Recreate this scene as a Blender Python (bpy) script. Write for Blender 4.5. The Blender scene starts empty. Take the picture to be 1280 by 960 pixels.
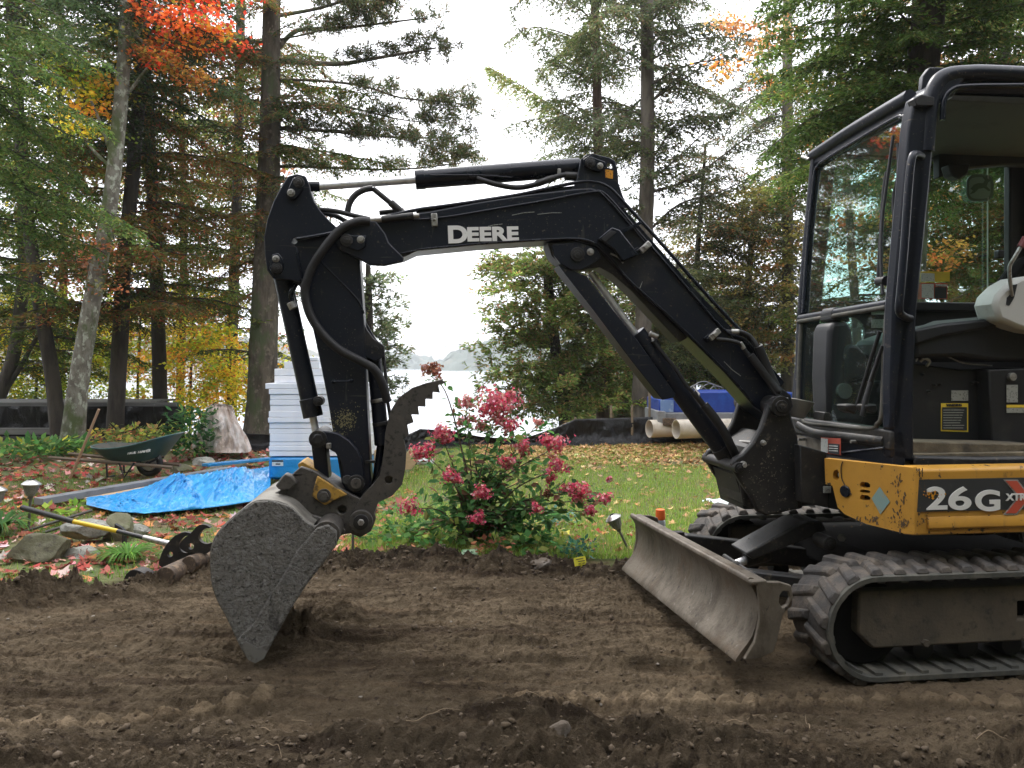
import bpy, bmesh, math, random
import numpy as np
from mathutils import Vector, Matrix, geometry
random.seed(7); rng = np.random.default_rng(7)
SC = bpy.context.scene; COL = SC.collection

# ---------------------------------------------------------------- camera
F, CX, CY, H = 967.0, 640.0, 457.0, 1.25      # focal length (px of a 1280 frame), horizon row, eye height
cd = bpy.data.cameras.new('camera'); cam = bpy.data.objects.new('camera', cd); COL.objects.link(cam)
cam.location = (0, 0, H); cam.rotation_euler = (math.radians(90), 0, 0)
cd.sensor_width = 36; cd.lens = 36 * F / 1280; cd.shift_y = -(480 - CY) / 1280
cd.clip_start = .05; cd.clip_end = 5000
SC.camera = cam
# ---------------------------------------------------------------- world and sun (overcast)
SUN_EL, SUN_AZ = math.radians(52), math.radians(-25)     # azimuth from +Y towards +X
wd = bpy.data.worlds.new('World'); SC.world = wd; wd.use_nodes = True
nt = wd.node_tree; nt.nodes.clear()
wo = nt.nodes.new('ShaderNodeOutputWorld'); bg = nt.nodes.new('ShaderNodeBackground'); sk = nt.nodes.new('ShaderNodeTexSky')
sk.sky_type = 'NISHITA'; sk.sun_disc = False; sk.sun_elevation = SUN_EL; sk.sun_rotation = SUN_AZ; sk.dust_density = 4
bg.inputs['Strength'].default_value = .1
mx = nt.nodes.new('ShaderNodeMixRGB'); mx.inputs['Fac'].default_value = .93; mx.inputs['Color2'].default_value = (10.4, 10.4, 10.9, 1)
nt.links.new(sk.outputs[0], mx.inputs['Color1']); nt.links.new(mx.outputs[0], bg.inputs[0]); nt.links.new(bg.outputs[0], wo.inputs[0])
sl = bpy.data.lights.new('sun', 'SUN'); sl.energy = 1.1; sl.angle = math.radians(18); sl.color = (1, .96, .9)
so = bpy.data.objects.new('sun', sl); COL.objects.link(so)
sd = Vector((math.sin(SUN_AZ) * math.cos(SUN_EL), math.cos(SUN_AZ) * math.cos(SUN_EL), math.sin(SUN_EL)))
so.rotation_euler = sd.to_track_quat('Z', 'Y').to_euler(); so.location = (0, 0, 20)
SC.view_settings.view_transform = 'Standard'; SC.view_settings.look = 'None'; SC.view_settings.exposure = 1.5; SC.view_settings.gamma = 1
cy = SC.cycles
cy.max_bounces = 6; cy.diffuse_bounces = 3; cy.glossy_bounces = 3; cy.transmission_bounces = 6; cy.transparent_max_bounces = 8
cy.volume_bounces = 1; cy.caustics_reflective = False; cy.caustics_refractive = False; cy.sample_clamp_indirect = 4

# ---------------------------------------------------------------- geometry helpers
def W(px, py, Y): return Vector(((px - CX) / F * Y, Y, H - (py - CY) / F * Y))
def WG(px, py, z=0.0):
    Y = (H - z) * F / (py - CY); return Vector(((px - CX) / F * Y, Y, z))
def tag(o, label=None, cat=None, group=None, kind=None):
    if label: o['label'] = label
    if cat: o['category'] = cat
    if group: o['group'] = group
    if kind: o['kind'] = kind
    return o
def empty(name, loc, label, cat, rz=0, group=None):
    o = bpy.data.objects.new(name, None); COL.objects.link(o); o.location = loc; o.rotation_euler = (0, 0, rz)
    o.empty_display_size = .1
    return tag(o, label, cat, group)
class MB:
    def __init__(s): s.v = []; s.f = []
    def add(s, vs, fs):
        n = len(s.v); s.v += [tuple(p) for p in vs]; s.f += [[i + n for i in q] for q in fs]; return s
    def box(s, c, d, rot=None):
        hx, hy, hz = d[0] / 2, d[1] / 2, d[2] / 2
        vs = [Vector((x, y, z)) for x in (-hx, hx) for y in (-hy, hy) for z in (-hz, hz)]
        if rot is not None: vs = [rot @ v for v in vs]
        c = Vector(c)
        return s.add([v + c for v in vs], [[0, 1, 3, 2], [4, 6, 7, 5], [0, 4, 5, 1], [2, 3, 7, 6], [0, 2, 6, 4], [1, 5, 7, 3]])
    def cyl(s, p0, p1, r0, r1=None, n=20, cap=True):
        return s.tube([p0, p1], [r0, r0 if r1 is None else r1], n, cap)
    def tube(s, pts, r, n=8, cap=True):
        pts = [Vector(p) for p in pts]; K = len(pts)
        if not hasattr(r, '__len__'): r = [r] * K
        up = None; vs = []; fs = []
        for i, p in enumerate(pts):
            t = (pts[min(i + 1, K - 1)] - pts[max(i - 1, 0)]).normalized()
            if up is None:
                up = t.cross(Vector((.13, .2, 1)))
                if up.length < .05: up = t.cross(Vector((0, 1, 0)))
            up = (up - t * up.dot(t)).normalized(); b = t.cross(up)
            for k in range(n):
                a = 2 * math.pi * k / n; vs.append(p + (up * math.cos(a) + b * math.sin(a)) * r[i])
        for i in range(K - 1):
            for k in range(n):
                k2 = (k + 1) % n; fs.append([i * n + k, i * n + k2, (i + 1) * n + k2, (i + 1) * n + k])
        if cap: fs.append(list(range(n))[::-1]); fs.append([(K - 1) * n + k for k in range(n)])
        return s.add(vs, fs)
    def prism(s, loop, off, holes=()):
        """loop: 3-D outline; extruded by the vector off; holes are 3-D outlines too"""
        off = Vector(off); loops = [[Vector(p) for p in loop]] + [[Vector(p) for p in h] for h in holes]
        flat = [p for l in loops for p in l]; n = len(flat)
        if holes: tri = [list(t) for t in geometry.tessellate_polygon(loops)]
        else: tri = [list(range(n))]
        fs = [t[:] for t in tri] + [[i + n for i in t][::-1] for t in tri]
        b = 0
        for l in loops:
            m = len(l)
            for i in range(m): j = (i + 1) % m; fs.append([b + i, b + i + n, b + j + n, b + j])
            b += m
        return s.add(flat + [p + off for p in flat], fs)
    def build(s, name, mat, parent=None, bevel=0, smooth=True, angle=35, seg=2):
        me = bpy.data.meshes.new(name); me.from_pydata(s.v, [], s.f); 
        bm = bmesh.new(); bm.from_mesh(me); bmesh.ops.recalc_face_normals(bm, faces=bm.faces); bm.to_mesh(me); bm.free()
        if smooth:
            me.polygons.foreach_set('use_smooth', [True] * len(me.polygons)); me.set_sharp_from_angle(angle=math.radians(angle))
        if mat: me.materials.append(mat)
        o = bpy.data.objects.new(name, me); COL.objects.link(o)
        if parent: o.parent = parent
        if bevel:
            m = o.modifiers.new('bevel', 'BEVEL'); m.width = bevel; m.segments = seg; m.limit_method = 'ANGLE'; m.angle_limit = math.radians(40)
        return o
def np_mesh(name, V, k, mat, cols=None, parent=None, smooth=False, faces=None):
    """V: (n*k,3) vertices, every k of them a face (or faces given as (m,k))"""
    me = bpy.data.meshes.new(name); nv = len(V); me.vertices.add(nv)
    me.vertices.foreach_set('co', np.ascontiguousarray(V, dtype=np.float32).ravel())
    idx = np.arange(nv, dtype=np.int32).reshape(-1, k) if faces is None else faces.astype(np.int32)
    nf = len(idx); me.loops.add(nf * k); me.loops.foreach_set('vertex_index', idx.ravel())
    me.polygons.add(nf); me.polygons.foreach_set('loop_start', np.arange(0, nf * k, k, dtype=np.int32))
    if smooth: me.polygons.foreach_set('use_smooth', np.ones(nf, dtype=bool))
    if cols is not None:
        at = me.color_attributes.new('tint', 'FLOAT_COLOR', 'POINT')
        c = np.ones((nv, 4), dtype=np.float32); c[:, :3] = cols; at.data.foreach_set('color', c.ravel())
    me.update(calc_edges=True); me.validate()
    if mat: me.materials.append(mat)
    o = bpy.data.objects.new(name, me); COL.objects.link(o)
    if parent: o.parent = parent
    return o
def spline(pts, n=6, closed=False):
    """Catmull-Rom through the points"""
    pts = [Vector(p) for p in pts]; K = len(pts); out = []
    rngk = range(K) if closed else range(K - 1)
    for i in rngk:
        if closed: a, b, c, d = pts[(i - 1) % K], pts[i], pts[(i + 1) % K], pts[(i + 2) % K]
        else: a, b, c, d = pts[max(i - 1, 0)], pts[i], pts[i + 1], pts[min(i + 2, K - 1)]
        for j in range(n):
            t = j / n
            out.append(.5 * ((2 * b) + (c - a) * t + (2 * a - 5 * b + 4 * c - d) * t * t + (3 * b - a - 3 * c + d) * t ** 3))
    if not closed: out.append(pts[-1])
    return out
def fbm2(nx, ny, sx, sy, beta=1.6, seed=0, lo=0):
    """periodic fractal noise grid by spectrum; sx, sy stretch"""
    r = np.random.default_rng(seed); fx = np.fft.fftfreq(nx)[:, None] * nx * sx; fy = np.fft.fftfreq(ny)[None, :] * ny * sy
    k = np.sqrt(fx ** 2 + fy ** 2); k[0, 0] = 1; amp = k ** (-beta); amp[k < lo] *= .15; amp[0, 0] = 0
    g = np.fft.ifft2(np.fft.fft2(r.standard_normal((nx, ny))) * amp).real
    return g / g.std()

# ---------------------------------------------------------------- materials
def M(name): 
    m = bpy.data.materials.new(name); m.use_nodes = True; m.node_tree.nodes.clear(); return m, m.node_tree
def ramp(nt, src, lo, hi):
    r = nt.nodes.new('ShaderNodeMapRange'); r.inputs['From Min'].default_value = lo; r.inputs['From Max'].default_value = hi
    r.interpolation_type = 'SMOOTHSTEP'; nt.links.new(src, r.inputs['Value']); return r.outputs['Result']
def pm(name, col, rough=.5, metal=0, layers=(), bump=(), coat=0, spec=.5, rvar=0, stretch=(1, 1, 1), sheen=0, transl=0):
    """Principled with layers of (colour, scale, lo, hi, detail[, stretch]) masked by noise and bumps of (scale, strength, distance)"""
    m, nt = M(name); N = nt.nodes; L = nt.links
    out = N.new('ShaderNodeOutputMaterial'); p = N.new('ShaderNodeBsdfPrincipled')
    tc = N.new('ShaderNodeTexCoord'); mp = N.new('ShaderNodeMapping'); mp.inputs['Scale'].default_value = stretch
    L.new(tc.outputs['Object'], mp.inputs[0])
    c = N.new('ShaderNodeRGB'); c.outputs[0].default_value = (*col, 1); cur = c.outputs[0]
    rr = None
    for i, l in enumerate(layers):
        n = N.new('ShaderNodeTexNoise'); n.inputs['Scale'].default_value = l[1]; n.inputs['Detail'].default_value = l[4]; n.inputs['Roughness'].default_value = .65
        v = mp
        if len(l) > 5: v = N.new('ShaderNodeMapping'); v.inputs['Scale'].default_value = l[5]; v.inputs['Location'].default_value = (i * 3.1, i * 1.7, i); L.new(tc.outputs['Object'], v.inputs[0])
        L.new(v.outputs[0], n.inputs['Vector']); f = ramp(nt, n.outputs['Fac'], l[2], l[3])
        mixn = N.new('ShaderNodeMixRGB'); L.new(f, mixn.inputs['Fac']); L.new(cur, mixn.inputs['Color1']); mixn.inputs['Color2'].default_value = (*l[0], 1); cur = mixn.outputs[0]
        rr = f
    L.new(cur, p.inputs['Base Color'])
    p.inputs['Roughness'].default_value = rough; p.inputs['Metallic'].default_value = metal
    p.inputs['Specular IOR Level'].default_value = spec; p.inputs['Coat Weight'].default_value = coat
    if rvar and rr is not None:
        ma = N.new('ShaderNodeMath'); ma.operation = 'MULTIPLY_ADD'; L.new(rr, ma.inputs[0]); ma.inputs[1].default_value = rvar; ma.inputs[2].default_value = rough; ma.use_clamp = True
        L.new(ma.outputs[0], p.inputs['Roughness'])
    prev = None
    for b in bump:
        n = N.new('ShaderNodeTexNoise'); n.inputs['Scale'].default_value = b[0]; n.inputs['Detail'].default_value = 5; n.inputs['Roughness'].default_value = .6
        v = mp
        if len(b) > 3: v = N.new('ShaderNodeMapping'); v.inputs['Scale'].default_value = b[3]; L.new(tc.outputs['Object'], v.inputs[0])
        L.new(v.outputs[0], n.inputs['Vector'])
        bn = N.new('ShaderNodeBump'); bn.inputs['Strength'].default_value = b[1]; bn.inputs['Distance'].default_value = b[2]
        L.new(n.outputs['Fac'], bn.inputs['Height'])
        if prev: L.new(prev, bn.inputs['Normal'])
        prev = bn.outputs[0]
    if prev: L.new(prev, p.inputs['Normal'])
    sh = p.outputs[0]
    if transl:
        t = N.new('ShaderNodeBsdfTranslucent'); L.new(cur, t.inputs['Color']); ms = N.new('ShaderNodeMixShader'); ms.inputs[0].default_value = transl
        L.new(p.outputs[0], ms.inputs[1]); L.new(t.outputs[0], ms.inputs[2]); sh = ms.outputs[0]
    L.new(sh, out.inputs[0]); return m
def leaf_mat(name, transl=.4, rough=.6, gain=1.0):
    m, nt = M(name); N = nt.nodes; L = nt.links
    out = N.new('ShaderNodeOutputMaterial'); p = N.new('ShaderNodeBsdfPrincipled'); t = N.new('ShaderNodeBsdfTranslucent'); ms = N.new('ShaderNodeMixShader')
    a = N.new('ShaderNodeAttribute'); a.attribute_name = 'tint'; ms.inputs[0].default_value = transl
    g = N.new('ShaderNodeMixRGB'); g.blend_type = 'MULTIPLY'; g.inputs[0].default_value = 1; g.inputs[2].default_value = (gain, gain, gain, 1)
    L.new(a.outputs['Color'], g.inputs[1]); p.inputs['Roughness'].default_value = rough; p.inputs['Specular IOR Level'].default_value = .12
    L.new(g.outputs[0], p.inputs['Base Color']); L.new(g.outputs[0], t.inputs['Color'])
    L.new(p.outputs[0], ms.inputs[1]); L.new(t.outputs[0], ms.inputs[2]); L.new(ms.outputs[0], out.inputs[0]); return m
LEAF = leaf_mat('foliage', .55, gain=1.55); LITTER = leaf_mat('dry_leaves', .15, .7); GRASS = leaf_mat('grass_blades', .35, .55); PETAL = leaf_mat('petals', .35, .6)
DUST = (.13, .105, .078); MUD = (.085, .062, .045)
black = pm('black_paint', (.008, .011, .020), .34, 0, [((.03, .029, .028), 3, .52, .9, 6), ((.05, .047, .044), 9, .66, .71, 3, (.35, 1, 6)), ((.04, .04, .04), 7, .67, .71, 3, (5, 1, .5)), (DUST, 60, .60, .72, 6), ((.075, .064, .05), 2.6, .55, .85, 10)], [(160, .12, .002)], rvar=.3, spec=.38)
black_clean = pm('black_gloss_paint', (.007, .010, .018), .27, 0, [((.03, .03, .034), 6, .55, .9, 5)], [(90, .05, .002)], rvar=.25, spec=.4)
black_dusty = pm('dusty_black_steel', (.010, .010, .011), .5, 0, [((.04, .037, .032), 4, .4, .8, 6), (DUST, 30, .55, .8, 5)], [(120, .3, .003)], rvar=.3)
rubber = pm('hose_rubber', (.012, .012, .013), .6, 0, [((.05, .048, .045), 25, .55, .85, 4)], [(300, .2, .001)])
track_rub = pm('muddy_track_rubber', (.05, .046, .043), .75, 0, [((.135, .11, .085), 9, .38, .7, 8), ((.03, .027, .025), 40, .55, .75, 6)], [(60, .6, .006), (250, .3, .002)])
belt_side = pm('dusty_belt_edge', (.06, .06, .052), .8, 0, [((.13, .12, .095), 12, .4, .75, 6)], [(120, .4, .003)])
frame_mud = pm('mud_caked_steel', (.07, .058, .042), .85, 0, [((.11, .088, .06), 5, .35, .7, 8), ((.035, .03, .025), 30, .5, .75, 6)], [(80, .5, .004)])
chrome = pm('chrome_rod', (.85, .85, .87), .38, .55, [((.4, .39, .38), 20, .5, .9, 3)], [])
zinc = pm('zinc_fitting', (.42, .41, .39), .42, .8, [((.2, .19, .17), 60, .5, .7, 3)], [(200, .2, .001)])
worn = pm('worn_tool_steel', (.085, .078, .07), .5, .35, [((.12, .105, .09), 14, .45, .75, 8), ((.025, .024, .024), 50, .5, .7, 6)], [(90, .5, .004), (300, .3, .001)])
cement = pm('caked_bucket_steel', (.195, .185, .165), .9, 0, [((.27, .265, .25), 42, .47, .65, 10), ((.055, .052, .048), 75, .53, .66, 6), ((.19, .185, .175), 5, .5, .8, 6), ((.06, .056, .05), 9, .58, .7, 8, (1, 1, .4))], [(22, 1.0, .03), (70, 1.0, .02), (220, .9, .006)])
cement_l = pm('caked_cutter_steel', (.15, .145, .135), .85, 0, [((.2, .195, .185), 45, .5, .7, 10), ((.05, .048, .045), 100, .55, .66, 6)], [(60, .9, .01), (220, .7, .004)])
shell_mat = pm('scoured_shell', (.2, .19, .165), .6, .2, [((.09, .08, .07), 8, .45, .7, 8)], [(80, .4, .003)])
blade_mat = pm('scoured_blade_steel', (.15, .128, .10), .55, .3, [((.07, .056, .04), 8, .42, .64, 10, (1, 1, .6)), ((.11, .08, .052), 3.5, .5, .66, 8), ((.27, .25, .22), 30, .62, .74, 9, (1, 1, .4)), ((.03, .026, .022), 40, .62, .68, 6, (1, 1, .3))], [(60, .5, .004)])
yellow = pm('yellow_paint', (.55, .28, .04), .42, 0, [((.42, .21, .035), 4, .42, .8, 6), ((.22, .13, .05), 6, .55, .8, 8, (3, 3, .35)), ((.16, .09, .035), 7, .58, .68, 10), ((.035, .03, .026), 26, .61, .66, 8)], [(60, .08, .002)], rvar=.3)
yellow_dull = pm('scuffed_yellow_bracket', (.42, .24, .04), .55, 0, [((.07, .05, .03), 18, .48, .62, 9)], [(90, .3, .002)])
decal_black = pm('decal_charcoal', (.035, .038, .04), .45, 0, [((.08, .08, .08), 25, .6, .8, 5)])
silver_txt = pm('silver_lettering', (.8, .8, .78), .5, 0, [((.1, .1, .1), 30, .62, .7, 6)])
white_txt = pm('white_lettering', (.78, .78, .74), .45, 0, [((.12, .11, .1), 40, .66, .7, 5)])
red_decal = pm('red_decal', (.55, .09, .05), .45)
orange_decal = pm('orange_decal', (.7, .3, .02), .5, 0, [((.1, .05, .02), 140, .55, .6, 2)])
warn_yel = pm('warning_yellow', (.85, .62, .06), .5)
label_grey = pm('label_grey', (.33, .34, .31), .5, 0, [((.15, .15, .14), 120, .55, .65, 2)])
label_white = pm('label_white', (.75, .77, .72), .5, 0, [((.4, .4, .4), 160, .6, .65, 2)])
tealish = pm('faded_teal_sticker', (.22, .33, .31), .5, 0, [((.32, .3, .2), 30, .5, .7, 5)])
cab_dark = pm('cab_black_plastic', (.012, .013, .015), .55, 0, [((.035, .034, .032), 8, .5, .8, 5)], [(200, .15, .001)])
cab_grey = pm('cab_lining', (.09, .095, .09), .8, 0, [((.05, .055, .05), 6, .5, .8, 5)])
seat_mat = pm('seat_vinyl', (.009, .011, .014), .55, 0, [((.02, .02, .02), 12, .5, .8, 5)], [(150, .2, .002)])
shade_black = pm('shade_black_steel', (.006, .006, .006), .8, spec=.15)  # near-black colour takes the place of deep shade under the machine
floor_mat = pm('muddy_cab_floor', (.11, .09, .06), .85, 0, [((.22, .18, .12), 7, .4, .7, 8), ((.03, .028, .025), 4, .55, .7, 5)], [(60, .6, .006)])
console_w = pm('pale_console_plastic', (.52, .52, .49), .5, 0, [((.3, .29, .26), 9, .55, .8, 5)])
red_grip = pm('dull_red_grip', (.14, .03, .03), .6)
def glass_mat(refl=.13, gain=.88, name='green_tinted_glass'):
    m, nt = M(name); N = nt.nodes; L = nt.links
    out = N.new('ShaderNodeOutputMaterial'); t = N.new('ShaderNodeBsdfTransparent'); t.inputs[0].default_value = (.70, .90, .85, 1)
    g = N.new('ShaderNodeBsdfGlossy'); g.inputs['Roughness'].default_value = .02; g.inputs[0].default_value = (.9, 1, .98, 1)
    lw = N.new('ShaderNodeLayerWeight'); lw.inputs['Blend'].default_value = .5; pw = N.new('ShaderNodeMath'); pw.operation = 'POWER'; pw.inputs[1].default_value = 1.9; L.new(lw.outputs['Facing'], pw.inputs[0])
    fr = N.new('ShaderNodeMath'); fr.operation = 'MULTIPLY_ADD'; fr.inputs[1].default_value = gain; fr.inputs[2].default_value = refl; L.new(pw.outputs[0], fr.inputs[0])
    d = N.new('ShaderNodeBsdfDiffuse'); d.inputs[0].default_value = (.3, .34, .33, 1)
    nz = N.new('ShaderNodeTexNoise'); nz.inputs['Scale'].default_value = 120; nz.inputs['Detail'].default_value = 4; f = ramp(nt, nz.outputs['Fac'], .6, .8)
    k = N.new('ShaderNodeMath'); k.operation = 'MULTIPLY_ADD'; k.inputs[1].default_value = .35; k.inputs[2].default_value = .02; L.new(f, k.inputs[0])
    m1 = N.new('ShaderNodeMixShader'); m2 = N.new('ShaderNodeMixShader')
    L.new(fr.outputs[0], m1.inputs[0]); L.new(t.outputs[0], m1.inputs[1]); L.new(g.outputs[0], m1.inputs[2])
    L.new(k.outputs[0], m2.inputs[0]); L.new(m1.outputs[0], m2.inputs[1]); L.new(d.outputs[0], m2.inputs[2]); L.new(m2.outputs[0], out.inputs[0]); return m
glass = glass_mat(); glass_low = glass_mat(.02, .12, 'clear_lower_glass')
# ================================================================ GROUND, WATER, FAR SHORE
LAKE_Z = -1.5
BX = np.array([-9, -5, -2.69, -2.2, -1.86, -1.23, -.72, -.2, .3, .68, 1.5, 4, 9]); BY = np.array([3.7, 3.85, 4.06, 4.35, 4.72, 4.9, 4.98, 4.86, 4.8, 4.72, 4.95, 5.3, 5.6])
def edge_y(x): return np.interp(x, BX, BY)
def sstep(a, b, x): t = np.clip((x - a) / (b - a), 0, 1); return t * t * (3 - 2 * t)
_g = [fbm2(512, 512, 1, 1, [1.5, 1.7, 1.5, 1.35][s], s) for s in range(4)]
def noise2(x, y, period, s=0):
    g = _g[s]; u = (x / period * 512) % 512; v = (y / period * 512) % 512; i = u.astype(int); j = v.astype(int); fu = u - i; fv = v - j; i2 = (i + 1) % 512; j2 = (j + 1) % 512
    return g[i, j] * (1 - fu) * (1 - fv) + g[i2, j] * fu * (1 - fv) + g[i, j2] * (1 - fu) * fv + g[i2, j2] * fu * fv
def lawn_z(x, y):
    x = np.asarray(x, float); y = np.asarray(y, float)
    z = .03 + .03 * noise2(x, y, 30, 1) * sstep(5.2, 7, y)
    z = z + .14 * sstep(-2.6, -4.2, x) * sstep(5.6, 8, y) * 0 - (sstep(13.4, 17.5, y) * 1.9)
    z = z + .10 * np.exp(-((x + 1.9) ** 2 + (y - 8.6) ** 2 * 1.0) / .6) * 0
    return z
lmat = pm('lawn_soil_and_thatch', (.12, .15, .04), .9, 0, [((.16, .12, .06), 1.2, .42, .65, 6), ((.07, .12, .03), 3.5, .45, .7, 6), ((.10, .06, .035), 9, .55, .72, 8)], [(40, .8, .03), (150, .5, .01)])
xs = np.concatenate([np.linspace(-70, -9, 40)[:-1], np.linspace(-9, 9, 180), np.linspace(9, 70, 40)[1:]]); ys = np.concatenate([np.linspace(-12, 3.5, 20)[:-1], np.linspace(3.5, 18, 160), np.linspace(18, 24, 8)[1:]])
X, Y = np.meshgrid(xs, ys, indexing='ij'); Z = lawn_z(X, Y)
ddy = Y - edge_y(X); Z = np.where(ddy < .06, -.25 - .15, Z)     # the excavated bed takes over here
Z = np.where((ddy >= .06) & (ddy < .25), Z - .02, Z)
def grid_faces(nx, ny):
    i = np.arange(nx - 1)[:, None] * ny + np.arange(ny - 1)[None, :]; return np.stack([i, i + ny, i + ny + 1, i + 1], -1).reshape(-1, 4)
g = np_mesh('lawn_ground', np.stack([X, Y, Z], -1).reshape(-1, 3), 4, lmat, smooth=True, faces=grid_faces(len(xs), len(ys))); g['kind'] = 'structure'

def tread_marks(x, y):
    """prints of a track: rows of small ridges"""
    z = np.zeros_like(x)
    def row(x0, y0, x1, y1, amp, n0=.095, w=.05):
        dx, dy = x1 - x0, y1 - y0; L_ = math.hypot(dx, dy); ux, uy = dx / L_, dy / L_
        s = (x - x0) * ux + (y - y0) * uy; t = -(x - x0) * uy + (y - y0) * ux
        m = sstep(0, .15, s) * sstep(L_, L_ - .15, s)
        ph = np.abs(((s / n0) % 1) - .5) * 2
        tri = np.clip(1 - (np.abs(t) / w) - ph * .9, 0, 1)
        gro = np.exp(-((t + w * 1.6) / (w * .9)) ** 2) * .6
        return m * amp * (np.minimum(tri * 2.2, .55) - gro * .6)
    z += row(-.1, 2.90, 2.6, 2.86, .036, .095, .045); z += row(-2.15, 2.55, -.85, 2.95, .045, .11, .055)
    return z
def dirt_z(x, y):
    d = edge_y(x) + .10 * noise2(x, y, 3, 2) * .6 - y
    z = np.zeros_like(x)
    strk = noise2(x * .10, y, 1.3, 0); z += (.016 * strk + .007 * noise2(x * .05, y, .62, 3)) * sstep(.1, .6, d)                 # long scrape streaks
    z += .005 * noise2(x * .3, y, 1.1, 2) + .0025 * noise2(x * .5, y, 1.7, 3) + .0045 * noise2(x, y, .9, 0) + .0035 * noise2(x, y, .5, 3)
    z += np.exp(-((d - .17) / .14) ** 2) * (.075 + .036 * noise2(x, y, 1.4, 3)) * (1 + .3 * sstep(-1.7, -2.5, x))                # berm along the lawn
    clump = np.clip(noise2(x, y, .8, 0), 0, 3)
    z += np.exp(-((d - .15) / .2) ** 2) * .02 * clump
    z -= sstep(.06, -.22, d) * .22
    heap = sstep(2.78, 2.5, y + .10 * noise2(x, y, 3.5, 1)) * sstep(-1.0, .2, x) + .8 * sstep(2.62, 2.35, y + .08 * noise2(x, y, 3, 2)) * sstep(-.4, -1.0, x)
    z += heap * (.06 + .040 * noise2(x, y, 1.6, 2) + .013 * noise2(x, y, .55, 3) + .007 * noise2(x, y, .22, 1))
    lump = np.exp(-((x + .98) / .28) ** 2 - ((y - 3.5) / .10) ** 2); z += lump * (.05 + .03 * clump)
    z += np.exp(-((x + .85) / .22) ** 2 - ((y - 3.85) / .12) ** 2) * (.035 + .03 * clump)
    hole = np.exp(-((x + 1.12) / .13) ** 2 - ((y - 3.26) / .12) ** 2); z -= hole * .035
    z -= np.exp(-((x + 2.75) / .35) ** 2 - ((y - 3.45) / .12) ** 2) * .10
    z += tread_marks(x, y)
    flat = ((x > .95) & (y > 3.0) & (y < 4.7)); z = np.where(flat, z * .4 - .004, z)
    return z
dmat, nt = M('bare_soil'); N = nt.nodes; L = nt.links
out = N.new('ShaderNodeOutputMaterial'); p = N.new('ShaderNodeBsdfPrincipled'); tc = N.new('ShaderNodeTexCoord'); L.new(p.outputs[0], out.inputs[0])
def nz(scale, det=8, st=(1, 1, 1), rg=.65):
    v = N.new('ShaderNodeMapping'); v.inputs['Scale'].default_value = st; L.new(tc.outputs['Object'], v.inputs[0])
    n = N.new('ShaderNodeTexNoise'); n.inputs['Scale'].default_value = scale; n.inputs['Detail'].default_value = det; n.inputs['Roughness'].default_value = rg; L.new(v.outputs[0], n.inputs[0]); return n.outputs['Fac']
def mixc(fac, a, b):
    m_ = N.new('ShaderNodeMixRGB'); L.new(fac, m_.inputs[0])
    for s, k in ((a, 1), (b, 2)):
        if isinstance(s, tuple): m_.inputs[k].default_value = (*s, 1)
        else: L.new(s, m_.inputs[k])
    return m_.outputs[0]
c = mixc(ramp(nt, nz(2.2, 8), .38, .66), (.152, .115, .074), (.080, .059, .036))
c = mixc(ramp(nt, nz(7, 9, (.25, 1, 1)), .52, .72), c, (.15, .11, .07))
c = mixc(ramp(nt, nz(9, 6, (.10, 1, 1)), .50, .66), c, (.066, .046, .029)); c = mixc(ramp(nt, nz(14, 7, (.07, 1, 1)), .53, .68), c, (.155, .112, .07)); c = mixc(ramp(nt, nz(45, 6), .62, .75), c, (.17, .13, .09)); c = mixc(ramp(nt, nz(28, 7), .56, .7), c, (.038, .026, .019))
gm = N.new('ShaderNodeNewGeometry'); 
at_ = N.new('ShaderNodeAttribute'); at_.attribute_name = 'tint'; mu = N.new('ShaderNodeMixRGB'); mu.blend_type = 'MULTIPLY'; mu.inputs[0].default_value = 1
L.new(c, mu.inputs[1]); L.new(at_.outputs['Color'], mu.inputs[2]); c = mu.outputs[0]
L.new(c, p.inputs['Base Color']); p.inputs['Roughness'].default_value = .95; p.inputs['Specular IOR Level'].default_value = .15
prev = None
for sc_, st_, ds_ in ((26, 1.0, .035), (80, 1.0, .016), (260, 1.0, .006)):
    b = N.new('ShaderNodeBump'); b.inputs['Strength'].default_value = st_; b.inputs['Distance'].default_value = ds_; L.new(nz(sc_, 6), b.inputs['Height'])
    if prev: L.new(prev, b.inputs['Normal'])
    prev = b.outputs[0]
L.new(prev, p.inputs['Normal'])
xs = np.arange(-4.3, 4.6, .0105); ys = np.arange(1.9, 5.5, .0105); X, Y = np.meshgrid(xs, ys, indexing='ij')
V = np.stack([X, Y, dirt_z(X, Y)], -1).reshape(-1, 3)
V[:, 0] += rng.normal(0, .0015, len(V)); V[:, 1] += rng.normal(0, .0015, len(V)); V[:, 2] += rng.normal(0, .0012, len(V)) + .0016 * np.abs(rng.normal(0, 1, len(V))) ** 2.2
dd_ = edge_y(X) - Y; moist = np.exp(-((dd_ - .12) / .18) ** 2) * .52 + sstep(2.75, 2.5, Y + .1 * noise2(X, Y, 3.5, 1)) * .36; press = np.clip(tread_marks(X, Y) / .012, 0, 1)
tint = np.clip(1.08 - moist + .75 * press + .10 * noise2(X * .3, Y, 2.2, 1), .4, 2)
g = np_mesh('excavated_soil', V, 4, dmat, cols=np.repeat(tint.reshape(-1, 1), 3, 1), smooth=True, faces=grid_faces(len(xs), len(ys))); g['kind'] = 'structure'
# coarse soil further out, round and behind the camera
xs = np.linspace(-30, 30, 80); ys = np.linspace(-12, 2.2, 30); X, Y = np.meshgrid(xs, ys, indexing='ij'); g = np_mesh('outer_soil', np.stack([X, Y, X * 0 - .03 + 0 * Y], -1).reshape(-1, 3), 4, dmat, cols=np.ones((X.size, 3)), smooth=True, faces=grid_faces(len(xs), len(ys))); g['kind'] = 'structure'

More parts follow.
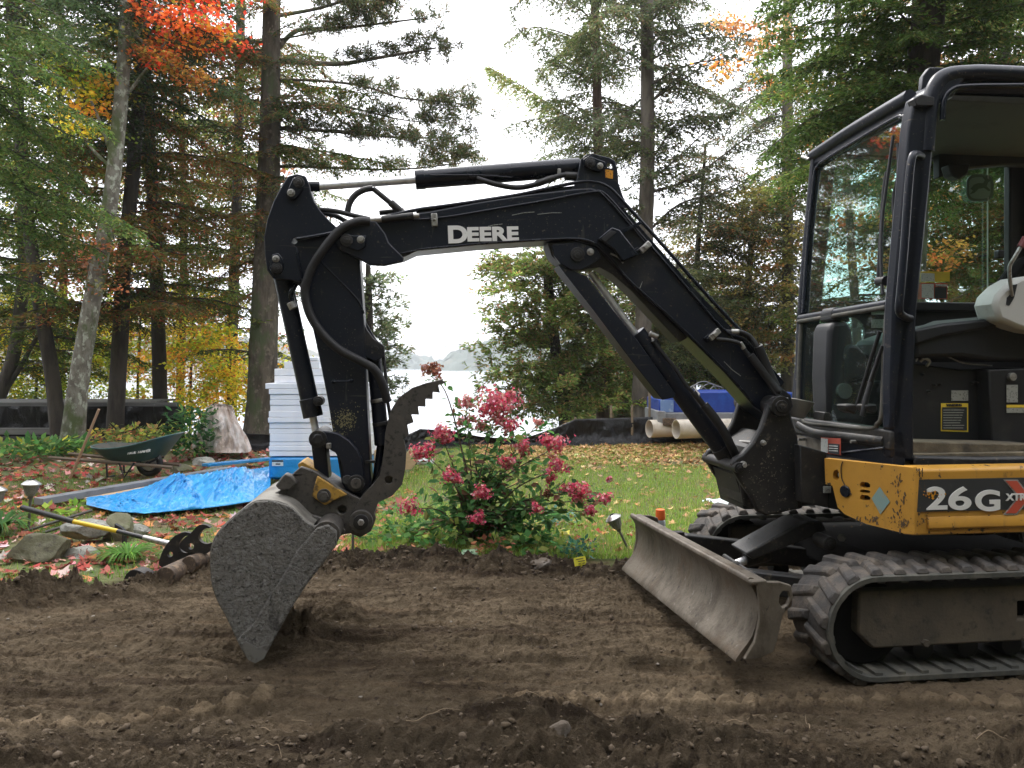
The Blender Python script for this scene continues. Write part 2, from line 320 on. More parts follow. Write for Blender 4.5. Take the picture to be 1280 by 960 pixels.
# clods, stones
bm = bmesh.new(); bmesh.ops.create_icosphere(bm, subdivisions=2, radius=1); ICO_V = np.array([v.co[:] for v in bm.verts]); ICO_F = np.array([[v.index for v in f.verts] for f in bm.faces]); bm.free()
bm = bmesh.new(); bmesh.ops.create_icosphere(bm, subdivisions=1, radius=1); IC1_V = np.array([v.co[:] for v in bm.verts]); IC1_F = np.array([[v.index for v in f.verts] for f in bm.faces]); bm.free()
def blobs(name, pos, size, mat, flat=.7, jag=.25, hi=False):
    bv, bf = (ICO_V, ICO_F) if hi else (IC1_V, IC1_F); n = len(pos); nv = len(bv)
    r = 1 + rng.normal(0, jag, (n, nv, 1)); ax = 1 + rng.uniform(-.35, .35, (n, 1, 3)); ax[:, :, 2] *= flat
    th = rng.uniform(0, 6.28, n); c_, s_ = np.cos(th)[:, None], np.sin(th)[:, None]
    v = bv[None] * r * ax; v = np.stack([v[..., 0] * c_ - v[..., 1] * s_, v[..., 0] * s_ + v[..., 1] * c_, v[..., 2]], -1) * size[:, None, None] + pos[:, None, :]
    fc = (bf[None] + (np.arange(n) * nv)[:, None, None]).reshape(-1, 3)
    return np_mesh(name, v.reshape(-1, 3), 3, mat, faces=fc, smooth=False)
def scat(n, x0, x1, y0, y1): return rng.uniform(x0, x1, n), rng.uniform(y0, y1, n)
clod_m = pm('dark_clod', (.074, .052, .030), .95, 0, [((.12, .09, .063), 20, .45, .7, 6)], [(150, .8, .004)])
px_, py_ = [], []
a, b = scat(52000, -3.6, 3.8, 2.2, 5.2); w = rng.uniform(0, 1, 52000)
d = edge_y(a) - b; keep = (((d > -.05) & (d < .34) & (w < .8)) | ((b < 2.72) & (w < .55)) | (w < .06)); keep &= ~((a > .95) & (b > 3.0) & (b < 4.6)) & (d > -.08)
a, b = a[keep], b[keep]; sz = np.exp(rng.normal(-5.6, .6, len(a))); sz = np.clip(sz, .0012, .017)
o = blobs('soil_clods', np.stack([a, b, dirt_z(a, b) + sz * .3], -1), sz, clod_m, .8, .36); o['kind'] = 'stuff'; 
a, b = scat(170, -3.4, 3.0, 2.3, 4.8); keep = ~((a > .95) & (b > 3.0)) & (edge_y(a) - b > .1); a, b = a[keep], b[keep]; sz = np.clip(np.exp(rng.normal(-5.2, .45, len(a))), .003, .012)
stone_m = pm('pale_pebble', (.17, .145, .115), .8, 0, [((.09, .075, .06), 30, .45, .7, 4)], [(90, .4, .003)])
o = blobs('pebbles', np.stack([a, b, dirt_z(a, b) + sz * .1], -1), sz, stone_m, .5, .08, True); o['kind'] = 'stuff'
# roots and twigs
rb = MB()
root_m = pm('pale_root', (.22, .16, .10), .8)
for (x, y, L_, am) in [(-.78, 2.74, .13, .3), (-.82, 2.52, .12, -.5), (.05, 2.62, .22, .4), (-.35, 2.55, .2, .2), (1.0, 2.6, .12, 1.2), (1.5, 2.5, .2, -.4), (.75, 2.7, .16, -.3)]:
    P = []; hx = x; hy = y; dr = am
    for k in range(7): 
        P.append((hx, hy, float(dirt_z(np.array([hx]), np.array([hy]))[0]) + .006 + random.uniform(0, .01))); hx += math.cos(dr) * L_ / 6; hy += math.sin(dr) * L_ / 6; dr += random.uniform(-.5, .5)
    rb.tube(spline(P, 3), [.0021 - .0015 * i / 18 for i in range(19)], 5)
for k in range(150):
    x, y = random.uniform(-3, 3), random.uniform(2.3, 4.8); 
    if x > .9 and y > 2.95: continue
    z = float(dirt_z(np.array([x]), np.array([y]))[0]); t = random.uniform(0, 3.1); l = random.uniform(.01, .045); rb.tube([(x, y, z + .004), (x + math.cos(t) * l * .5, y + math.sin(t) * l * .5, z + .01), (x + math.cos(t) * l, y + math.sin(t) * l, z + .006)], .0011, 4)
o = rb.build('roots_and_twigs', root_m); o['kind'] = 'stuff'
def rock(name, c, s, label, mat, seed=0, flat=1, group=None, ang=0, sub=3, jag=.32, parent=None):
    r = random.Random(seed); bm = bmesh.new(); bmesh.ops.create_icosphere(bm, subdivisions=sub, radius=1)
    planes = [(Vector((r.gauss(0, 1), r.gauss(0, 1), r.gauss(0, .8))).normalized(), r.uniform(.62, .85)) for _ in range(12)]
    from mathutils import noise
    for v in bm.verts:
        p = v.co.copy()
        for n_, d_ in planes:
            q = p.dot(n_)
            if q > d_: p -= n_ * (q - d_)
        p += v.co.normalized() * (noise.noise(p * 3 + Vector((seed, 0, 0))) * jag * .2); v.co = p
    me = bpy.data.meshes.new(name); bmesh.ops.scale(bm, vec=Vector(s), verts=bm.verts); bm.to_mesh(me); bm.free()
    me.polygons.foreach_set('use_smooth', [True] * len(me.polygons)); me.set_sharp_from_angle(angle=math.radians(28)); me.materials.append(mat)
    o = bpy.data.objects.new(name, me); COL.objects.link(o); o.location = c; o.rotation_euler = (0, 0, ang); return tag(o, label, 'rock', group)
grey_rock = pm('weathered_grey_rock', (.2, .2, .17), .85, 0, [((.34, .34, .3), 7, .42, .62, 8), ((.1, .1, .085), 25, .5, .7, 6)], [(30, .6, .01), (120, .4, .004)])
moss_rock = pm('mossy_green_rock', (.15, .145, .085), .9, 0, [((.2, .2, .14), 6, .45, .7, 8), ((.09, .1, .03), 12, .5, .7, 6)], [(40, .6, .01), (160, .4, .004)])
brown_rock = pm('dull_brown_rock', (.11, .105, .06), .9, 0, [((.17, .165, .11), 5, .45, .7, 8), ((.06, .05, .04), 18, .5, .7, 6)], [(50, .6, .01), (160, .4, .004)])
dirt_rock = pm('soil_covered_rock', (.085, .066, .048), .9, 0, [((.17, .15, .13), 8, .5, .7, 6)], [(60, .8, .008)])
rock('rock', WG(698, 918, .05) , (.055, .04, .045), 'dark soil covered stone in the loose heap at the bottom of the picture', dirt_rock, 3, ang=.8)
rock('rock', WG(676, 706, .06), (.11, .07, .05), 'dirty brown rock on the soil rim beside the yellow plant tag', dirt_rock, 5)
rock('rock', WG(35, 712, .0) + Vector((0, .12, .08)), (.20, .13, .125), 'large dull olive boulder lowest left beside the fork handle', brown_rock, 11, ang=.2, sub=4)
rock('rock', WG(93, 690, .0) + Vector((0, .16, .13)), (.17, .12, .08), 'pale lichen spotted rock right of the olive boulder', grey_rock, 22, ang=.3, sub=4)
rock('rock', WG(95, 702, .0) + Vector((.03, .02, .035)), (.15, .10, .06), 'low flat grey rock in front of the pale lichen rock', grey_rock, 23, ang=-.2, sub=4)
rock('rock', WG(130, 685, .0) + Vector((.02, .16, .09)), (.14, .10, .12), 'upright mossy yellow green rock under the yellow handle', moss_rock, 32, ang=.4, sub=4)
rock('rock', WG(168, 676, .0) + Vector((0, .05, .05)), (.09, .08, .06), 'small grey stone just right of the mossy rock', grey_rock, 35, ang=.4)
rock('rock', WG(225, 590, .0), (.16, .12, .10), 'mossy stone among red leaves right of the wheelbarrow wheel', moss_rock, 41)
rock('rock', WG(255, 580, .0), (.2, .14, .09), 'dark stone of the garden edge near the covered stack', grey_rock, 43); rock('rock', WG(292, 582, .0), (.2, .14, .08), 'brown stone of the garden edge nearest the white boards', brown_rock, 44)
rock('rock', WG(273, 588, .0), (.11, .1, .07), 'small grey flat stone between the garden edge stones', grey_rock, 46)

# lake
wm, nt = M('lake_water'); N = nt.nodes; L = nt.links; out = N.new('ShaderNodeOutputMaterial'); p = N.new('ShaderNodeBsdfPrincipled'); tc = N.new('ShaderNodeTexCoord')
p.inputs['Base Color'].default_value = (.22, .25, .27, 1); p.inputs['Roughness'].default_value = .15; p.inputs['Specular IOR Level'].default_value = 1; p.inputs['IOR'].default_value = 1.33
n = N.new('ShaderNodeTexNoise'); n.inputs['Scale'].default_value = .8; n.inputs['Detail'].default_value = 4; mpn = N.new('ShaderNodeMapping'); mpn.inputs['Scale'].default_value = (.4, 1, 1); L.new(tc.outputs['Object'], mpn.inputs[0]); L.new(mpn.outputs[0], n.inputs[0])
b = N.new('ShaderNodeBump'); b.inputs['Strength'].default_value = .12; b.inputs['Distance'].default_value = .03; L.new(n.outputs['Fac'], b.inputs['Height']); L.new(b.outputs[0], p.inputs['Normal']); L.new(p.outputs[0], out.inputs[0])
g = MB().add([(-2200, 15, LAKE_Z), (2200, 15, LAKE_Z), (2200, 1700, LAKE_Z), (-2200, 1700, LAKE_Z)], [[0, 1, 2, 3]]).build('lake', wm); g['kind'] = 'structure'
# far shore hills: wooded ridges with depth
def hill(name, prof, Y, depth, mat, jag, step):
    pts = sorted([((x - CX) / F * Y, H - (y - CY) / F * Y) for x, y in prof]); xx = np.arange(pts[0][0], pts[-1][0], step); zz = np.interp(xx, [p_[0] for p_ in pts], [p_[1] for p_ in pts])
    rows = np.linspace(0, 1, 14); V = []
    for k, t in enumerate(rows):
        zf = LAKE_Z - 1 + (zz - LAKE_Z + 1) * math.sin(t * math.pi / 2 * 1.0) ; V.append(np.stack([xx, Y + depth * t + rng.normal(0, step, len(xx)), zf + (rng.normal(0, jag, len(xx)) + np.abs(rng.normal(0, jag, len(xx)))) * (1 if k else 0)], -1))
    V.append(np.stack([xx, np.full(len(xx), Y + depth * 2.2), np.full(len(xx), LAKE_Z - 2.)], -1))
    o = np_mesh(name, np.stack(V, 1).reshape(-1, 3), 4, mat, faces=grid_faces(len(xx), len(rows) + 1)); o['kind'] = 'structure'; return o
hm1 = pm('far_conifer_slope', (.035, .055, .035), .95, 0, [((.10, .075, .03), .06, .55, .7, 6)]); hm2 = pm('far_autumn_slope', (.05, .06, .035), .95, 0, [((.24, .12, .04), .03, .45, .6, 6), ((.03, .05, .03), .12, .5, .6, 5)])
hill('far_hill', [(530, 459), (545, 447), (560, 440), (585, 430), (605, 422), (640, 412), (700, 400), (800, 392), (900, 396), (1000, 410), (1100, 425)], 420, 90, hm1, 1.2, 3)
hill('far_hill', [(430, 458), (450, 446), (475, 441), (500, 443), (520, 447), (535, 452), (560, 458)], 560, 80, hm1, 1.2, 3)
hill('far_hill', [(-350, 400), (0, 405), (120, 400), (200, 412), (250, 422), (290, 425), (330, 436), (380, 448), (420, 457)], 430, 90, hm2, 1.4, 3)
hill('far_ridge', [(-500, 420), (200, 425), (400, 433), (470, 431), (520, 432), (560, 430), (620, 428), (800, 420), (1400, 415)], 1300, 160, hm2, 3, 10)
hill('far_shore_woods', [(-900, 430), (-300, 438), (440, 455), (900, 440), (1500, 425), (2200, 420)], 640, 60, hm1, 1.0, 4)
# ================================================================ EXCAVATOR
TH = math.radians(7); EO = Vector((1.4116, 3.02, 0))
AX = Vector((math.cos(TH), math.sin(TH), 0)); AY = Vector((-math.sin(TH), math.cos(TH), 0))
exc = empty('excavator', EO, 'black and yellow mini excavator marked 26G, parked on the bare soil with its bucket down', 'excavator', TH)
def E(px, py, a):
    """the machine-frame point of plane y=a seen at a pixel of the photograph"""
    d = Vector(((px - CX) / F, 1, (CY - py) / F)); t = (a + EO.dot(AY)) / d.dot(AY)
    P = d * t; return Vector(((P - EO).dot(AX), a, P.z + H))
def plate(name, px, a0, a1, mat, parent=exc, bevel=.004, holes=(), sm=0, base=None):
    pts = [E(x, y, base if base is not None else a0) for x, y in px]
    for p in pts: p.y = a0
    if sm: pts = spline(pts, sm, True)
    hs = []
    for (hx, hy, hr) in holes:
        c = E(hx, hy, a0); r = hr / F * 3.6
        hs.append([c + Vector((math.cos(t) * r, 0, math.sin(t) * r)) for t in np.linspace(0, 2 * math.pi, 15)[:-1]])
    b = MB().prism(pts, (0, a1 - a0, 0), hs); return b.build(name, mat, parent, bevel)
def pin(name, px, py, a0, a1, rpx, mat=black_dusty, parent=exc, lip=True, n=24):
    c = E(px, py, a0); r = rpx / F * 3.55; b = MB()
    b.cyl(c, (c.x, a1, c.z), r, n=n)
    if lip: b.cyl((c.x, a0 - .006, c.z), (c.x, a0 + .001, c.z), r * .62, n=n); b.cyl((c.x, a0 - .009, c.z), (c.x, a0 - .005, c.z), r * .3, n=6)
    return b.build(name, mat, parent, .002)
def bolt(px, py, a, rpx=4, parent=exc, mat=None, length=.02):
    c = E(px, py, a); r = rpx / F * 3.5; b = MB(); b.cyl((c.x, a - .004, c.z), (c.x, a + .01, c.z), r * 1.2, n=18); b.cyl((c.x, a - length, c.z), (c.x, a, c.z), r * .85, n=6)
    return b.build('bolt', mat or zinc, parent, .0015)
def pipe(name, pts, r, mat, parent=exc, n=10, sm=6, rr=None):
    P = spline([E(*p) for p in pts], sm) if sm else [E(*p) for p in pts]
    return MB().tube(P, r, n).build(name, mat, parent, angle=60)
def rod(name, p0, p1, r, mat, parent=exc, n=24, bevel=.002, r1=None):
    return MB().cyl(E(*p0), E(*p1), r, r1, n).build(name, mat, parent, bevel)

# ---- boom
boom = plate('boom', [(446, 284), (459, 276), (505, 268), (537, 264), (600, 252), (662, 242.5), (716, 236), (738, 234.5), (752, 238), (764, 248), (816, 309), (859, 359), (912, 417), (944, 446), (975, 482), (989, 494), (992, 508), (984, 524), (968, 528), (943, 508), (906, 466), (837, 398), (785, 352), (760, 322), (742, 306), (722, 300), (678, 301), (600, 306), (521, 313.5), (505, 321), (480, 326), (458, 322), (446, 312)], .69, .875, black, exc, .007)
plate('boom_seam', [(520, 262), (600, 248.5), (662, 239), (716, 232), (740, 231), (758, 238), (770, 249), (822, 308), (865, 357), (918, 413), (950, 442), (981, 478), (976, 484), (944, 448), (912, 418), (859, 360), (816, 311), (764, 250), (750, 240), (738, 236), (716, 238), (662, 244), (600, 254), (521, 268)], .705, .86, black_clean, boom, .003)
# pressed ridge lines welded along the near face
pipe('weld_seam', [(521, 312, .688), (600, 304.5, .688), (678, 299.5, .688), (722, 298.5, .688), (743, 304, .688), (762, 320, .688), (787, 350.5, .688), (839, 397, .688), (906, 463, .688), (941, 503, .688)], .0045, black_clean, boom)
pipe('weld_seam', [(484, 307, .688), (497, 318, .688), (521, 313, .688)], .004, black_clean, boom, sm=0)
plate('boom_nose_fork', [(420, 292), (430, 284), (452, 276), (470, 276), (482, 292), (486, 303), (505, 322), (504, 327), (480, 332), (462, 331), (446, 322), (426, 314), (419, 304)], .655, .692, black, boom, .006)
plate('boom_nose_fork', [(420, 292), (430, 284), (452, 276), (470, 276), (482, 292), (505, 322), (480, 331), (446, 322), (426, 314), (419, 304)], .872, .905, black, boom, .006)
plate('cylinder_bracket', [(684, 303), (690, 320), (700, 329), (709, 335), (722, 339), (734, 336), (750, 334), (766, 343), (790, 364), (850, 428), (860, 422), (795, 360), (762, 322), (742, 306), (720, 300)], .715, .85, black_dusty, boom, .006)
plate('cylinder_bracket', [(690, 306), (692, 318), (700, 329), (713, 337), (726, 338), (738, 332), (752, 322), (746, 310), (722, 302)], .695, .72, black, boom, .004)
pin('boom_cylinder_pin', 722, 318, .685, .9, 9); bolt(738, 315, .695, 4)
plate('boom_lug', [(712, 240), (718, 232), (722, 222), (723.6, 212), (726, 199), (733, 193), (745, 192.5), (762, 197), (769, 201), (772, 212), (773.5, 229), (778, 243), (786, 260), (770, 258), (750, 242), (730, 238)], .695, .718, black, boom, .004, holes=[(762.6, 207, 4)])
plate('boom_lug', [(712, 240), (718, 232), (722, 222), (723.6, 212), (726, 199), (733, 193), (745, 192.5), (762, 197), (769, 201), (772, 212), (773.5, 229), (778, 243), (786, 260), (770, 258), (750, 242), (730, 238)], .84, .862, black, boom, .004, holes=[(762.6, 207, 4)])
plate('pin_keeper', [(729, 199), (737, 194), (745, 198), (757, 202), (757, 210), (750, 215), (740, 213), (731, 209)], .682, .698, black_clean, boom, .003)
pin('arm_cylinder_pin', 738, 203, .672, .88, 6.5); bolt(750, 207.5, .684, 3.5)
stk = plate('orange_warning_sticker', [(756.5, 211.5), (766.5, 213), (766, 223.5), (757, 222)], .6925, .6955, orange_decal, boom, 0)
# line clamps and hard pipes
def clamp(px, py, a, ang, w=.05, h=.075, m=zinc):
    c = E(px, py, a); R_ = Matrix.Rotation(math.radians(ang), 3, 'Y'); b = MB().box(c, (w, .02, h), R_).box(c + R_ @ Vector((0, -.012, 0)), (w * .35, .012, w * .35), R_)
    return b.build('pipe_clamp', m, boom, .003)
clamp(543, 275, .68, -4, .028, .058); clamp(806.5, 309, .672, -42, .06, .028); clamp(893, 418, .672, -42, .062, .028); clamp(796, 314, .685, -40, .025, .03, black_clean); clamp(884, 423, .68, -42, .03, .03, black_clean)
for k, (dx, dy, a) in enumerate([(0, 0, .70), (0, 0, .76), (0, 0, .80), (0, 0, .845)]):
    pipe('hydraulic_line', [(478 + 8 * k, 272 - k, a), (520, 262.5, a), (560, 257, a), (640, 245, a), (716, 229, a), (742, 227.5, a), (760, 234, a), (776, 249, a), (830, 308, a), (872, 356, a), (925, 413, a), (945, 431, a)], .009, black_clean, boom, n=8)
pipe('lubrication_line', [(516, 275, .683), (560, 271, .683), (620, 261, .683), (680, 251, .683), (740, 240, .683), (756, 246, .683), (790, 284, .683), (806, 303, .683)], .005, black_clean, boom, n=8)
pipe('lubrication_line', [(740, 240, .686), (757, 243, .686), (800, 292, .683), (860, 361, .683), (905, 412, .683), (930, 424, .683), (945, 441, .683)], .006, black_clean, boom, n=8)
# work light on the boom side
wl = plate('work_light_box', [(748, 298), (765, 283.5), (775, 287), (799, 318), (779, 327), (768, 312)], .645, .69, black_clean, boom, .006)
plate('light_lens', [(752, 298), (764, 288), (771, 290), (757, 303)], .638, .647, cab_dark, boom, .002)
plate('light_bracket', [(775, 288), (801, 276), (803, 279), (779, 292)], .66, .69, black_clean, boom, .001)
pipe('light_cable', [(779, 327, .68), (783, 323, .68), (795, 314, .675), (800, 312, .675)], .004, rubber, boom)
pipe('light_cable', [(763, 317, .68), (772, 321, .675), (779, 329, .675)], .004, zinc, boom)
# lettering
def text(s, px, py, a, hpx, ang, mat, name, parent, sx=1.0, bold=.03, shear=0, track=1.0, ext=.002, world=None):
    cu = bpy.data.curves.new(name, 'FONT'); cu.body = s; cu.size = 1; cu.offset = bold; cu.extrude = ext; cu.shear = shear; cu.space_character = track
    o = bpy.data.objects.new(name, cu); COL.objects.link(o); dg = bpy.context.evaluated_depsgraph_get(); me = bpy.data.meshes.new_from_object(o.evaluated_get(dg))
    bpy.data.objects.remove(o); bpy.data.curves.remove(cu); me.name = name
    xs = [v.co.x for v in me.vertices]; ys = [v.co.y for v in me.vertices]; capH = max(ys) - min(ys); y0 = min(ys); x0 = min(xs)
    if world is None: p = E(px, py, a); depth = 3.62
    else: p, depth = world
    s_ = hpx / F * depth / capH
    for v in me.vertices: v.co = Vector(((v.co.x - x0) * s_ * sx, (v.co.y - y0) * s_, v.co.z))
    me.materials.clear(); me.materials.append(mat)
    o = bpy.data.objects.new(name, me); COL.objects.link(o); o.parent = parent
    o.location = p; o.rotation_euler = (math.radians(90), math.radians(-ang), 0); return o
text('D', 560.5, 304.3, .687, 21.5, 2.2, silver_txt, 'lettering', boom, 1.18, .045)
text('EERE', 584.5, 302, .687, 17.5, 2.2, silver_txt, 'lettering', boom, 1.3, .045, track=1.03)

# ---- arm cylinder
rod('arm_cylinder', (521, 224.5, .775), (724, 209, .775), .044, black_clean); rod('cylinder_cap', (519, 224.6, .775), (531, 223.7, .775), .0465, black_clean)
rod('piston_rod', (398, 233.2, .775), (521, 224.5, .775), .0185, chrome); rod('rod_eye', (381, 232.6, .775), (400, 233, .775), .024, black_clean)
rod('cylinder_tab', (699, 211, .735), (699, 221, .735), .009, zinc); pipe('grease_line', [(538, 219, .725), (600, 219, .725), (640, 222, .725)], .003, black_clean)
pipe('hydraulic_hose', [(596, 223, .73), (618, 230, .72), (645, 234.5, .72), (668, 231, .72), (690, 223, .72), (704, 219, .73), (720, 219, .74)], .0125, rubber)
rod('hose_fitting', (670, 230, .72), (692, 222.5, .72), .016, black_dusty); rod('hose_fitting', (706, 220, .74), (726, 221, .74), .021, black_dusty)

# ---- arm
armo = [(371.5, 218.5), (381, 221), (385.5, 231), (387, 240), (392, 252), (400, 265), (409, 275), (424, 286), (440, 284), (449, 300), (450, 330), (453, 372), (456.5, 424), (458.5, 500), (464, 604), (462, 618), (450, 626), (436, 620), (427, 604), (416, 540), (409.6, 500), (399, 447), (389, 403), (380, 372), (374, 357), (362, 350), (341, 348), (335, 338), (332, 318), (331, 296), (335, 274), (343, 251), (354, 231), (361, 221)]
arm = plate('arm', armo, .70, .86, black, exc, .007, holes=[(367.5, 300.5, 4)])
plate('arm_head_plate', [(371.5, 217), (382, 220), (387, 231), (388.5, 240), (393, 252), (401, 264), (411, 275), (423, 286), (412, 292), (395, 296), (374, 299), (371, 296), (366, 298), (364, 304), (371, 309), (373, 320), (376, 335), (377, 352), (362, 350), (341, 348), (334, 338), (331, 318), (330, 296), (334, 274), (342, 251), (353, 231), (360, 220)], .684, .702, black, arm, .004)
plate('pin_keeper', [(366, 222), (376, 221), (380, 230), (378, 238), (369, 249), (361, 249), (357, 243)], .668, .685, black_clean, arm, .004)
pin('arm_cylinder_pin', 373, 227.5, .66, .9, 6.5, parent=arm); bolt(364, 241, .67, 4, arm)
plate('pin_keeper', [(340, 318), (348, 316), (353, 322), (354, 336), (350, 343), (341, 343), (337, 336)], .668, .685, black_clean, arm, .004)
pin('bucket_cylinder_pin', 346, 335, .66, .9, 6.5, parent=arm); bolt(345, 323.5, .67, 3.6, arm)
plate('pin_keeper', [(424, 296), (433, 291), (442, 294), (458, 294), (457, 308), (448, 314), (436, 310), (426, 306)], .64, .657, black_clean, boom, .004)
pin('arm_pin', 433, 300, .632, .91, 7.5, parent=arm); bolt(451, 299.5, .642, 4, arm)
pipe('guide_rod', [(371, 299, .675), (390, 296, .668), (420, 290.5, .665)], .009, black_clean, arm)
pipe('weld_seam', [(396, 322, .698), (412, 338, .698), (432, 358, .698), (448, 376, .698), (455, 392, .698)], .004, black_clean, arm)
pipe('weld_seam', [(371, 316, .682), (374, 330, .682), (378, 348, .69)], .006, black_clean, arm)
pipe('grab_loop', [(416.5, 476.5, .692), (420, 477, .68), (436, 476.5, .68), (440, 476, .692)], .004, black_clean, arm, n=8, sm=4); 
for q in ((417, 477), (439, 476)): pin('loop_stud', q[0], q[1], .685, .70, 2.6, black_clean, arm, False)
# ---- bucket cylinder and linkage
rod('bucket_cylinder', (352, 340, .775), (391, 519, .775), .0405, black, r1=.040); rod('cylinder_cap', (386.5, 498, .775), (391.5, 521, .775), .045, black)
pin('cylinder_port', 397.5, 501.5, .70, .78, 6, black_dusty)
rod('piston_rod', (390, 515, .775), (396.5, 548, .775), .017, chrome)
pipe('hydraulic_hose', [(371, 352, .74), (365, 364, .72), (364, 372, .73), (368, 384, .73)], .013, black_clean); rod('hose_fitting', (363, 378, .72), (367, 386, .72), .018, zinc)
link = plate('bucket_link', [(388, 548), (406, 548), (409, 575), (412, 606), (404, 612), (394, 598)], .715, .835, black, exc, .005)
for a in (.668, .868):
    plate('guide_link', [(400, 538), (411, 539), (424, 542), (437, 551), (447, 562.5), (453, 575), (454.5, 590), (456, 606), (450, 616), (439, 616), (432, 610), (429, 594), (426, 577), (419, 566), (409, 560), (398, 560), (391, 553)], a, a + .032, black, exc, .006, sm=0)
pin('link_pin', 397, 549, .645, .915, 10.5); pin('link_pin_nut', 397, 549, .628, .65, 6, black_dusty, lip=False, n=6); pin('pivot_pin', 445, 604.5, .64, .92, 10); pin('pin_washer', 445, 604.5, .628, .645, 6.5, worn, lip=False)
MB().box(E(411, 557, .66), (.02, .03, .024)).build('grease_fitting', zinc, exc, .003)
MB().cyl(E(434, 600, .67), E(434, 600, .65), .022, n=16).build('link_stop', black_dusty, exc, .003)
# ---- quick coupler
for a in (.64, .9):
    plate('coupler_plate', [(335, 621), (348, 614), (357, 607), (352, 603), (346, 605), (352, 596), (358, 591), (364, 594), (368, 590), (376, 583), (396, 590), (425, 610), (440, 618), (450, 623), (464, 632), (470, 648), (464, 664), (450, 672), (438, 667), (424, 669), (416, 660), (410, 645), (397, 646), (385, 640), (372, 628), (352, 621)], a, a + .028, worn, exc, .005, holes=[(427.5, 637, 5)])
cpl = plate('coupler_body', [(366, 592), (376, 583.5), (396, 590), (425, 610), (442, 620), (440, 640), (424, 640), (400, 642), (380, 632), (372, 626)], .668, .90, worn, exc, .006)
plate('coupler_hook', [(372, 580), (378, 577), (396, 588), (430, 612), (425, 616), (398, 600), (374, 588)], .70, .88, yellow_dull, cpl, .004)
plate('coupler_wedge', [(344, 607), (356, 592), (364, 595), (372, 604), (362, 613), (348, 612)], .60, .66, worn, cpl, .006)
yb = plate('yellow_bracket', [(396.5, 595), (434, 618.5), (425, 622), (406, 632), (389, 620)], .622, .643, yellow_dull, exc, .004)
bolt(405, 619.5, .62, 7, yb, worn, .02)
# ---- thumb
thl = [(440, 642), (445, 633), (453, 619), (466, 606), (474, 596), (478, 579), (480, 562), (481.5, 542), (484.6, 527), (489, 512), (498, 497.5), (515, 485), (532, 479), (552.5, 474.3), (557.5, 478.5), (548, 481.5), (550, 491), (541, 490), (541, 499), (532, 498.5), (532, 508.5), (522.5, 508), (524, 518.5), (514, 518), (517, 528), (509, 531), (511, 543), (504.6, 549.6), (508, 564), (506.7, 585), (502.5, 606), (490, 620), (473, 628), (467, 643), (466, 656), (458, 666), (446, 667), (439, 658)]
for a in (.63, .88): thumb = plate('thumb_plate', thl, a, a + .04, worn, exc, .005, holes=[(486, 600, 5)])
plate('thumb_web', [(447, 640), (470, 610), (482, 590), (486, 545), (494, 515), (520, 488), (524, 492), (500, 520), (495, 560), (490, 605), (470, 622), (456, 650)], .66, .89, worn, exc, .004)
pin('thumb_pivot', 451, 653, .60, .94, 14, worn, n=32); pin('thumb_pivot_collar', 451, 653, .585, .605, 9, black_dusty, lip=False); pin('thumb_pivot_bolt', 451, 653.5, .572, .59, 4, zinc, lip=False, n=6)
for a in (.735,):
    rod('thumb_cylinder', (467, 438, .78), (477.5, 556, .78), .034, black); rod('thumb_rod', (477, 553, .78), (470, 606, .78), .02, black_clean)
    plate('thumb_cylinder_bracket', [(455, 405), (459, 412), (468, 424), (480, 432), (481, 445), (470, 452), (456, 446)], .71, .735, black, exc, .004)
    plate('thumb_cylinder_bracket', [(453, 392), (459, 405), (470, 424), (480, 432), (481, 445), (470, 452), (456, 446)], .84, .86, black, exc, .004)
bolt(470.5, 435.5, .715, 3.4, exc, black_dusty)
for y in (498, 527): rod('hose_strap', (473.5 + (y - 498) * .1, y, .78), (474.3 + (y - 498) * .1, y + 4.5, .78), .041, zinc if y < 500 else black_dusty)
MB().box(E(463, 577, .70), (.045, .02, .012)).build('arm_tab', black_dusty, arm, .002)
pipe('thumb_hose', [(478, 432, .74), (482, 470, .73), (484, 498, .74), (488, 528, .745), (483, 560, .745), (476, 590, .74), (466, 606, .74)], .008, rubber)
# ---- arm hoses
pipe('hydraulic_hose', [(462, 277, .66), (448, 277, .65), (430, 283.5, .64), (415, 298, .64), (402, 315, .64), (391, 333, .65), (384, 350, .655), (381, 366, .66), (387, 392, .66), (402, 416, .66), (424, 437, .66), (452, 452, .66), (468, 462, .66), (478, 480, .67), (484, 502, .69)], .0195, rubber, n=14)
pipe('hydraulic_hose', [(399, 262, .72), (420, 264, .71), (440, 269, .7), (462, 274, .69)], .011, rubber); pipe('hydraulic_hose', [(402, 266, .76), (420, 270, .74), (436, 278, .72), (452, 276, .70), (470, 275, .69)], .011, rubber)
pipe('hydraulic_hose', [(434, 268, .72), (437, 254, .72), (445, 243, .72), (456, 237, .72), (466, 235.5, .72)], .014, rubber); rod('hose_fitting', (466, 235.5, .72), (503, 266, .72), .012, black_dusty); rod('hose_fitting', (488, 253, .72), (504, 267, .72), .017, black_dusty)
rod('hose_fitting', (459, 275.8, .668), (478, 274.2, .668), .0125, zinc); rod('hose_fitting', (477, 274.5, .668), (517, 270, .668), .0165, black_dusty); rod('hose_fitting', (512, 270.5, .668), (524, 269.6, .668), .011, zinc)
rod('hose_fitting', (474, 266, .76), (505, 263, .76), .012, black_dusty)
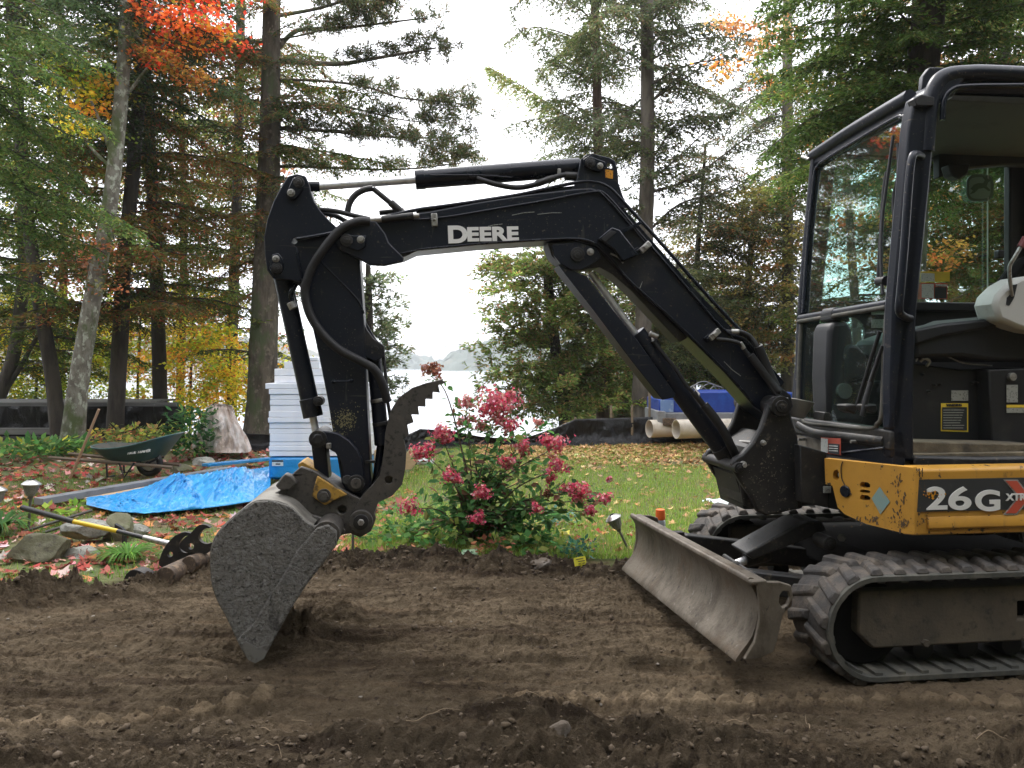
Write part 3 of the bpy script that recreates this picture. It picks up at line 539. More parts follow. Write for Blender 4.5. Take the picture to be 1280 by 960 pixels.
# ---- bucket (open side turned to the lower right)
bk = [(319, 627), (302.5, 638), (284, 653), (271, 668), (264, 685), (263, 706), (265, 731), (272, 752), (282, 770), (291, 789), (301, 810), (310, 824), (319, 828.5), (330, 822), (338, 806), (350, 783), (365, 756), (384, 727), (405, 700), (420, 681), (424, 666), (417, 656), (405, 653), (392, 658), (380, 650), (362, 633), (340, 626)]
bucket = plate('bucket', bk, .47, .488, cement, exc, .005, sm=0); 
plate('bucket_side', bk, 1.02, 1.038, cement, bucket, .005, base=.47)
cut = plate('side_cutter', [(396, 660), (410, 656), (421, 664), (421, 681), (405, 703), (384, 730), (365, 759), (350, 786), (338, 808), (330, 824), (319, 830), (310, 826), (301, 811), (296, 800), (318, 778), (334, 750), (352, 722), (370, 690)], .448, .47, cement, bucket, .008)
plate('worn_tip', [(302, 806), (307, 802), (322, 810), (337, 806), (330, 823), (319, 829), (310, 825)], .444, .4485, pm('scraped_tip_steel', (.2, .195, .18), .55, .3, [((.12, .11, .1), 30, .45, .65, 6)], [(90, .4, .003)]), bucket, 0)
bs = [E(x, y, .48) for x, y in [(319, 829), (309, 824), (300, 810), (290, 789), (281, 770), (271, 752), (264, 731), (262, 706), (263, 685), (270, 668), (283, 652.5), (302, 637), (319, 626), (340, 625), (362, 632), (380, 649), (392, 657)]]
bs = spline(bs, 4); vs = []; n_ = len(bs)
inn = []
for i, p in enumerate(bs):
    t = (bs[min(i + 1, n_ - 1)] - bs[max(i - 1, 0)]).normalized(); nrm = Vector((t.z, 0, -t.x)); inn.append(p + nrm * .018)
sh = MB(); shp = bs + inn[::-1]; sh.prism([(p.x, .485, p.z) for p in shp], (0, .54, 0)); sh.build('bucket_shell', shell_mat, bucket, .003, angle=30)
pin('hinge_tube', 408, 668, .462, 1.03, 15, worn, bucket, False, 32)
plate('bucket_ear', [(380, 650), (392, 644), (424, 655), (432, 664), (424, 672), (400, 672), (386, 664)], .60, .63, worn, bucket, .004)

# ---- boom cylinder
rod('piston_rod', (738, 341, .78), (800, 425, .78), .0165, chrome)
rod('boom_cylinder', (797, 419, .78), (908, 570, .78), .0425, black); rod('cylinder_cap', (795, 416, .78), (806, 431, .78), .046, black); rod('cylinder_port', (816, 424, .74), (822, 433, .76), .018, black_dusty)
rod('cylinder_port', (812, 417, .735), (822, 421, .735), .014, zinc); rod('cylinder_cap', (900, 559, .78), (909, 572, .78), .0455, black_dusty)
rod('cylinder_eye', (905, 564, .78), (914, 582, .78), .04, black_dusty)
plate('rod_guard', [(698, 331), (716, 338), (733, 345), (796, 424), (845, 493), (843, 497), (828, 500), (790, 452), (742, 388), (705, 341)], .705, .722, black, exc, .004)
plate('rod_guard', [(698, 331), (716, 338), (725, 345), (780, 418), (830, 490), (828, 500), (790, 452), (742, 388), (705, 341)], .722, .86, black_dusty, exc, .006)
pipe('hydraulic_hose', [(818, 428, .73), (832, 446, .72), (845, 462, .715), (858, 482, .71), (868, 492, .71)], .0095, rubber)
rod('hose_fitting', (866, 490, .71), (884, 512, .71), .014, black_dusty); pipe('hydraulic_hose', [(880, 506, .71), (893, 522, .70), (905, 540, .70), (914, 558, .71), (921, 572, .74)], .021, rubber)
pipe('hydraulic_hose', [(867, 484, .74), (874, 494, .70), (867, 494, .74)], .006, zinc)

# ---- swing post
sw = [(968, 494), (976, 498), (983, 499), (988, 510), (991, 526), (998, 547), (999, 562), (1000, 600), (998, 636), (978, 641), (958, 645), (948, 640), (938, 620), (926, 603), (918, 590), (916, 580), (919, 573), (928, 568), (941, 554), (952, 535), (958, 517), (963, 500)]
swing = plate('swing_post', sw, .595, .64, black_dusty, exc, .01)
plate('post_cheek', sw, .93, .97, black_dusty, swing, .01, base=.60)
plate('post_core', [(935, 560), (960, 540), (1000, 556), (1004, 636), (960, 642), (930, 632), (925, 600)], .64, .93, black_dusty, swing, .01)
plate('post_block', [(997, 566), (1048, 566), (1052, 600), (1060, 640), (1020, 632), (998, 634)], .70, 1.0, black_dusty, swing, .01)
pin('boom_foot_pin', 977, 508, .565, 1.0, 13, black_dusty, swing); pin('cylinder_foot_pin', 925, 585, .575, .99, 7, black_dusty, swing)
for q in ((954, 553.5, 3), (929, 581, 4)): bolt(q[0], q[1], .59, q[2], swing)
plate('post_skirt', [(918, 592), (930, 600), (952, 636), (930, 637), (924, 610)], .66, .95, black_dusty, swing, .006)
rod('cross_pin', (925, 552, .8), (943, 553.5, .62), .008, zinc, swing)
for k, pts in enumerate([[(903, 413, .70), (912, 415, .69), (925, 415, .68), (938, 421, .68), (947, 434, .66), (955, 452, .66), (964, 474, .64), (975, 492, .62)], [(895, 424, .67), (912, 426, .665), (925, 430, .66), (933, 441, .66), (945, 456, .65), (958, 474, .64), (972, 495, .62), (985, 500, .60)], [(905, 418, .74), (930, 418, .72), (948, 438, .68), (950, 452, .68), (960, 470, .68)]]):
    pipe('hydraulic_hose', pts, [.011, .0105, .012][k], rubber); 
pipe('hose_sleeve', [(948, 433, .655), (956, 453, .655), (963, 470, .65), (970, 484, .64)], .022, rubber); pipe('hose_sleeve', [(938, 444, .65), (950, 460, .645), (962, 476, .64), (974, 490, .62)], .019, rubber)
rod('hose_fitting', (914, 414.5, .69), (924, 415, .68), .0135, zinc); rod('hose_fitting', (925, 428, .66), (930, 436, .66), .011, zinc)
# light dish beside the window
MB().tube([E(1000, 500, .80), E(996, 522, .80)], [.07, .035], 20).build('lamp_bowl', pm('dull_lamp_metal', (.3, .28, .25), .5, .3), exc, .003)

# ---- upper frame (yellow skirt)
def quadpanel(name, P, off, mat, parent, bevel=.008): return MB().prism(P, off).build(name, mat, parent, bevel)
fr = [E(1030.6, 573, .45), E(1140, 584, .06), E(1140, 597, .055), E(1141, 667, .06), E(1131, 667, .10), E(1083, 655, .25), E(1056, 643, .37), E(1047, 634, .4), E(1040.5, 607, .42), E(1031.7, 605, .45)]
fpanel = MB(); n3 = (fr[2] - fr[0]).cross(fr[3] - fr[0]).normalized()
c0 = fr[0]
def onpl(px, py):     # project on the chamfer plane
    d_w = Vector(((px - CX) / F, 1, (CY - py) / F)); d = Vector((d_w.dot(AX), d_w.dot(AY), d_w.z)); o_ = Vector((-EO.dot(AX), -EO.dot(AY), H))
    t = (c0 - o_).dot(n3) / d.dot(n3); return o_ + d * t
chpx = [(1030.6, 573), (1140, 584.5), (1143, 597), (1143, 668), (1131, 667), (1083, 655), (1056, 643), (1047, 634), (1040.5, 607), (1031.7, 605)]
back = n3 if n3.y > 0 else -n3
def circ(px, py, rx, ry, n=18): return [onpl(px + rx * math.cos(t), py + ry * math.sin(t)) for t in np.linspace(0, 2 * math.pi, n + 1)[:-1]]
vent = []
for (cx_, cy_, hh) in ((1081, 606, 4), (1081, 614, 2.2), (1081, 622, 3.6)): vent.append([onpl(cx_ + x, cy_ + y) for x, y in ((-6, -hh * .3), (-4, -hh), (4, -hh + 1), (7, 0), (6, hh), (-2, hh), (-6, hh * .5))])
skirt = MB().prism([onpl(*p) for p in chpx], back * .03, [circ(1045, 594, 4, 7), *vent]).build('front_skirt', yellow, exc, 0)
MB().prism([onpl(x, y) + back * .031 for x, y in [(1038, 582), (1100, 590), (1100, 640), (1050, 628)]], back * .01).build('skirt_backing', cab_dark, skirt)
MB().cyl(onpl(1057, 614) - back * .008, onpl(1057, 614) + back * .01, .026, n=24).build('lock_plug', black_clean, skirt, .004); MB().cyl(onpl(1046, 594) + back * .012, onpl(1046, 594) + back * .033, .008, n=12).build('bolt', zinc, skirt, .002)
MB().prism([onpl(*p) - back * .002 for p in [(1090, 623), (1100, 608.5), (1113, 627), (1101, 643)]], -back * .001).build('faded_diamond_sticker', tealish, skirt)
pipe_pts = [onpl(*p) - back * .004 for p in [(1054, 577), (1052, 584), (1053, 598), (1058, 608), (1065, 618)]]
MB().tube(spline(pipe_pts, 4), .0022, 6).build('loose_cord', rubber, skirt)
for pp in ([(1149, 585), (1149.5, 596)], [(1153, 585), (1153, 596)]): MB().tube([E(p[0], p[1], .05) for p in pp], .0016, 6).build('loose_cord', rubber, skirt)
z_t, z_b = E(1150, 585, .06).z, E(1150, 669, .06).z; x0 = E(1141, 600, .06).x; x1 = x0 + 1.6
sp_ = MB().prism([(x0, .06, z_b), (x0, .06, z_t - .012), (x0, .075, z_t), (x0, .13, z_t + .004), (x0, .13, z_b - .01)], (x1 - x0, 0, 0)).build('side_skirt', yellow, exc, .006)
MB().prism([(x0 + .06, .058, z_b + .02), (x0 + .06, .047, z_b + .028), (x0 + .06, .047, z_b + .05), (x0 + .06, .058, z_b + .075)], (1.5, 0, 0)).build('pressed_rib', yellow, sp_, .004)
dz0, dz1 = E(1150, 640, .055).z, E(1150, 599.5, .055).z
MB().prism([(x0 + .004, .058, dz0), (x0 + 1.2, .058, dz0), (x0 + 1.2, .058, dz1), (x0 + .004, .058, dz1)], (0, -.002, 0)).build('model_decal', decal_black, sp_)
def glyph(ch, xa, xb, yt, yb_, a, bold=.02):
    o = text(ch, xa, yb_, a, 20, 0, white_txt, 'lettering', sp_, 1, bold)
    xs = [v.co.x for v in o.data.vertices]; ys = [v.co.y for v in o.data.vertices]; p0, p1 = E(xa, yb_, a), E(xb, yt, a)
    for v in o.data.vertices: v.co.x = (v.co.x - min(xs)) / (max(xs) - min(xs)) * (p1.x - p0.x); v.co.y = (v.co.y - min(ys)) / (max(ys) - min(ys)) * (p1.z - p0.z)
    return o
glyph('2', 1158, 1184, 608, 637.5, .0545); glyph('6', 1185.5, 1214, 608, 638, .0545); glyph('G', 1219, 1250, 612, 639.5, .0545, .03)
def dec(name, px, a, mat, parent, t=.0015, base=None): 
    return MB().prism([E(x, y, a) for x, y in px], (0, -t, 0)).build(name, mat, parent)
dec('cross_emblem', [(1254, 599.5), (1272, 599.5), (1283, 614), (1294, 599.5), (1312, 599.5), (1294, 621), (1312, 643), (1294, 643), (1283, 628), (1271, 643.5), (1254, 643.5), (1272, 621)], .0545, label_grey, sp_)
dec('cross_emblem_red', [(1257, 601), (1271, 601), (1283, 617), (1295, 601), (1309, 601), (1291, 621), (1309, 641.5), (1295, 641.5), (1283, 626), (1270, 641.5), (1257, 641.5), (1275, 621)], .0525, red_decal, sp_)
text('XTR', 1257, 626, .0505, 9, 0, white_txt, 'lettering', sp_, 1.15, .04).scale = (.87,) * 3
# deck under the cab and body behind, off to the right
MB().prism([(.09, .50, z_b + .03), (.09, 1.3, z_b + .03), (1.75, 1.3, z_b + .03), (1.75, .12, z_b + .03), (.28, .12, z_b + .03)], (0, 0, z_t - z_b - .04)).build('slew_deck', shade_black, exc, .01)
MB().prism([(1.72, .10, z_t), (2.1, .10, z_t), (2.1, .10, z_t + .5), (1.72, .10, z_t + .5)], (0, 1.3, 0)).build('engine_hood', yellow, exc, .03)
MB().cyl((.78, .77, .47), (.78, .77, .60), .34, n=40).build('slew_ring', shade_black, exc, .01)
plate('front_bracket', [(1000, 556), (1034, 566), (1034, 606), (1042, 612), (1050, 638), (1002, 628)], .50, .56, black_dusty, exc, .006)
MB().box(E(1036, 612, .49), (.05, .01, .03)).build('serial_plate', label_grey, exc, .001)

# ---- cab. front plane leans back with height
def xf(z): return .215 + (z - .9) * .105
CA, CB = .2, 1.15
def cp(z, y, dx=0): return Vector((xf(z) + dx, y, z))
ZT, ZS = 2.39, 1.555
cab = empty('cab', (0, 0, 0), None, None); cab.parent = exc
def bar(name, pts, w, d, mat=black, parent=cab, bev=.012):
    """rectangular bar through points; w across x, d across y"""
    b = MB(); P = [Vector(p) for p in pts]; K = len(P)
    vs = []; fs = []
    for p in P: vs += [p + Vector((-w / 2, -d / 2, 0)), p + Vector((w / 2, -d / 2, 0)), p + Vector((w / 2, d / 2, 0)), p + Vector((-w / 2, d / 2, 0))]
    for i in range(K - 1):
        for k in range(4): fs.append([i * 4 + k, i * 4 + (k + 1) % 4, i * 4 + 4 + (k + 1) % 4, i * 4 + 4 + k])
    fs += [[0, 1, 2, 3], [K * 4 - 1, K * 4 - 2, K * 4 - 3, K * 4 - 4]]
    return b.add(vs, fs).build(name, mat, parent, bev)
# near post: outline in the side plane
plate('front_post', [(1143, 121), (1152, 117), (1160, 116), (1171, 104), (1181, 95), (1190, 94), (1183, 108), (1175, 130), (1168, 175), (1162, 240), (1154, 320), (1146, 400), (1143, 470), (1143, 578), (1115, 573), (1114, 480), (1117, 380), (1129, 250), (1136, 160)], CA, CA + .07, black, cab, .012)
# roof rail along the side, tube
rp = [E(*p) for p in [(1157, 190, CA + .02), (1160, 150, CA + .02), (1163, 125, CA + .02), (1171, 104, CA + .02), (1184, 94.5, CA + .02), (1205, 91.5, CA + .02), (1250, 91.5, CA + .02)]] ; rp.append(rp[-1] + Vector((.7, 0, 0)))
MB().tube(spline(rp, 5), .033, 16).build('roof_rail', black, cab, angle=60)
pipe('door_seal', [(1178, 150, CA + .0), (1180, 125, CA), (1190, 112, CA), (1210, 108, CA), (1280, 107, CA), (1330, 107, CA)], .012, black_clean, cab)
# grab handle on the post
pipe('grab_handle', [(1152, 196, CA + .0), (1146, 193, CA - .03), (1140, 197, CA - .05), (1136, 230, CA - .055), (1131, 300, CA - .055), (1126, 360, CA - .055), (1124, 388, CA - .05), (1131, 396, CA - .02), (1138, 398, CA + .01)], .016, black, cab, 12)
plate('mirror_bracket', [(1143, 123), (1152, 118), (1168, 121), (1168, 132), (1146, 132)], CA - .02, CA + .03, zinc if False else black_dusty, cab, .003)
# far post, sills, beams
bar('far_front_post', [cp(.93, CB - .03, .055), cp(1.55, CB - .03, .055), cp(ZT + .03, CB - .03, .055)], .09, .07)
bar('windshield_edge', [cp(.98, CA + .03, .0), cp(ZT - .02, CA + .03, .0)], .05, .06)
top = MB().prism([cp(ZT - .06, CA, -.012), cp(ZT + .03, CA, 0), (xf(ZT) + .12, CA, ZT + .11), (xf(ZT) + .2, CA, ZT + .12), (xf(ZT) + .12, CA, ZT - .0)], (0, CB - CA, 0)).build('front_header', black, cab, .015)
MB().prism([(xf(ZT) + .1, CA + .03, ZT + .10), (1.75, CA + .03, ZT + .12), (1.75, CA + .03, ZT + .065), (xf(ZT) + .12, CA + .03, ZT + .03)], (0, CB - CA - .05, 0)).build('roof', black, cab, .02)
MB().box((.98, (CA + CB) / 2, ZT + .015), (1.2, CB - CA - .1, .03)).build('roof_lining', cab_grey, cab, .005)
plate('roof_ear', [(1152, 116), (1154, 95), (1162, 84), (1178, 84), (1190, 88), (1170, 104), (1160, 116)], CA + .16, CA + .19, black, cab, .004)
MB().box((xf(.93) + .02, (CA + CB) / 2, .935), (.07, CB - CA, .09)).build('front_sill', black_dusty, cab, .012)
MB().prism([cp(.80, CA, .01), cp(.895, CA, .0), cp(.895, CA, .06), cp(.80, CA, .06)], (0, CB - CA, 0)).build('lower_front_panel', black, cab, .006)
MB().prism([cp(.815, CA + .42, .003), cp(.885, CA + .42, -.004), cp(.885, CA + .42, .05), cp(.815, CA + .42, .05)], (0, .50, 0)).build('khaki_strip', pm('dusty_khaki', (.17, .15, .115), .7, 0, [((.1, .085, .065), 12, .4, .7, 5)]), cab, .003)
# window rail between the two panes, following a slight slope, and rubber frame of the lower pane
def fpx(px, py):      # point on the front plane from the photograph
    d_w = Vector(((px - CX) / F, 1, (CY - py) / F)); d = Vector((d_w.dot(AX), d_w.dot(AY), d_w.z)); o_ = Vector((-EO.dot(AX), -EO.dot(AY), H))
    nn = Vector((1, 0, -.105)).normalized(); p0 = Vector((.215, 0, .9)); t = (p0 - o_).dot(nn) / d.dot(nn); return o_ + d * t
def ftube(name, pts, r, mat, parent=cab, off=0, sm=4, n=8): 
    P = [fpx(*p) + Vector((off, 0, 0)) for p in pts]; return MB().tube(spline(P, sm) if sm else P, r, n).build(name, mat, parent, angle=60)
ftube('window_rail', [(1003, 398), (1113, 380)], .02, black, off=-.01, sm=0)
ftube('window_rail', [(1003, 402), (1113, 384)], .012, zinc if False else belt_side, off=-.02, sm=0)
ftube('lower_window_seal', [(1004, 405), (1001, 470), (1001, 510), (1006, 524), (1014, 529), (1040, 532), (1090, 536), (1100, 530), (1106, 515), (1109, 440), (1112, 388)], .011, belt_side, off=-.012)
ftube('upper_window_seal', [(1006, 392), (1012, 300), (1020, 222), (1025, 208), (1034, 200), (1080, 172), (1122, 148), (1131, 147), (1133, 155), (1126, 250), (1113, 370)], .013, black_clean, off=-.008)
ftube('front_frame', [(1016, 196), (1060, 167), (1100, 143), (1138, 121)], .034, black, off=.0)
ftube('front_frame', [(999, 520), (999, 470), (1001, 400), (1009, 300), (1018, 200)], .022, black, off=.0)
ftube('front_frame', [(1000, 531), (1020, 541), (1060, 546), (1108, 552)], .026, black_dusty, off=.0)
MB().add([fpx(1006, 395), fpx(1019, 204), fpx(1133, 143), fpx(1116, 378)], [[0, 1, 2, 3]]).build('windshield', glass, cab, smooth=False)
MB().add([fpx(1002, 404), fpx(1113, 386), fpx(1104, 538), fpx(1003, 530)], [[0, 1, 2, 3]]).build('lower_windshield', glass_low, cab, smooth=False)
ftube('handle_peg', [(1009, 196), (1018, 199)], .008, zinc, off=-.03, sm=0)
# wiper
ftube('wiper_arm', [(1114, 368), (1112, 330), (1113, 280), (1119, 230), (1127, 170)], .007, cab_dark, off=-.04); ftube('wiper_blade', [(1107, 352), (1110, 300), (1114, 240), (1118, 215)], .010, cab_dark, off=-.035)
ftube('wiper_motor', [(1106, 352), (1116, 351)], .022, cab_dark, off=-.03, sm=0); ftube('wiper_cable', [(1118, 350), (1124, 300), (1122, 250), (1128, 220), (1128, 180)], .008, rubber, off=-.02)
ftube('wiper_arm', [(1108, 414), (1098, 445), (1080, 505), (1074, 516)], .009, cab_dark, off=-.03, sm=0); ftube('wiper_blade', [(1113, 432), (1100, 470), (1084, 515)], .008, cab_dark, off=-.035, sm=0)
# warning decal on the lower front
def fdec(name, px, mat, off=-.03): P = [fpx(*p) + Vector((off, 0, 0)) for p in px]; return MB().prism(P, (-.0015, 0, 0)).build(name, mat, cab)
fdec('warning_sticker', [(1035, 546.5), (1060, 548), (1060, 569), (1035, 566)], red_decal, -.035); fdec('sticker_picture', [(1036, 547.5), (1044.5, 548.5), (1044.5, 566), (1036, 565)], label_white, -.039); fdec('sticker_text', [(1045.5, 554), (1059, 555), (1059, 568), (1045.5, 566)], decal_black, -.039)
for yy in (556.5, 559.5, 562.5): fdec('text_line', [(1046.5, yy), (1058, yy + .6), (1058, yy + 1.6), (1046.5, yy + 1)], label_white, -.042)
for q in ((1075, 552), (1008, 549)): MB().cyl(fpx(*q) + Vector((-.045, 0, 0)), fpx(*q), .008, n=8).build('bolt', zinc, cab)
MB().tube([fpx(1113, 560) + Vector((-.03, 0, 0)), fpx(1060, 558) + Vector((-.03, 0, -.03)), ], .006, 6).build('bottom_seal', black_clean, cab)
# side sill, rear post (out of frame mostly), right wall
sill0 = E(1143, 560, CA); SX = sill0.x
MB().prism([(SX, CA, .80), (1.75, CA, .80), (1.75, CA, .855), (SX + .3, CA, .86), (SX, CA, .87)], (0, .12, 0)).build('door_sill', black_dusty, cab, .012)
MB().box((1.0, (CA + CB) / 2, .85), (1.5, CB - CA - .06, .05)).build('cab_floor', floor_mat, cab, .004)
MB().prism([(SX + .02, CA + .06, .86), (SX + .62, CA + .06, .86), (SX + .62, CA + .06, .905), (SX + .30, CA + .06, .915), (SX + .02, CA + .06, .925)], (0, .16, 0)).build('step_ledge', floor_mat, cab, .006)
bar('door_rear_post', [(1.33, CA + .03, .86), (1.38, CA + .03, 1.6), (1.36, CA + .03, ZT)], .09, .06)
# right wall with long window and rounded low window
zb = E(1200, 381, CB).z; xr = E(1254, 300, CB).x; xr2 = E(1268, 300, CB).x
rw = [cp(.86, CB - .02, .05), cp(zb, CB - .02, .05), (1.70, CB - .02, zb), (1.70, CB - .02, .86)]
win = [E(x, y, CB - .02) for x, y in [(1004, 440), (1004, 415), (1012, 399), (1030, 396), (1064, 396), (1078, 405), (1081, 418), (1074, 430), (1050, 438), (1030, 446), (1020, 452), (1010, 457)]]
MB().prism(rw, (0, .02, 0), [spline(win, 3, True)]).build('right_wall', cab_dark, cab, 0)
MB().add(win, [list(range(len(win)))]).build('low_side_window', glass, cab, smooth=False)
MB().prism([(xr, CB - .05, zb), (xr + .10, CB - .05, zb), (xr + .10, CB - .05, ZT), (xr, CB - .05, ZT)], (0, .05, 0)).build('right_rear_post', cab_dark, cab, .01)
MB().prism([(.4, CB - .05, zb - .04), (1.7, CB - .05, zb - .04), (1.7, CB - .05, zb + .01), (.4, CB - .05, zb + .01)], (0, .06, 0)).build('right_window_sill', cab_dark, cab, .008)
ztw = E(1200, 203, CB).z
MB().prism([(.4, CB - .05, ztw), (1.7, CB - .05, ztw), (1.7, CB - .05, ZT + .03), (.4, CB - .05, ZT + .03)], (0, .06, 0)).build('right_header', cab_dark, cab, .01)
MB().add([cp(zb, CB - .01, .06), cp(ztw, CB - .01, .06), (xr + .02, CB - .01, ztw), (xr + .02, CB - .01, zb)], [[0, 1, 2, 3]]).build('right_window', glass, cab, smooth=False)
MB().add([(xr + .1, CB - .01, zb), (xr + .1, CB - .01, ztw), (1.7, CB - .01, ztw), (1.7, CB - .01, zb)], [[0, 1, 2, 3]]).build('right_rear_window', glass, cab, smooth=False)
xe = E(1233, 300, CB - .02).x; MB().box((xe, CB - .03, (zb + ztw) / 2), (.006, .006, ztw - zb)).build('window_edge', pm('pane_edge', (.4, .5, .42), .4), cab)
MB().box(E(1249, 318, CB - .07), (.035, .04, .045)).build('window_latch', cab_dark, cab, .006)
def rdec(name, px, a, mat): return dec(name, px, a, mat, cab)
rdec('window_sticker', [(1151, 339), (1187, 340), (1187, 352), (1151, 352)], CB - .035, warn_yel); rdec('sticker_picture', [(1151, 341), (1168, 342), (1168, 352), (1151, 352)], CB - .038, label_white)
rdec('window_sticker', [(1151, 353.5), (1184, 354), (1184, 374), (1151, 373)], CB - .035, red_decal); rdec('sticker_picture', [(1152, 355), (1167, 355), (1167, 372.5), (1152, 372)], CB - .038, label_white); rdec('sticker_text', [(1168.5, 359), (1183, 359), (1183, 373), (1168.5, 373)], CB - .038, decal_black)
text('DANGER', 1170, 358, CB - .04, 3, 0, label_white, 'lettering', cab).scale = (1.1,) * 3
# leaping-animal style round emblem on the pane is read only as a pale rounded badge
bd = [E(1224.5 + 17 * math.copysign(abs(math.cos(t)) ** .6, math.cos(t)), 235 + 17 * math.copysign(abs(math.sin(t)) ** .6, math.sin(t)), CB - .03) for t in np.linspace(0, 2 * math.pi, 25)[:-1]]
bd2 = [E(1224.5 + 13.5 * math.copysign(abs(math.cos(t)) ** .6, math.cos(t)), 235 + 13.5 * math.copysign(abs(math.sin(t)) ** .6, math.sin(t)), CB - .035) for t in np.linspace(0, 2 * math.pi, 25)[:-1]]
MB().prism(bd, (0, -.003, 0)).build('pane_badge', pm('badge_green', (.12, .2, .16), .5), cab); MB().prism(bd2, (0, -.003, 0)).build('badge_field', pm('badge_pale_green', (.22, .36, .29), .5), cab)
deer = [(1213, 236), (1217, 231), (1222, 229), (1229, 229), (1231, 225), (1228, 221), (1231, 222), (1233, 219), (1234, 223), (1238, 226), (1235, 228), (1233, 233), (1238, 238), (1236, 239), (1230, 235), (1223, 236), (1218, 241), (1212, 243), (1216, 238)]
MB().prism([E(x, y, CB - .0385) for x, y in deer], (0, -.002, 0)).build('leaping_emblem', pm('badge_dark_green', (.08, .15, .11), .5), cab)
# rear wall panel seen through the door
plate('header_panel', [(1175, 186), (1330, 186), (1330, 208), (1255, 206), (1200, 212), (1175, 222)], CB - .12, CB - .06, cab_dark, cab, .01)
plate('sun_visor', [(1186, 205), (1214, 204), (1210, 218), (1200, 224), (1190, 219)], CB - .2, CB - .13, cab_dark, cab, .01)
MB().box((1.66, (CA + CB) / 2, 1.2), (.06, CB - CA - .1, .75)).build('rear_wall', cab_dark, cab, .01)
bar('rear_post', [(1.66, CB - .08, 1.5), (1.62, CB - .08, ZT)], .09, .06, cab_dark)
# seat base front with labels
pb = plate('seat_base', [(1130, 452), (1200, 462), (1232, 462), (1238, 545), (1236, 556), (1130, 556)], CA + .30, CA + .42, cab_dark, cab, .008)
plate('seat_base_side', [(1236, 462), (1340, 458), (1340, 560), (1240, 556)], CA + .22, CA + .4, cab_dark, cab, .008)
seat = plate('seat_cushion', [(1143, 423), (1180, 410), (1235, 400), (1250, 394), (1340, 390), (1340, 452), (1250, 452), (1200, 446), (1144, 448)], CA + .22, CA + .7, seat_mat, cab, .02)
plate('armrest', [(1143, 412), (1180, 404), (1240, 398), (1262, 392), (1262, 404), (1240, 410), (1180, 420), (1145, 432)], CA + .2, CA + .28, seat_mat, cab, .012)
plate('seat_back', [(1234, 402), (1236, 384), (1246, 362), (1262, 340), (1280, 322), (1345, 300), (1345, 312), (1284, 334), (1270, 352), (1258, 374), (1252, 402)], CA + .30, CA + .36, shade_black, cab, .03)
con = plate('control_console', [(1243, 380), (1247, 368), (1260, 355), (1276, 346), (1330, 338), (1330, 420), (1290, 415), (1272, 410), (1249, 400)], CA + .12, CA + .26, console_w, cab, .02)
plate('console_slot', [(1266, 356), (1272, 355), (1268, 372), (1262, 382), (1258, 381), (1259, 372), (1264, 367)], CA + .117, CA + .125, cab_dark, cab, .001)
pipe('lock_lever', [(1265, 370, CA + .12), (1263, 355, CA + .1), (1262, 334, CA + .08), (1268, 322, CA + .06), (1276, 308, CA + .05)], .008, zinc, cab); pipe('lever_grip', [(1275, 309, CA + .05), (1282, 297, CA + .05)], .014, red_grip, cab)
rdec('instruction_label', [(1176, 504), (1210, 504), (1210, 540), (1176, 539)], CA + .298, warn_yel); rdec('label_text_field', [(1177.5, 509), (1208.5, 509), (1208.5, 538), (1177.5, 537)], CA + .295, decal_black)
text('WARNING', 1183, 508, CA + .294, 3.2, 0, decal_black, 'lettering', cab).scale = (1, 1, 1)
for k in range(8): rdec('text_line', [(1179, 512 + 3.2 * k), (1205 - (k * 37 % 6), 512 + 3.2 * k), (1205 - (k * 37 % 6), 513 + 3.2 * k), (1179, 513 + 3.2 * k)], CA + .293, label_grey)
rdec('part_label', [(1189, 488), (1210, 488), (1210, 501), (1189, 501)], CA + .298, label_grey); rdec('part_label', [(1258, 481), (1272, 481), (1272, 503), (1258, 503)], CA + .215, label_grey)
rdec('instruction_label', [(1258, 506), (1285, 506), (1285, 509.5), (1258, 509.5)], CA + .217, warn_yel); rdec('instruction_label', [(1258, 510), (1285, 510), (1285, 516), (1258, 516)], CA + .217, label_grey)
rdec('decal_on_wall', [(1089, 386), (1106, 386), (1106, 393), (1089, 393)], CB - .03, label_white); rdec('decal_on_wall', [(1089, 399), (1109, 399), (1109, 410), (1089, 410)], CB - .03, label_grey)
pin('round_knob', 1267, 471, CA + .20, CA + .23, 5, zinc, cab, False)
for q in ((1167, 481), (1173, 480), (1213, 479), (1219, 478), (1152, 468), (1160, 489), (1245, 503), (1234, 487)): bolt(q[0], q[1], CA + .30, 2.0, cab, black_dusty)
pipe('loose_wire', [(1145, 452, CA + .28), (1152, 441, CA + .27), (1164, 439, CA + .27), (1185, 446, CA + .27), (1205, 454, CA + .28), (1240, 457, CA + .28)], .003, zinc, cab); pipe('latch', [(1150, 452, CA + .28), (1156, 448, CA + .27), (1162, 452, CA + .27), (1158, 458, CA + .27)], .007, zinc, cab)
MB().box(E(1226, 560, CA + .09), (.05, .03, .022), Matrix.Rotation(.3, 3, 'Z')).build('orange_clip', pm('orange_plastic', (.6, .22, .03), .5), cab, .005)
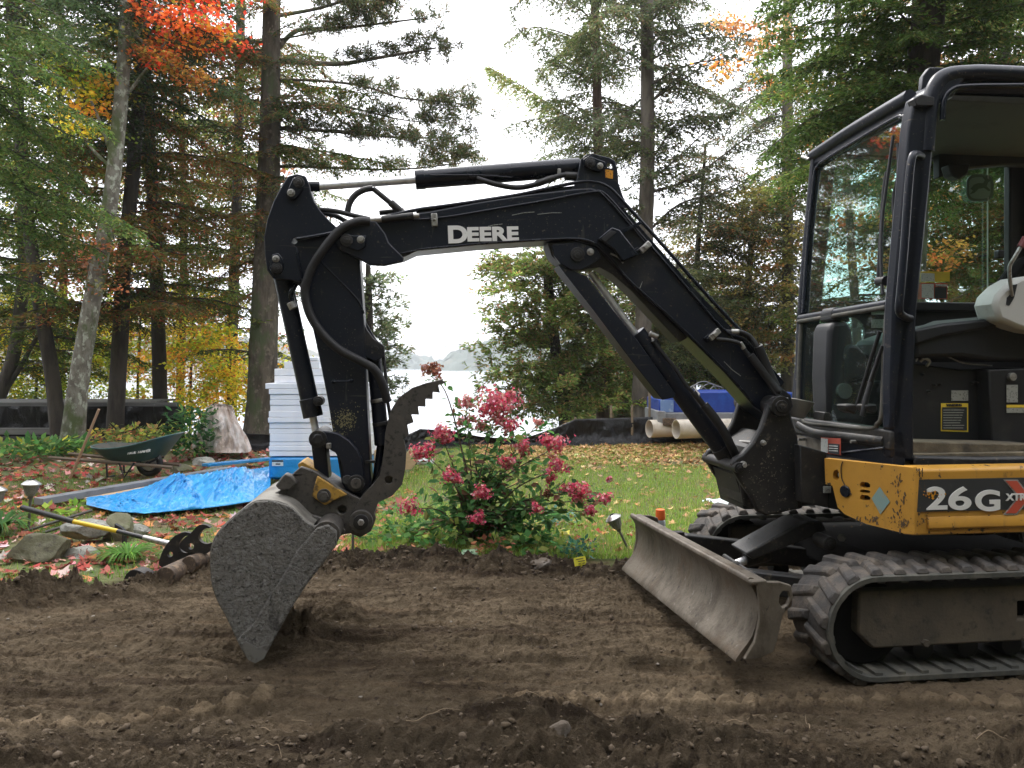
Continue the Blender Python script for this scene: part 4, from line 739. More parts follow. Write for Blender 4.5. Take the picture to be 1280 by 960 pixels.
# pedestal, joystick column and things seen through the low front pane
ped = plate('control_tower', [(1036, 414), (1040, 403), (1060, 401), (1066, 412), (1072, 470), (1082, 500), (1080, 530), (1036, 526), (1034, 470)], .72, .88, seat_mat, cab, .02)
plate('tower_cap', [(1040, 401), (1040, 388), (1044, 384), (1058, 382), (1062, 387), (1063, 403)], .74, .86, seat_mat, cab, .012)
pin('round_speaker', 1056.5, 489, .70, .73, 10.5, cab_grey, cab, False); plate('side_cushion', [(1057, 436), (1062, 430), (1074, 432), (1084, 444), (1086, 470), (1058, 480)], .70, .78, seat_mat, cab, .02)
plate('tower_base', [(1050, 480), (1108, 476), (1108, 520), (1052, 518)], .72, .8, cab_dark, cab, .01)
for x in (1061, 1086): plate('foot_pedal', [(x - 4, 506), (x + 10, 505), (x + 12, 512), (x + 8, 518), (x - 2, 514)], .34, .42, black_dusty, cab, .008)
pipe('joystick', [(1078, 520, .36), (1085, 490, .36), (1096, 455, .36), (1108, 424, .36)], .012, cab_dark, cab)
plate('floor_bracket', [(1030, 519), (1031, 515), (1038, 516), (1042, 526), (1030, 526)], .6, .7, zinc if False else black_dusty, cab, .004)

# ---- tracks
def stad(x0, x1, zc, R, n=18, x_step=.08):
    """closed path clockwise from the front top: list of (x,z,nx,nz)"""
    out = []
    L_ = x1 - x0; k = int(L_ / x_step)
    for i in range(k): out.append((x0 + L_ * i / k, zc + R, 0, 1))
    for i in range(n): t = math.pi / 2 - math.pi * i / n; out.append((x1 + R * math.cos(t), zc + R * math.sin(t), math.cos(t), math.sin(t)))
    for i in range(k): out.append((x1 - L_ * i / k, zc - R, 0, -1))
    for i in range(n): t = -math.pi / 2 - math.pi * i / n; out.append((x0 + R * math.cos(t), zc + R * math.sin(t), math.cos(t), math.sin(t)))
    return out
TX0, TX1, TZ, TR = .02, 1.52, .218, .205
def make_track(a0):
    tr = empty('track_unit', (0, 0, 0), None, None); tr.parent = exc
    w = .30; P = stad(TX0, TX1, TZ, TR, 22); K = len(P); b = MB(); vs = []; fs = []
    prof = [(0, 0), (.012, .006), (w - .012, .006), (w, 0), (w, -.018), (0, -.018)]
    for (x, z, nx, nz) in P:
        for (a, h) in prof: vs.append((x + nx * h, a0 + a, z + nz * h))
    m = len(prof)
    for i in range(K):
        j = (i + 1) % K
        for q in range(m): fs.append([i * m + q, i * m + (q + 1) % m, j * m + (q + 1) % m, j * m + q])
    belt = b.add(vs, fs).build('belt', belt_side, tr, 0, angle=50)
    # lugs: staggered chevron halves
    tot = 2 * (TX1 - TX0) + 2 * math.pi * TR; pitch = .0965; nl = int(tot / pitch)
    def at(s):
        s %= tot; L_ = TX1 - TX0
        if s < L_: return Vector((TX0 + s, 0, TZ + TR)), Vector((1, 0, 0)), Vector((0, 0, 1))
        s -= L_
        if s < math.pi * TR: t = math.pi / 2 - s / TR; return Vector((TX1 + TR * math.cos(t), 0, TZ + TR * math.sin(t))), Vector((math.sin(t), 0, -math.cos(t))), Vector((math.cos(t), 0, math.sin(t)))
        s -= math.pi * TR
        if s < L_: return Vector((TX1 - s, 0, TZ - TR)), Vector((-1, 0, 0)), Vector((0, 0, -1))
        s -= L_; t = -math.pi / 2 - s / TR; return Vector((TX0 + TR * math.cos(t), 0, TZ + TR * math.sin(t))), Vector((math.sin(t), 0, -math.cos(t))), Vector((math.cos(t), 0, math.sin(t)))
    # base rib (wide and low) joined with the belt look, and lug blocks as parts
    for i in range(nl):
        for side in (0, 1):
            s0 = (i + .5 * side) * tot / nl; lb = MB()
            ya, yb_ = (.004, .165) if side == 0 else (w - .004, w - .165)
            sk = .035
            base = []; topv = []
            hgt = .030
            for (u, y) in ((-.030, ya), (.030, ya), (.030 + sk, yb_), (-.020 + sk, yb_)):
                p, t, nn = at(s0 + u); base.append(p + nn * .002 + Vector((0, a0 + y, 0)))
            cxy = (ya + yb_) / 2
            for (u, y) in ((-.019, ya + (cxy - ya) * .12), (.019, ya + (cxy - ya) * .12), (.018 + sk, yb_ + (cxy - yb_) * .2), (-.010 + sk, yb_ + (cxy - yb_) * .2)):
                p, t, nn = at(s0 + u); topv.append(p + nn * (hgt + random.uniform(-.003, .002)) + Vector((0, a0 + y, 0)))
            lb.add(base + topv, [[0, 1, 2, 3], [4, 7, 6, 5], [0, 4, 5, 1], [1, 5, 6, 2], [2, 6, 7, 3], [3, 7, 4, 0]])
            lb.build('track_lug', track_rub, tr, .006, seg=1)
    # outer tread skin (mud between lugs)
    tb = MB(); vs = []; fs = []
    for (x, z, nx, nz) in P:
        for (a, h) in [(.012, .0065), (.05, .011), (w / 2, .008), (w - .05, .011), (w - .012, .0065)]: vs.append((x + nx * (h + random.uniform(0, .004)), a0 + a, z + nz * h))
    for i in range(K):
        j = (i + 1) % K
        for q in range(4): fs.append([i * 5 + q, i * 5 + q + 1, j * 5 + q + 1, j * 5 + q])
    tb.add(vs, fs).build('tread_skin', track_rub, tr, 0, angle=60)
    # inner guide bars
    for i in range(nl):
        p, t, nn = at((i + .25) * tot / nl); R_ = Matrix((t, (0, 1, 0), nn)).transposed()
        MB().box(p - nn * .024 + Vector((0, a0 + w / 2, 0)), (.03, w - .03, .012), R_).build('guide_bar', belt_side, tr, 0)
    # roller frame
    fx = MB().prism([(x_, a0 + .045, z_) for x_, z_ in ((-.03, .185), (-.008, .35), (1.5, .35), (1.5, .115), (.05, .115), (-.03, .185))][:-1] if False else
        [(-.03, a0 + .05, .34), (-.02, a0 + .05, .355), (1.50, a0 + .05, .355), (1.50, a0 + .05, .13), (.03, a0 + .05, .125), (-.035, a0 + .05, .19)], (0, .20, 0), [[(.66, a0 + .05, .29), (.73, a0 + .05, .29), (.73, a0 + .05, .215), (.66, a0 + .05, .215)]])
    rf = fx.build('roller_frame', frame_mud, tr, .008)
    MB().box((.7, a0 + .15, .25), (.2, .1, .14)).build('frame_core', shade_black, tr)
    for xx in (.25, .69, 1.1): MB().cyl((xx, a0 + .035, .14), (xx, a0 + .06, .14), .016, n=6).build('roller_bolt', frame_mud, tr, .002)
    for xx in (.1, .3, .5, .7, .9, 1.1, 1.3): MB().cyl((xx, a0 + .13, .085), (xx, a0 + .21, .085), .048, n=20).build('track_roller', cab_dark, tr, .004)
    MB().cyl((TX0, a0 + .10, TZ), (TX0, a0 + .2, TZ), TR - .03, n=32).build('front_idler', shade_black, tr, .01); MB().cyl((TX1, a0 + .10, TZ), (TX1, a0 + .2, TZ), TR - .03, n=32).build('drive_sprocket', black_dusty, tr, .01)
    return tr
make_track(0.0); make_track(1.25)
MB().box((.75, .775, .30), (.9, .95, .16)).build('undercarriage_frame', shade_black, exc, .02)
for a in (.42, 1.13): MB().box((.0, a, .26), (.75, .07, .10), Matrix.Rotation(math.radians(8), 3, 'Y')).build('blade_arm', black_dusty, exc, .01)
bc = [E(942, 700, .66), E(1035, 664, .66), E(1028, 652, .66), E(1010, 651, .66), E(1000, 654, .66), E(932, 692, .66)]
MB().prism(bc, (0, .19, 0)).build('blade_cylinder_guard', black_dusty, exc, .01); MB().cyl(E(931, 700, .75), E(960, 692, .75), .035, n=24).build('blade_cylinder', black_dusty, exc, .004); MB().cyl(E(915, 707, .75), E(935, 699, .75), .02, n=20).build('piston_rod', chrome, exc, .002)
pin('hose_union', 1038, 680, .55, .66, 9, black_dusty); MB().cyl(E(1052, 672, .6), E(1052, 672, .7), .02, n=6).build('bolt', worn, exc)
# ---- dozer blade
bl = empty('dozer_blade', (0, 0, 0), None, None); bl.parent = exc
prof = [(-.470, .425), (-.452, .40), (-.440, .34), (-.442, .27), (-.465, .20), (-.50, .15), (-.540, .11), (-.548, .118), (-.515, .16), (-.482, .205), (-.462, .27), (-.462, .34), (-.478, .385), (-.500, .415), (-.492, .432)]
bd_ = MB(); vs = []; fs = []; prs = spline([Vector((x, 0, z)) for x, z in prof], 2, True); m = len(prs); NB = 12
for i in range(NB + 1):
    y = .03 + 1.47 * i / NB; s = -.055 * y / 1.5
    for p in prs: vs.append((p.x + s, y, p.z - .03 * y / 1.5))
for i in range(NB):
    for q in range(m): fs.append([i * m + q, i * m + (q + 1) % m, (i + 1) * m + (q + 1) % m, (i + 1) * m + q])
fs.append(list(range(m))); fs.append([NB * m + q for q in range(m)])
bd_.add(vs, fs).build('blade_face', blade_mat, bl, 0, angle=50)
e0 = [E(946, 727.5, 0), E(975, 727.5, 0), E(989.6, 732, 0), E(992, 748, 0), E(979, 769, 0), E(972, 800, 0), E(967, 815, 0), E(950, 823, 0), E(931, 825, 0), E(944, 803, 0), E(950, 775, 0), E(949, 745, 0)]
def slot(off=Vector()): return [E(x, y, 0) + off for x, y in [(975, 744), (979, 739), (986, 740), (988, 748), (984, 757), (978, 760), (974, 754)]]
MB().prism(e0, (0, .022, 0), [slot()]).build('blade_wing', blade_mat, bl, .004)
off = Vector((-.055, 1.49, -.03)); MB().prism([p + off for p in e0], (0, .022, 0)).build('blade_wing', blade_mat, bl, .004)
tp = E(946, 727.5, 0)
MB().prism([(-.50, .0, .425), (-.435, 0, .428), (-.435, 0, .41), (-.50, 0, .408)], (-.055, 1.5, -.03)).build('blade_top_rail', blade_mat, bl, .006)
for s in (0, 1): MB().box((-.40 - .03 * s, .45 + .65 * s, .28), (.10, .05, .2)).build('blade_gusset', black_dusty, bl, .005)
MB().tube([(-.36, .12, .36), (-.36, .6, .37)], .012, 8).build('back_rail', black_dusty, bl)

# dried mud thrown on the arm
def spatter(px, py, sx, sy, n, a, name, parent, col, smin=.0012, smax=.004):
    b = MB()
    for k in range(n):
        x, y = random.gauss(px, sx), random.gauss(py, sy); c = E(x, y, a); s = random.uniform(smin, smax) * (1 if random.random() < .85 else 1.8); b.prism([c + Vector((math.cos(t) * s * random.uniform(.6, 1.2), 0, math.sin(t) * s * random.uniform(.6, 1.3))) for t in np.linspace(0, 6.28, 7)[:-1]], (0, -.0012, 0))
    o = b.build(name, col, parent); o['kind'] = 'stuff'
mudy = pm('dried_yellow_mud', (.22, .2, .11), .9); mudg = pm('dried_grey_mud', (.16, .14, .11), .9)
spatter(431, 525, 8, 8, 260, .6985, 'mud_spatter', arm, mudy, .001, .0032); spatter(430, 430, 14, 45, 90, .6985, 'mud_spatter', arm, mudg, .0007, .002); spatter(960, 600, 18, 26, 160, .5935, 'mud_spatter', swing, mudg, .001, .003)
spatter(640, 275, 70, 9, 70, .6885, 'mud_spatter', boom, mudg, .0006, .0018); spatter(850, 400, 40, 40, 0, .6885, 'mud_spatter', boom, mudg) if False else None
for pts in ([(640, 269), (655, 266), (668, 265)], [(672, 268), (690, 266), (702, 266)], [(610, 283), (616, 281.5), (628, 280)], [(800, 360), (803, 352)], [(905, 452), (915, 462), (926, 470)]):
    MB().tube([E(x, y, .6885) for x, y in pts], .0016, 5).build('paint_scratch', label_grey, boom)
pch = pm('bare_scuffed_metal', (.12, .075, .04), .7)
for (x, y, sx_, sy_, n) in [(1127, 628, 4, 16, 26), (1131, 655, 6, 4, 40), (1122, 607, 4, 5, 14), (1090, 650, 22, 3, 24)]:
    b = MB()
    for k in range(n):
        q, w = random.gauss(x, sx_), min(664, random.gauss(y, sy_)); 
        if q > 1138: continue
        s = random.uniform(.4, 1.9) ** 1.5; an = random.uniform(-.8, .8); b.prism([onpl(q + (math.cos(t) * s * .6 + math.sin(t) * s * an) * random.uniform(.4, 1.3), w + math.sin(t) * s * random.uniform(.5, 1.9)) - back * .0008 for t in np.linspace(0, 6.28, 7)[:-1]], -back * .001)
    o = b.build('paint_chips', pch, skirt); o['kind'] = 'stuff'
spatter(1200, 655, 60, 8, 120, .0575, 'paint_chips', sp_, pch, .001, .004); spatter(1150, 600, 5, 18, 50, .0570, 'paint_chips', sp_, pch, .001, .003); spatter(1163, 617, 7, 2.5, 30, .0535, 'paint_chips', sp_, orange_decal, .001, .004)
# ================================================================ TREES
def nrm(a): return a / (np.linalg.norm(a, axis=-1, keepdims=True) + 1e-9)
def pick(pal, n, var=.25):
    """random colours out of a palette [(weight,(r,g,b))...]"""
    w = np.array([p[0] for p in pal], float); w /= w.sum(); idx = rng.choice(len(pal), n, p=w); c = np.array([p[1] for p in pal])[idx]
    return c * np.exp(rng.normal(0, var, (n, 1))) * (1 + rng.normal(0, .08, (n, 3)))
HEM = [(5, (.050, .082, .018)), (3, (.075, .10, .022)), (2, (.105, .10, .026)), (1, (.13, .07, .026))]
HEMG = [(5, (.058, .098, .026)), (3, (.09, .13, .036)), (1, (.035, .06, .02)), (1, (.13, .12, .04))]
HEMB = [(4, (.075, .092, .026)), (3, (.125, .10, .032)), (2, (.16, .08, .03)), (1, (.22, .06, .03))]
PINE = [(4, (.06, .085, .04)), (2, (.10, .10, .05)), (2, (.13, .10, .055))]
CED = [(5, (.11, .165, .045)), (3, (.155, .20, .055)), (2, (.19, .15, .06)), (1, (.28, .16, .08))]
YEL = [(4, (.60, .50, .05)), (3, (.42, .46, .06)), (2, (.62, .33, .05)), (2, (.2, .3, .05))]
LIME = [(4, (.30, .38, .05)), (3, (.50, .50, .07)), (2, (.12, .2, .04)), (1, (.55, .42, .05))]
RED = [(5, (.50, .06, .03)), (3, (.58, .15, .04)), (1, (.65, .33, .05)), (1, (.3, .3, .05))]
ORA = [(4, (.42, .17, .045)), (3, (.44, .27, .06)), (1, (.5, .15, .05)), (1, (.3, .3, .07))]
RUS = [(3, (.30, .12, .06)), (2, (.14, .14, .05)), (2, (.45, .18, .08))]
class Crown:
    def __init__(s): s.V = []; s.C = []
    def diamonds(s, P, D, S, l, w, C, fold=.0):
        """rhombic leaves: base P, direction D, side S"""
        l = np.asarray(l)[..., None] if np.ndim(l) else l; w = np.asarray(w)[..., None] if np.ndim(w) else w
        m = P + D * l * .45; q = np.stack([P, m + S * w * .5, P + D * l, m - S * w * .5], 1); s.V.append(q.reshape(-1, 3)); s.C.append(np.repeat(C, 4, 0))
    def n(s): return sum(len(v) for v in s.V) // 4
    def build(s, name, parent, mat=LEAF, kind='stuff'):
        if not s.V: return None
        o = np_mesh(name, np.concatenate(s.V), 4, mat, np.concatenate(s.C), parent); 
        if kind: o['kind'] = kind
        return o
def limb_curve(p0, az, L_, rise, droop, n=8, wig=.04):
    t = np.linspace(0, 1, n)[:, None]; d = np.array([math.sin(az), math.cos(az), 0.])
    P = np.asarray(p0)[None] + d * L_ * t + np.array([0, 0, 1.]) * (rise * L_ * t - droop * L_ * t ** 2)
    P[1:] += rng.normal(0, wig, (n - 1, 3)) * np.array([1, 1, .6]) * L_ * .3 * t[1:]; return P
def along(P, t):
    k = (len(P) - 1); u = np.clip(t, 0, .9999) * k; i = u.astype(int); f = (u - i)[:, None]; return P[i] * (1 - f) + P[i + 1] * f, nrm(P[i + 1] - P[i])
def fol_hemlock(cr, P, pal, dens=1., leaf=.085, lw=.36, t0=.06, spread=.5, droop=.3, thin=1.):
    """flat drooping sprays: twigs both sides, needles as narrow slips along every twig"""
    L_ = np.linalg.norm(P[-1] - P[0]); nt_ = max(6, int(L_ * 17 * dens)); t = np.repeat(np.linspace(t0, 1, nt_), 2) + rng.normal(0, .01, nt_ * 2); B, D = along(P, t)
    sgn = np.tile([1., -1.], nt_)[:, None]; up = np.array([0, 0, 1.]); S = nrm(np.cross(D, up)) * sgn; T = nrm(D * .55 + S * .8 + up * rng.normal(-droop, .16, (len(D), 1)))
    ln = (spread * L_ * (1 - t) ** .7 * .8 + .13) * rng.uniform(.55, 1.15, len(t)); ln = np.minimum(ln, .85)
    step = .024 / max(.3, dens) ** .5; reps = np.maximum(2, (ln / step).astype(int)); idx = np.repeat(np.arange(len(t)), reps)
    u = np.concatenate([(np.arange(r) + .5) / r for r in reps]) + rng.normal(0, .02, len(idx)); sd = rng.choice([-1., 1.], len(idx))[:, None]
    if thin < 1: k_ = rng.uniform(size=len(idx)) < thin; idx, u, sd = idx[k_], u[k_], sd[k_]
    TT = T[idx]; pos = B[idx] + TT * (ln[idx] * u)[:, None] - up * (ln[idx] * u ** 2 * .22)[:, None] + rng.normal(0, .012, (len(idx), 3))
    s2 = nrm(np.cross(TT, up) + rng.normal(0, .25, (len(idx), 3))) * sd; dd = nrm(TT * .6 + s2 * .75 - up * .12 + rng.normal(0, .22, (len(idx), 3)))
    side = nrm(np.cross(dd, nrm(up + rng.normal(0, .45, (len(idx), 3)))))
    l = leaf * rng.uniform(.6, 1.5, len(idx)) * (1.15 - .5 * u); cr.diamonds(pos, dd, side, l, l * lw, pick(pal, len(idx)))
def fol_pine(cr, P, pal, dens=1., t0=.22, leaf=.09, rad=.24):
    L_ = np.linalg.norm(P[-1] - P[0]); nc = max(3, int(L_ * 24 * dens * (1 - t0))); t = rng.uniform(t0, 1.03, nc) ** .8; B, D = along(P, np.minimum(t, .999)); B = B + rng.normal(0, 1, (nc, 3)) * np.array([rad, rad, rad * .32]) * (.5 + .5 * t[:, None]) + np.array([0, 0, .06])
    m = 70; idx = np.repeat(np.arange(nc), m); d = nrm(rng.normal(0, 1, (len(idx), 3)) + np.array([0, 0, .35]) + D[idx] * .4); pos = B[idx] + d * rng.uniform(0, .05, (len(idx), 1)) + rng.normal(0, .035, (len(idx), 3))
    side = nrm(np.cross(d, rng.normal(0, 1, (len(idx), 3)))); l = leaf * rng.uniform(.6, 1.3, len(idx)); cr.diamonds(pos, d, side, l, l * .2, pick(pal, len(idx), .3))
def fol_leaf(cr, P, pal, dens=1., t0=.2, leaf=.07, rad=.3, flat=.45, m=26):
    L_ = np.linalg.norm(P[-1] - P[0]); nc = max(3, int(L_ * 10 * dens)); t = rng.uniform(t0, 1, nc); B, D = along(P, t); B = B + rng.normal(0, 1, (nc, 3)) * np.array([rad, rad, rad * flat])
    idx = np.repeat(np.arange(nc), m); pos = B[idx] + rng.normal(0, 1, (len(idx), 3)) * np.array([.12, .12, .05]); d = nrm(rng.normal(0, 1, (len(idx), 3)) * np.array([1, 1, .5]) + np.array([0, 0, -.25]))
    side = nrm(np.cross(d, nrm(np.array([0, 0, 1.]) + rng.normal(0, .5, (len(idx), 3))))); l = leaf * rng.uniform(.6, 1.25, len(idx)); cp_ = pick(pal, nc, .15)[idx] * np.exp(rng.normal(0, .25, (len(idx), 1))); cr.diamonds(pos, d, side, l, l * .75, cp_)
def fol_cedar(cr, P, pal, dens=1., leaf=.075, t0=.1, rad=.12):
    """upswept sprays of scale leaves in small fans"""
    L_ = np.linalg.norm(P[-1] - P[0]); nc = max(4, int(L_ * 30 * dens)); t = rng.uniform(t0, 1, nc); B, D = along(P, t); sgn = rng.choice([-1., 1.], nc)[:, None]; up = np.array([0, 0, 1.])
    S = nrm(np.cross(D, up)) * sgn; B = B + S * rng.uniform(0, .3, (nc, 1)) * L_ * .5 * (1.1 - t[:, None]) + rng.normal(0, rad * .6, (nc, 3)); T = nrm(D * .7 + S * .6 + rng.normal(0, .3, (nc, 3)))
    m = 12; idx = np.repeat(np.arange(nc), m); fan = rng.uniform(-.9, .9, (len(idx), 1)); Q = nrm(np.cross(T, nrm(up + rng.normal(0, .6, (nc, 3)))))
    d = nrm(T[idx] + Q[idx] * fan + rng.normal(0, .15, (len(idx), 3))); pos = B[idx] + d * rng.uniform(0, .13, (len(idx), 1)); l = leaf * rng.uniform(.6, 1.3, len(idx))
    side = nrm(np.cross(d, np.cross(T[idx], Q[idx]) + rng.normal(0, .3, (len(idx), 3)))); cr.diamonds(pos, d, side, l, l * .42, pick(pal, len(idx), .28))
def bark(name, c1, c2, c3=None, sc=6, moss=None, st=(1, 1, .22), bump=.02):
    lay = [(c2, sc, .4, .62, 8)]
    if c3: lay.append((c3, sc * 1.4, .52, .62, 8, (1, 1, .7)))
    if moss: lay.append((moss, 2.2, .5, .62, 8, (1, 1, .5)))
    return pm(name, c1, .92, 0, lay, [(sc * 2.4, 1.0, bump), (sc * 9, .6, bump * .3)], stretch=st)
BK_DARK = bark('dark_grey_bark', (.062, .052, .042), (.033, .027, .023)); BK_RED = bark('red_brown_bark', (.14, .082, .06), (.07, .042, .034), sc=9)
BK_BROWN = bark('brown_grey_bark', (.10, .08, .065), (.05, .038, .03), sc=8); BK_PINE = bark('pine_bark', (.115, .095, .072), (.055, .044, .034), (.17, .14, .11), 7, moss=(.07, .085, .04))
BK_LICH = bark('lichen_spotted_bark', (.21, .20, .165), (.12, .105, .085), (.38, .40, .33), 9, moss=(.075, .095, .035), st=(1, 1, .6), bump=.012)
BK_GREY = bark('greyish_hemlock_bark', (.15, .13, .105), (.075, .062, .052), sc=7)
def trunk_mesh(name, pts, rad, mat, parent, n=14, rough=.06, flare=True):
    P = spline(pts, 5); K = len(P); R = np.interp(np.linspace(0, 1, K), np.linspace(0, 1, len(rad)), rad)
    if flare: R = R * (1 + .5 * np.exp(-np.linspace(0, 1, K) * 22))
    b = MB(); b.tube(P, list(R), n)
    V = np.array(b.v); ph = rng.uniform(0, 6, 4)
    for i in range(K):
        for k in range(n):
            c_ = np.array(P[i]); a_ = 2 * math.pi * k / n; f_ = 1 + rough * (math.sin(a_ * 3 + ph[0] + i * .25) * .5 + math.sin(a_ * 5 + ph[1] - i * .4) * .4 + rng.normal(0, .35)); V[i * n + k] = c_ + (V[i * n + k] - c_) * f_
    b.v = [tuple(v) for v in V]; return b.build(name, mat, parent, angle=80), P
def tree(name, label, trunk, Y, rpx, bk, style, pal, auto=None, manual=(), cat='tree', group=None, brk=None, fkw=None, extra=None, tref=13, lower=-.4):
    """trunk: pixel points of the photograph at distance Y (turned into real positions); auto: dict of limb distribution"""
    base = W(trunk[0][0], trunk[0][1], Y); gz_ = float(lawn_z(np.array([base.x]), np.array([Y]))[0]); 
    root = empty(name, (base.x, Y, gz_), label, cat, group=group)
    pts = [Vector((base.x, Y, gz_ - .15))] + [W(x, y, Y) for x, y in trunk]
    if pts[1].z < gz_ + .1: pts.pop(1)
    off = Vector((base.x, Y, gz_)); loc = [p - off for p in pts]
    rr = [r / F * Y for r in rpx]; tr_, P = trunk_mesh('trunk', loc, rr, bk, root)
    Pn = np.array([tuple(p) for p in P]); tz = Pn[:, 2]; cr = Crown(); bb = MB(); fkw = fkw or {}
    fol = {'hem': fol_hemlock, 'pine': fol_pine, 'leaf': fol_leaf, 'ced': fol_cedar}
    def put_limb(Pl, r0, st, pl, kw):
        if r0 > .004: bb.tube([Vector(p) for p in Pl], list(np.linspace(r0, r0 * .25, len(Pl))), 5, cap=False)
        if st:
            k0 = len(cr.C); fol[st](cr, Pl, pl, **kw); v_ = rng.normal(0, .30 if st != 'leaf' else .15)
            for q_ in range(k0, len(cr.C)): cr.C[q_] = cr.C[q_] * math.exp(v_) * np.array([1 + .25 * max(0, v_), 1 + .12 * max(0, v_), 1.])  # per-limb gain paints sunlit yellowish clumps and darker ones into the leaf colour
    for a_ in (auto if isinstance(auto, list) else [auto] if auto else []):
        nl = a_['n']
        for i in range(nl):
            z = a_['z'][0] + (a_['z'][1] - a_['z'][0]) * (i + rng.uniform(0, 1)) / nl - gz_
            if z > tz[-1]: continue
            c_ = np.array([np.interp(z, tz, Pn[:, q]) for q in range(3)]); az = rng.uniform(*a_['az']) if 'az' in a_ else rng.uniform(0, 2 * math.pi)
            fr_ = (z + gz_ - a_['z'][0]) / max(.1, a_['z'][1] - a_['z'][0]); L_ = (a_['L'][0] * (1 - fr_) + a_['L'][1] * fr_) * rng.uniform(.6, 1.15)
            Pl = limb_curve(c_, az, L_, a_.get('rise', .1) + rng.normal(0, .08), a_.get('droop', .3)); put_limb(Pl, a_.get('r', .022) * L_ / 2, a_.get('style', style), a_.get('pal', pal), {**fkw, **a_.get('kw', {})})
    for m_ in manual:
        q = [W(x, y, Y + (m_.get('dy', 0) * (k / max(1, len(m_['p']) - 1)))) - off for k, (x, y) in enumerate(m_['p'])]; q = np.array([tuple(v) for v in spline(q, 4)])
        put_limb(q, m_.get('r', .03), m_.get('style', style), m_.get('pal', pal), {**fkw, **m_.get('kw', {})})
    if bb.v: o = bb.build('branches', brk or bk, root, smooth=True, angle=80); o['kind'] = 'stuff'
    c_ = cr.build('crown', root); TREES.append(root); return root
Rn = math.radians; TREES = []
CNT = 'hemlocks and cedars behind the machine'
# --- left side
def foliage_band(name, segs, n):
    cr = Crown()
    for (x0, y0, x1, y1, h0, h1, q) in segs:
        m = int(n * q); t = rng.uniform(0, 1, m); z = h0 + (h1 - h0) * rng.uniform(0, 1, m) ** .9; P = np.stack([x0 + (x1 - x0) * t, y0 + (y1 - y0) * t, z], -1) + rng.normal(0, 1, (m, 3)) * np.array([1.2, 1.2, .3]); D = nrm(rng.normal(0, 1, (m, 3))); S = nrm(np.cross(D, rng.normal(0, 1, (m, 3)))); l = rng.uniform(.3, .7, m); cr.diamonds(P, D, S, l, l * .6, pick(HEM, m))
    o = cr.build(name, None); return o
foliage_band('unseen_shade_foliage', [(-18, -7, 18, -7, -.2, 11, 1), (18, -7, 22, 10, -.2, 11, .5), (-18, -7, -20, 9, -.2, 10, .5)], 34000)  # unseen foliage added behind and beside the camera to darken reflections and foreground
tree('maple_tree', 'leaning trunk with pale lichen patches just left of the wheelbarrow, red leaves high up', [(88, 566), (97, 490), (108, 420), (122, 340), (135, 270), (148, 160), (156, 60), (160, -60), (168, -200)], 11.2, [13, 11.5, 10.5, 9.5, 9, 8, 7, 6], BK_LICH, 'leaf', RED,
     None, [dict(p=[(150, 130), (180, 90), (215, 45), (262, 18)], kw=dict(dens=1.4, rad=.24, leaf=.075, t0=.35)), dict(p=[(158, 60), (190, 20), (230, -5), (270, -20)], kw=dict(dens=1.6, rad=.24, leaf=.075)),
            dict(p=[(150, 20), (175, 50), (210, 78), (262, 108)], pal=ORA, kw=dict(dens=2.6, rad=.11, leaf=.06, t0=.4)), dict(p=[(150, 30), (180, 10), (240, 35), (278, 45)], kw=dict(dens=1.8, rad=.18, leaf=.075, t0=.5)),
            dict(p=[(142, 200), (120, 140), (100, 100), (92, 90)], pal=YEL, kw=dict(dens=2.5, rad=.2, leaf=.07, t0=.4)), dict(p=[(140, 210), (110, 180), (95, 145), (110, 130)], pal=YEL, kw=dict(dens=2.5, rad=.2, leaf=.07, t0=.4)),
            dict(p=[(136, 260), (130, 300), (110, 330), (120, 365)], pal=RUS, kw=dict(dens=3, rad=.2, leaf=.06, t0=.2))])
H1 = dict(dens=1.0)
tree('hemlock_tree', 'thin dark hemlock leaning left behind the lichen trunk', [(73, 545), (64, 460), (48, 370), (35, 270), (22, 120), (10, -40), (5, -150)], 12.4, [10, 9, 8, 7, 6, 5], BK_DARK, 'hem', HEM, [dict(n=34, z=(1.6, 9), L=(2.1, 2.4), rise=.08, droop=.28), dict(n=8, z=(.9, 3), L=(1.3, 1.6), style=None)], fkw=dict(dens=.85))
tree('hemlock_tree', 'dark brown trunk rising behind the wheelbarrow with the wooden handle against it', [(144, 525), (150, 430), (155, 330), (165, 230), (175, 100), (180, -40), (184, -160)], 13, [11, 10, 9, 8, 7, 6], BK_DARK, 'hem', HEMB, [dict(n=42, z=(2.0, 8.8), L=(2.0, 2.4), rise=.08, droop=.25)], fkw=dict(dens=.95))
tree('hemlock_tree', 'dark mossy trunk standing above the right end of the black low wall', [(200, 510), (198, 400), (194, 300), (188, 200), (182, 90), (178, -40), (175, -160)], 14.6, [9, 8.5, 8, 7, 6.5, 6], BK_DARK, 'hem', HEM, [dict(n=44, z=(2.2, 9.5), L=(2.3, 2.4), rise=.1, droop=.25)], fkw=dict(dens=.85, leaf=.08))
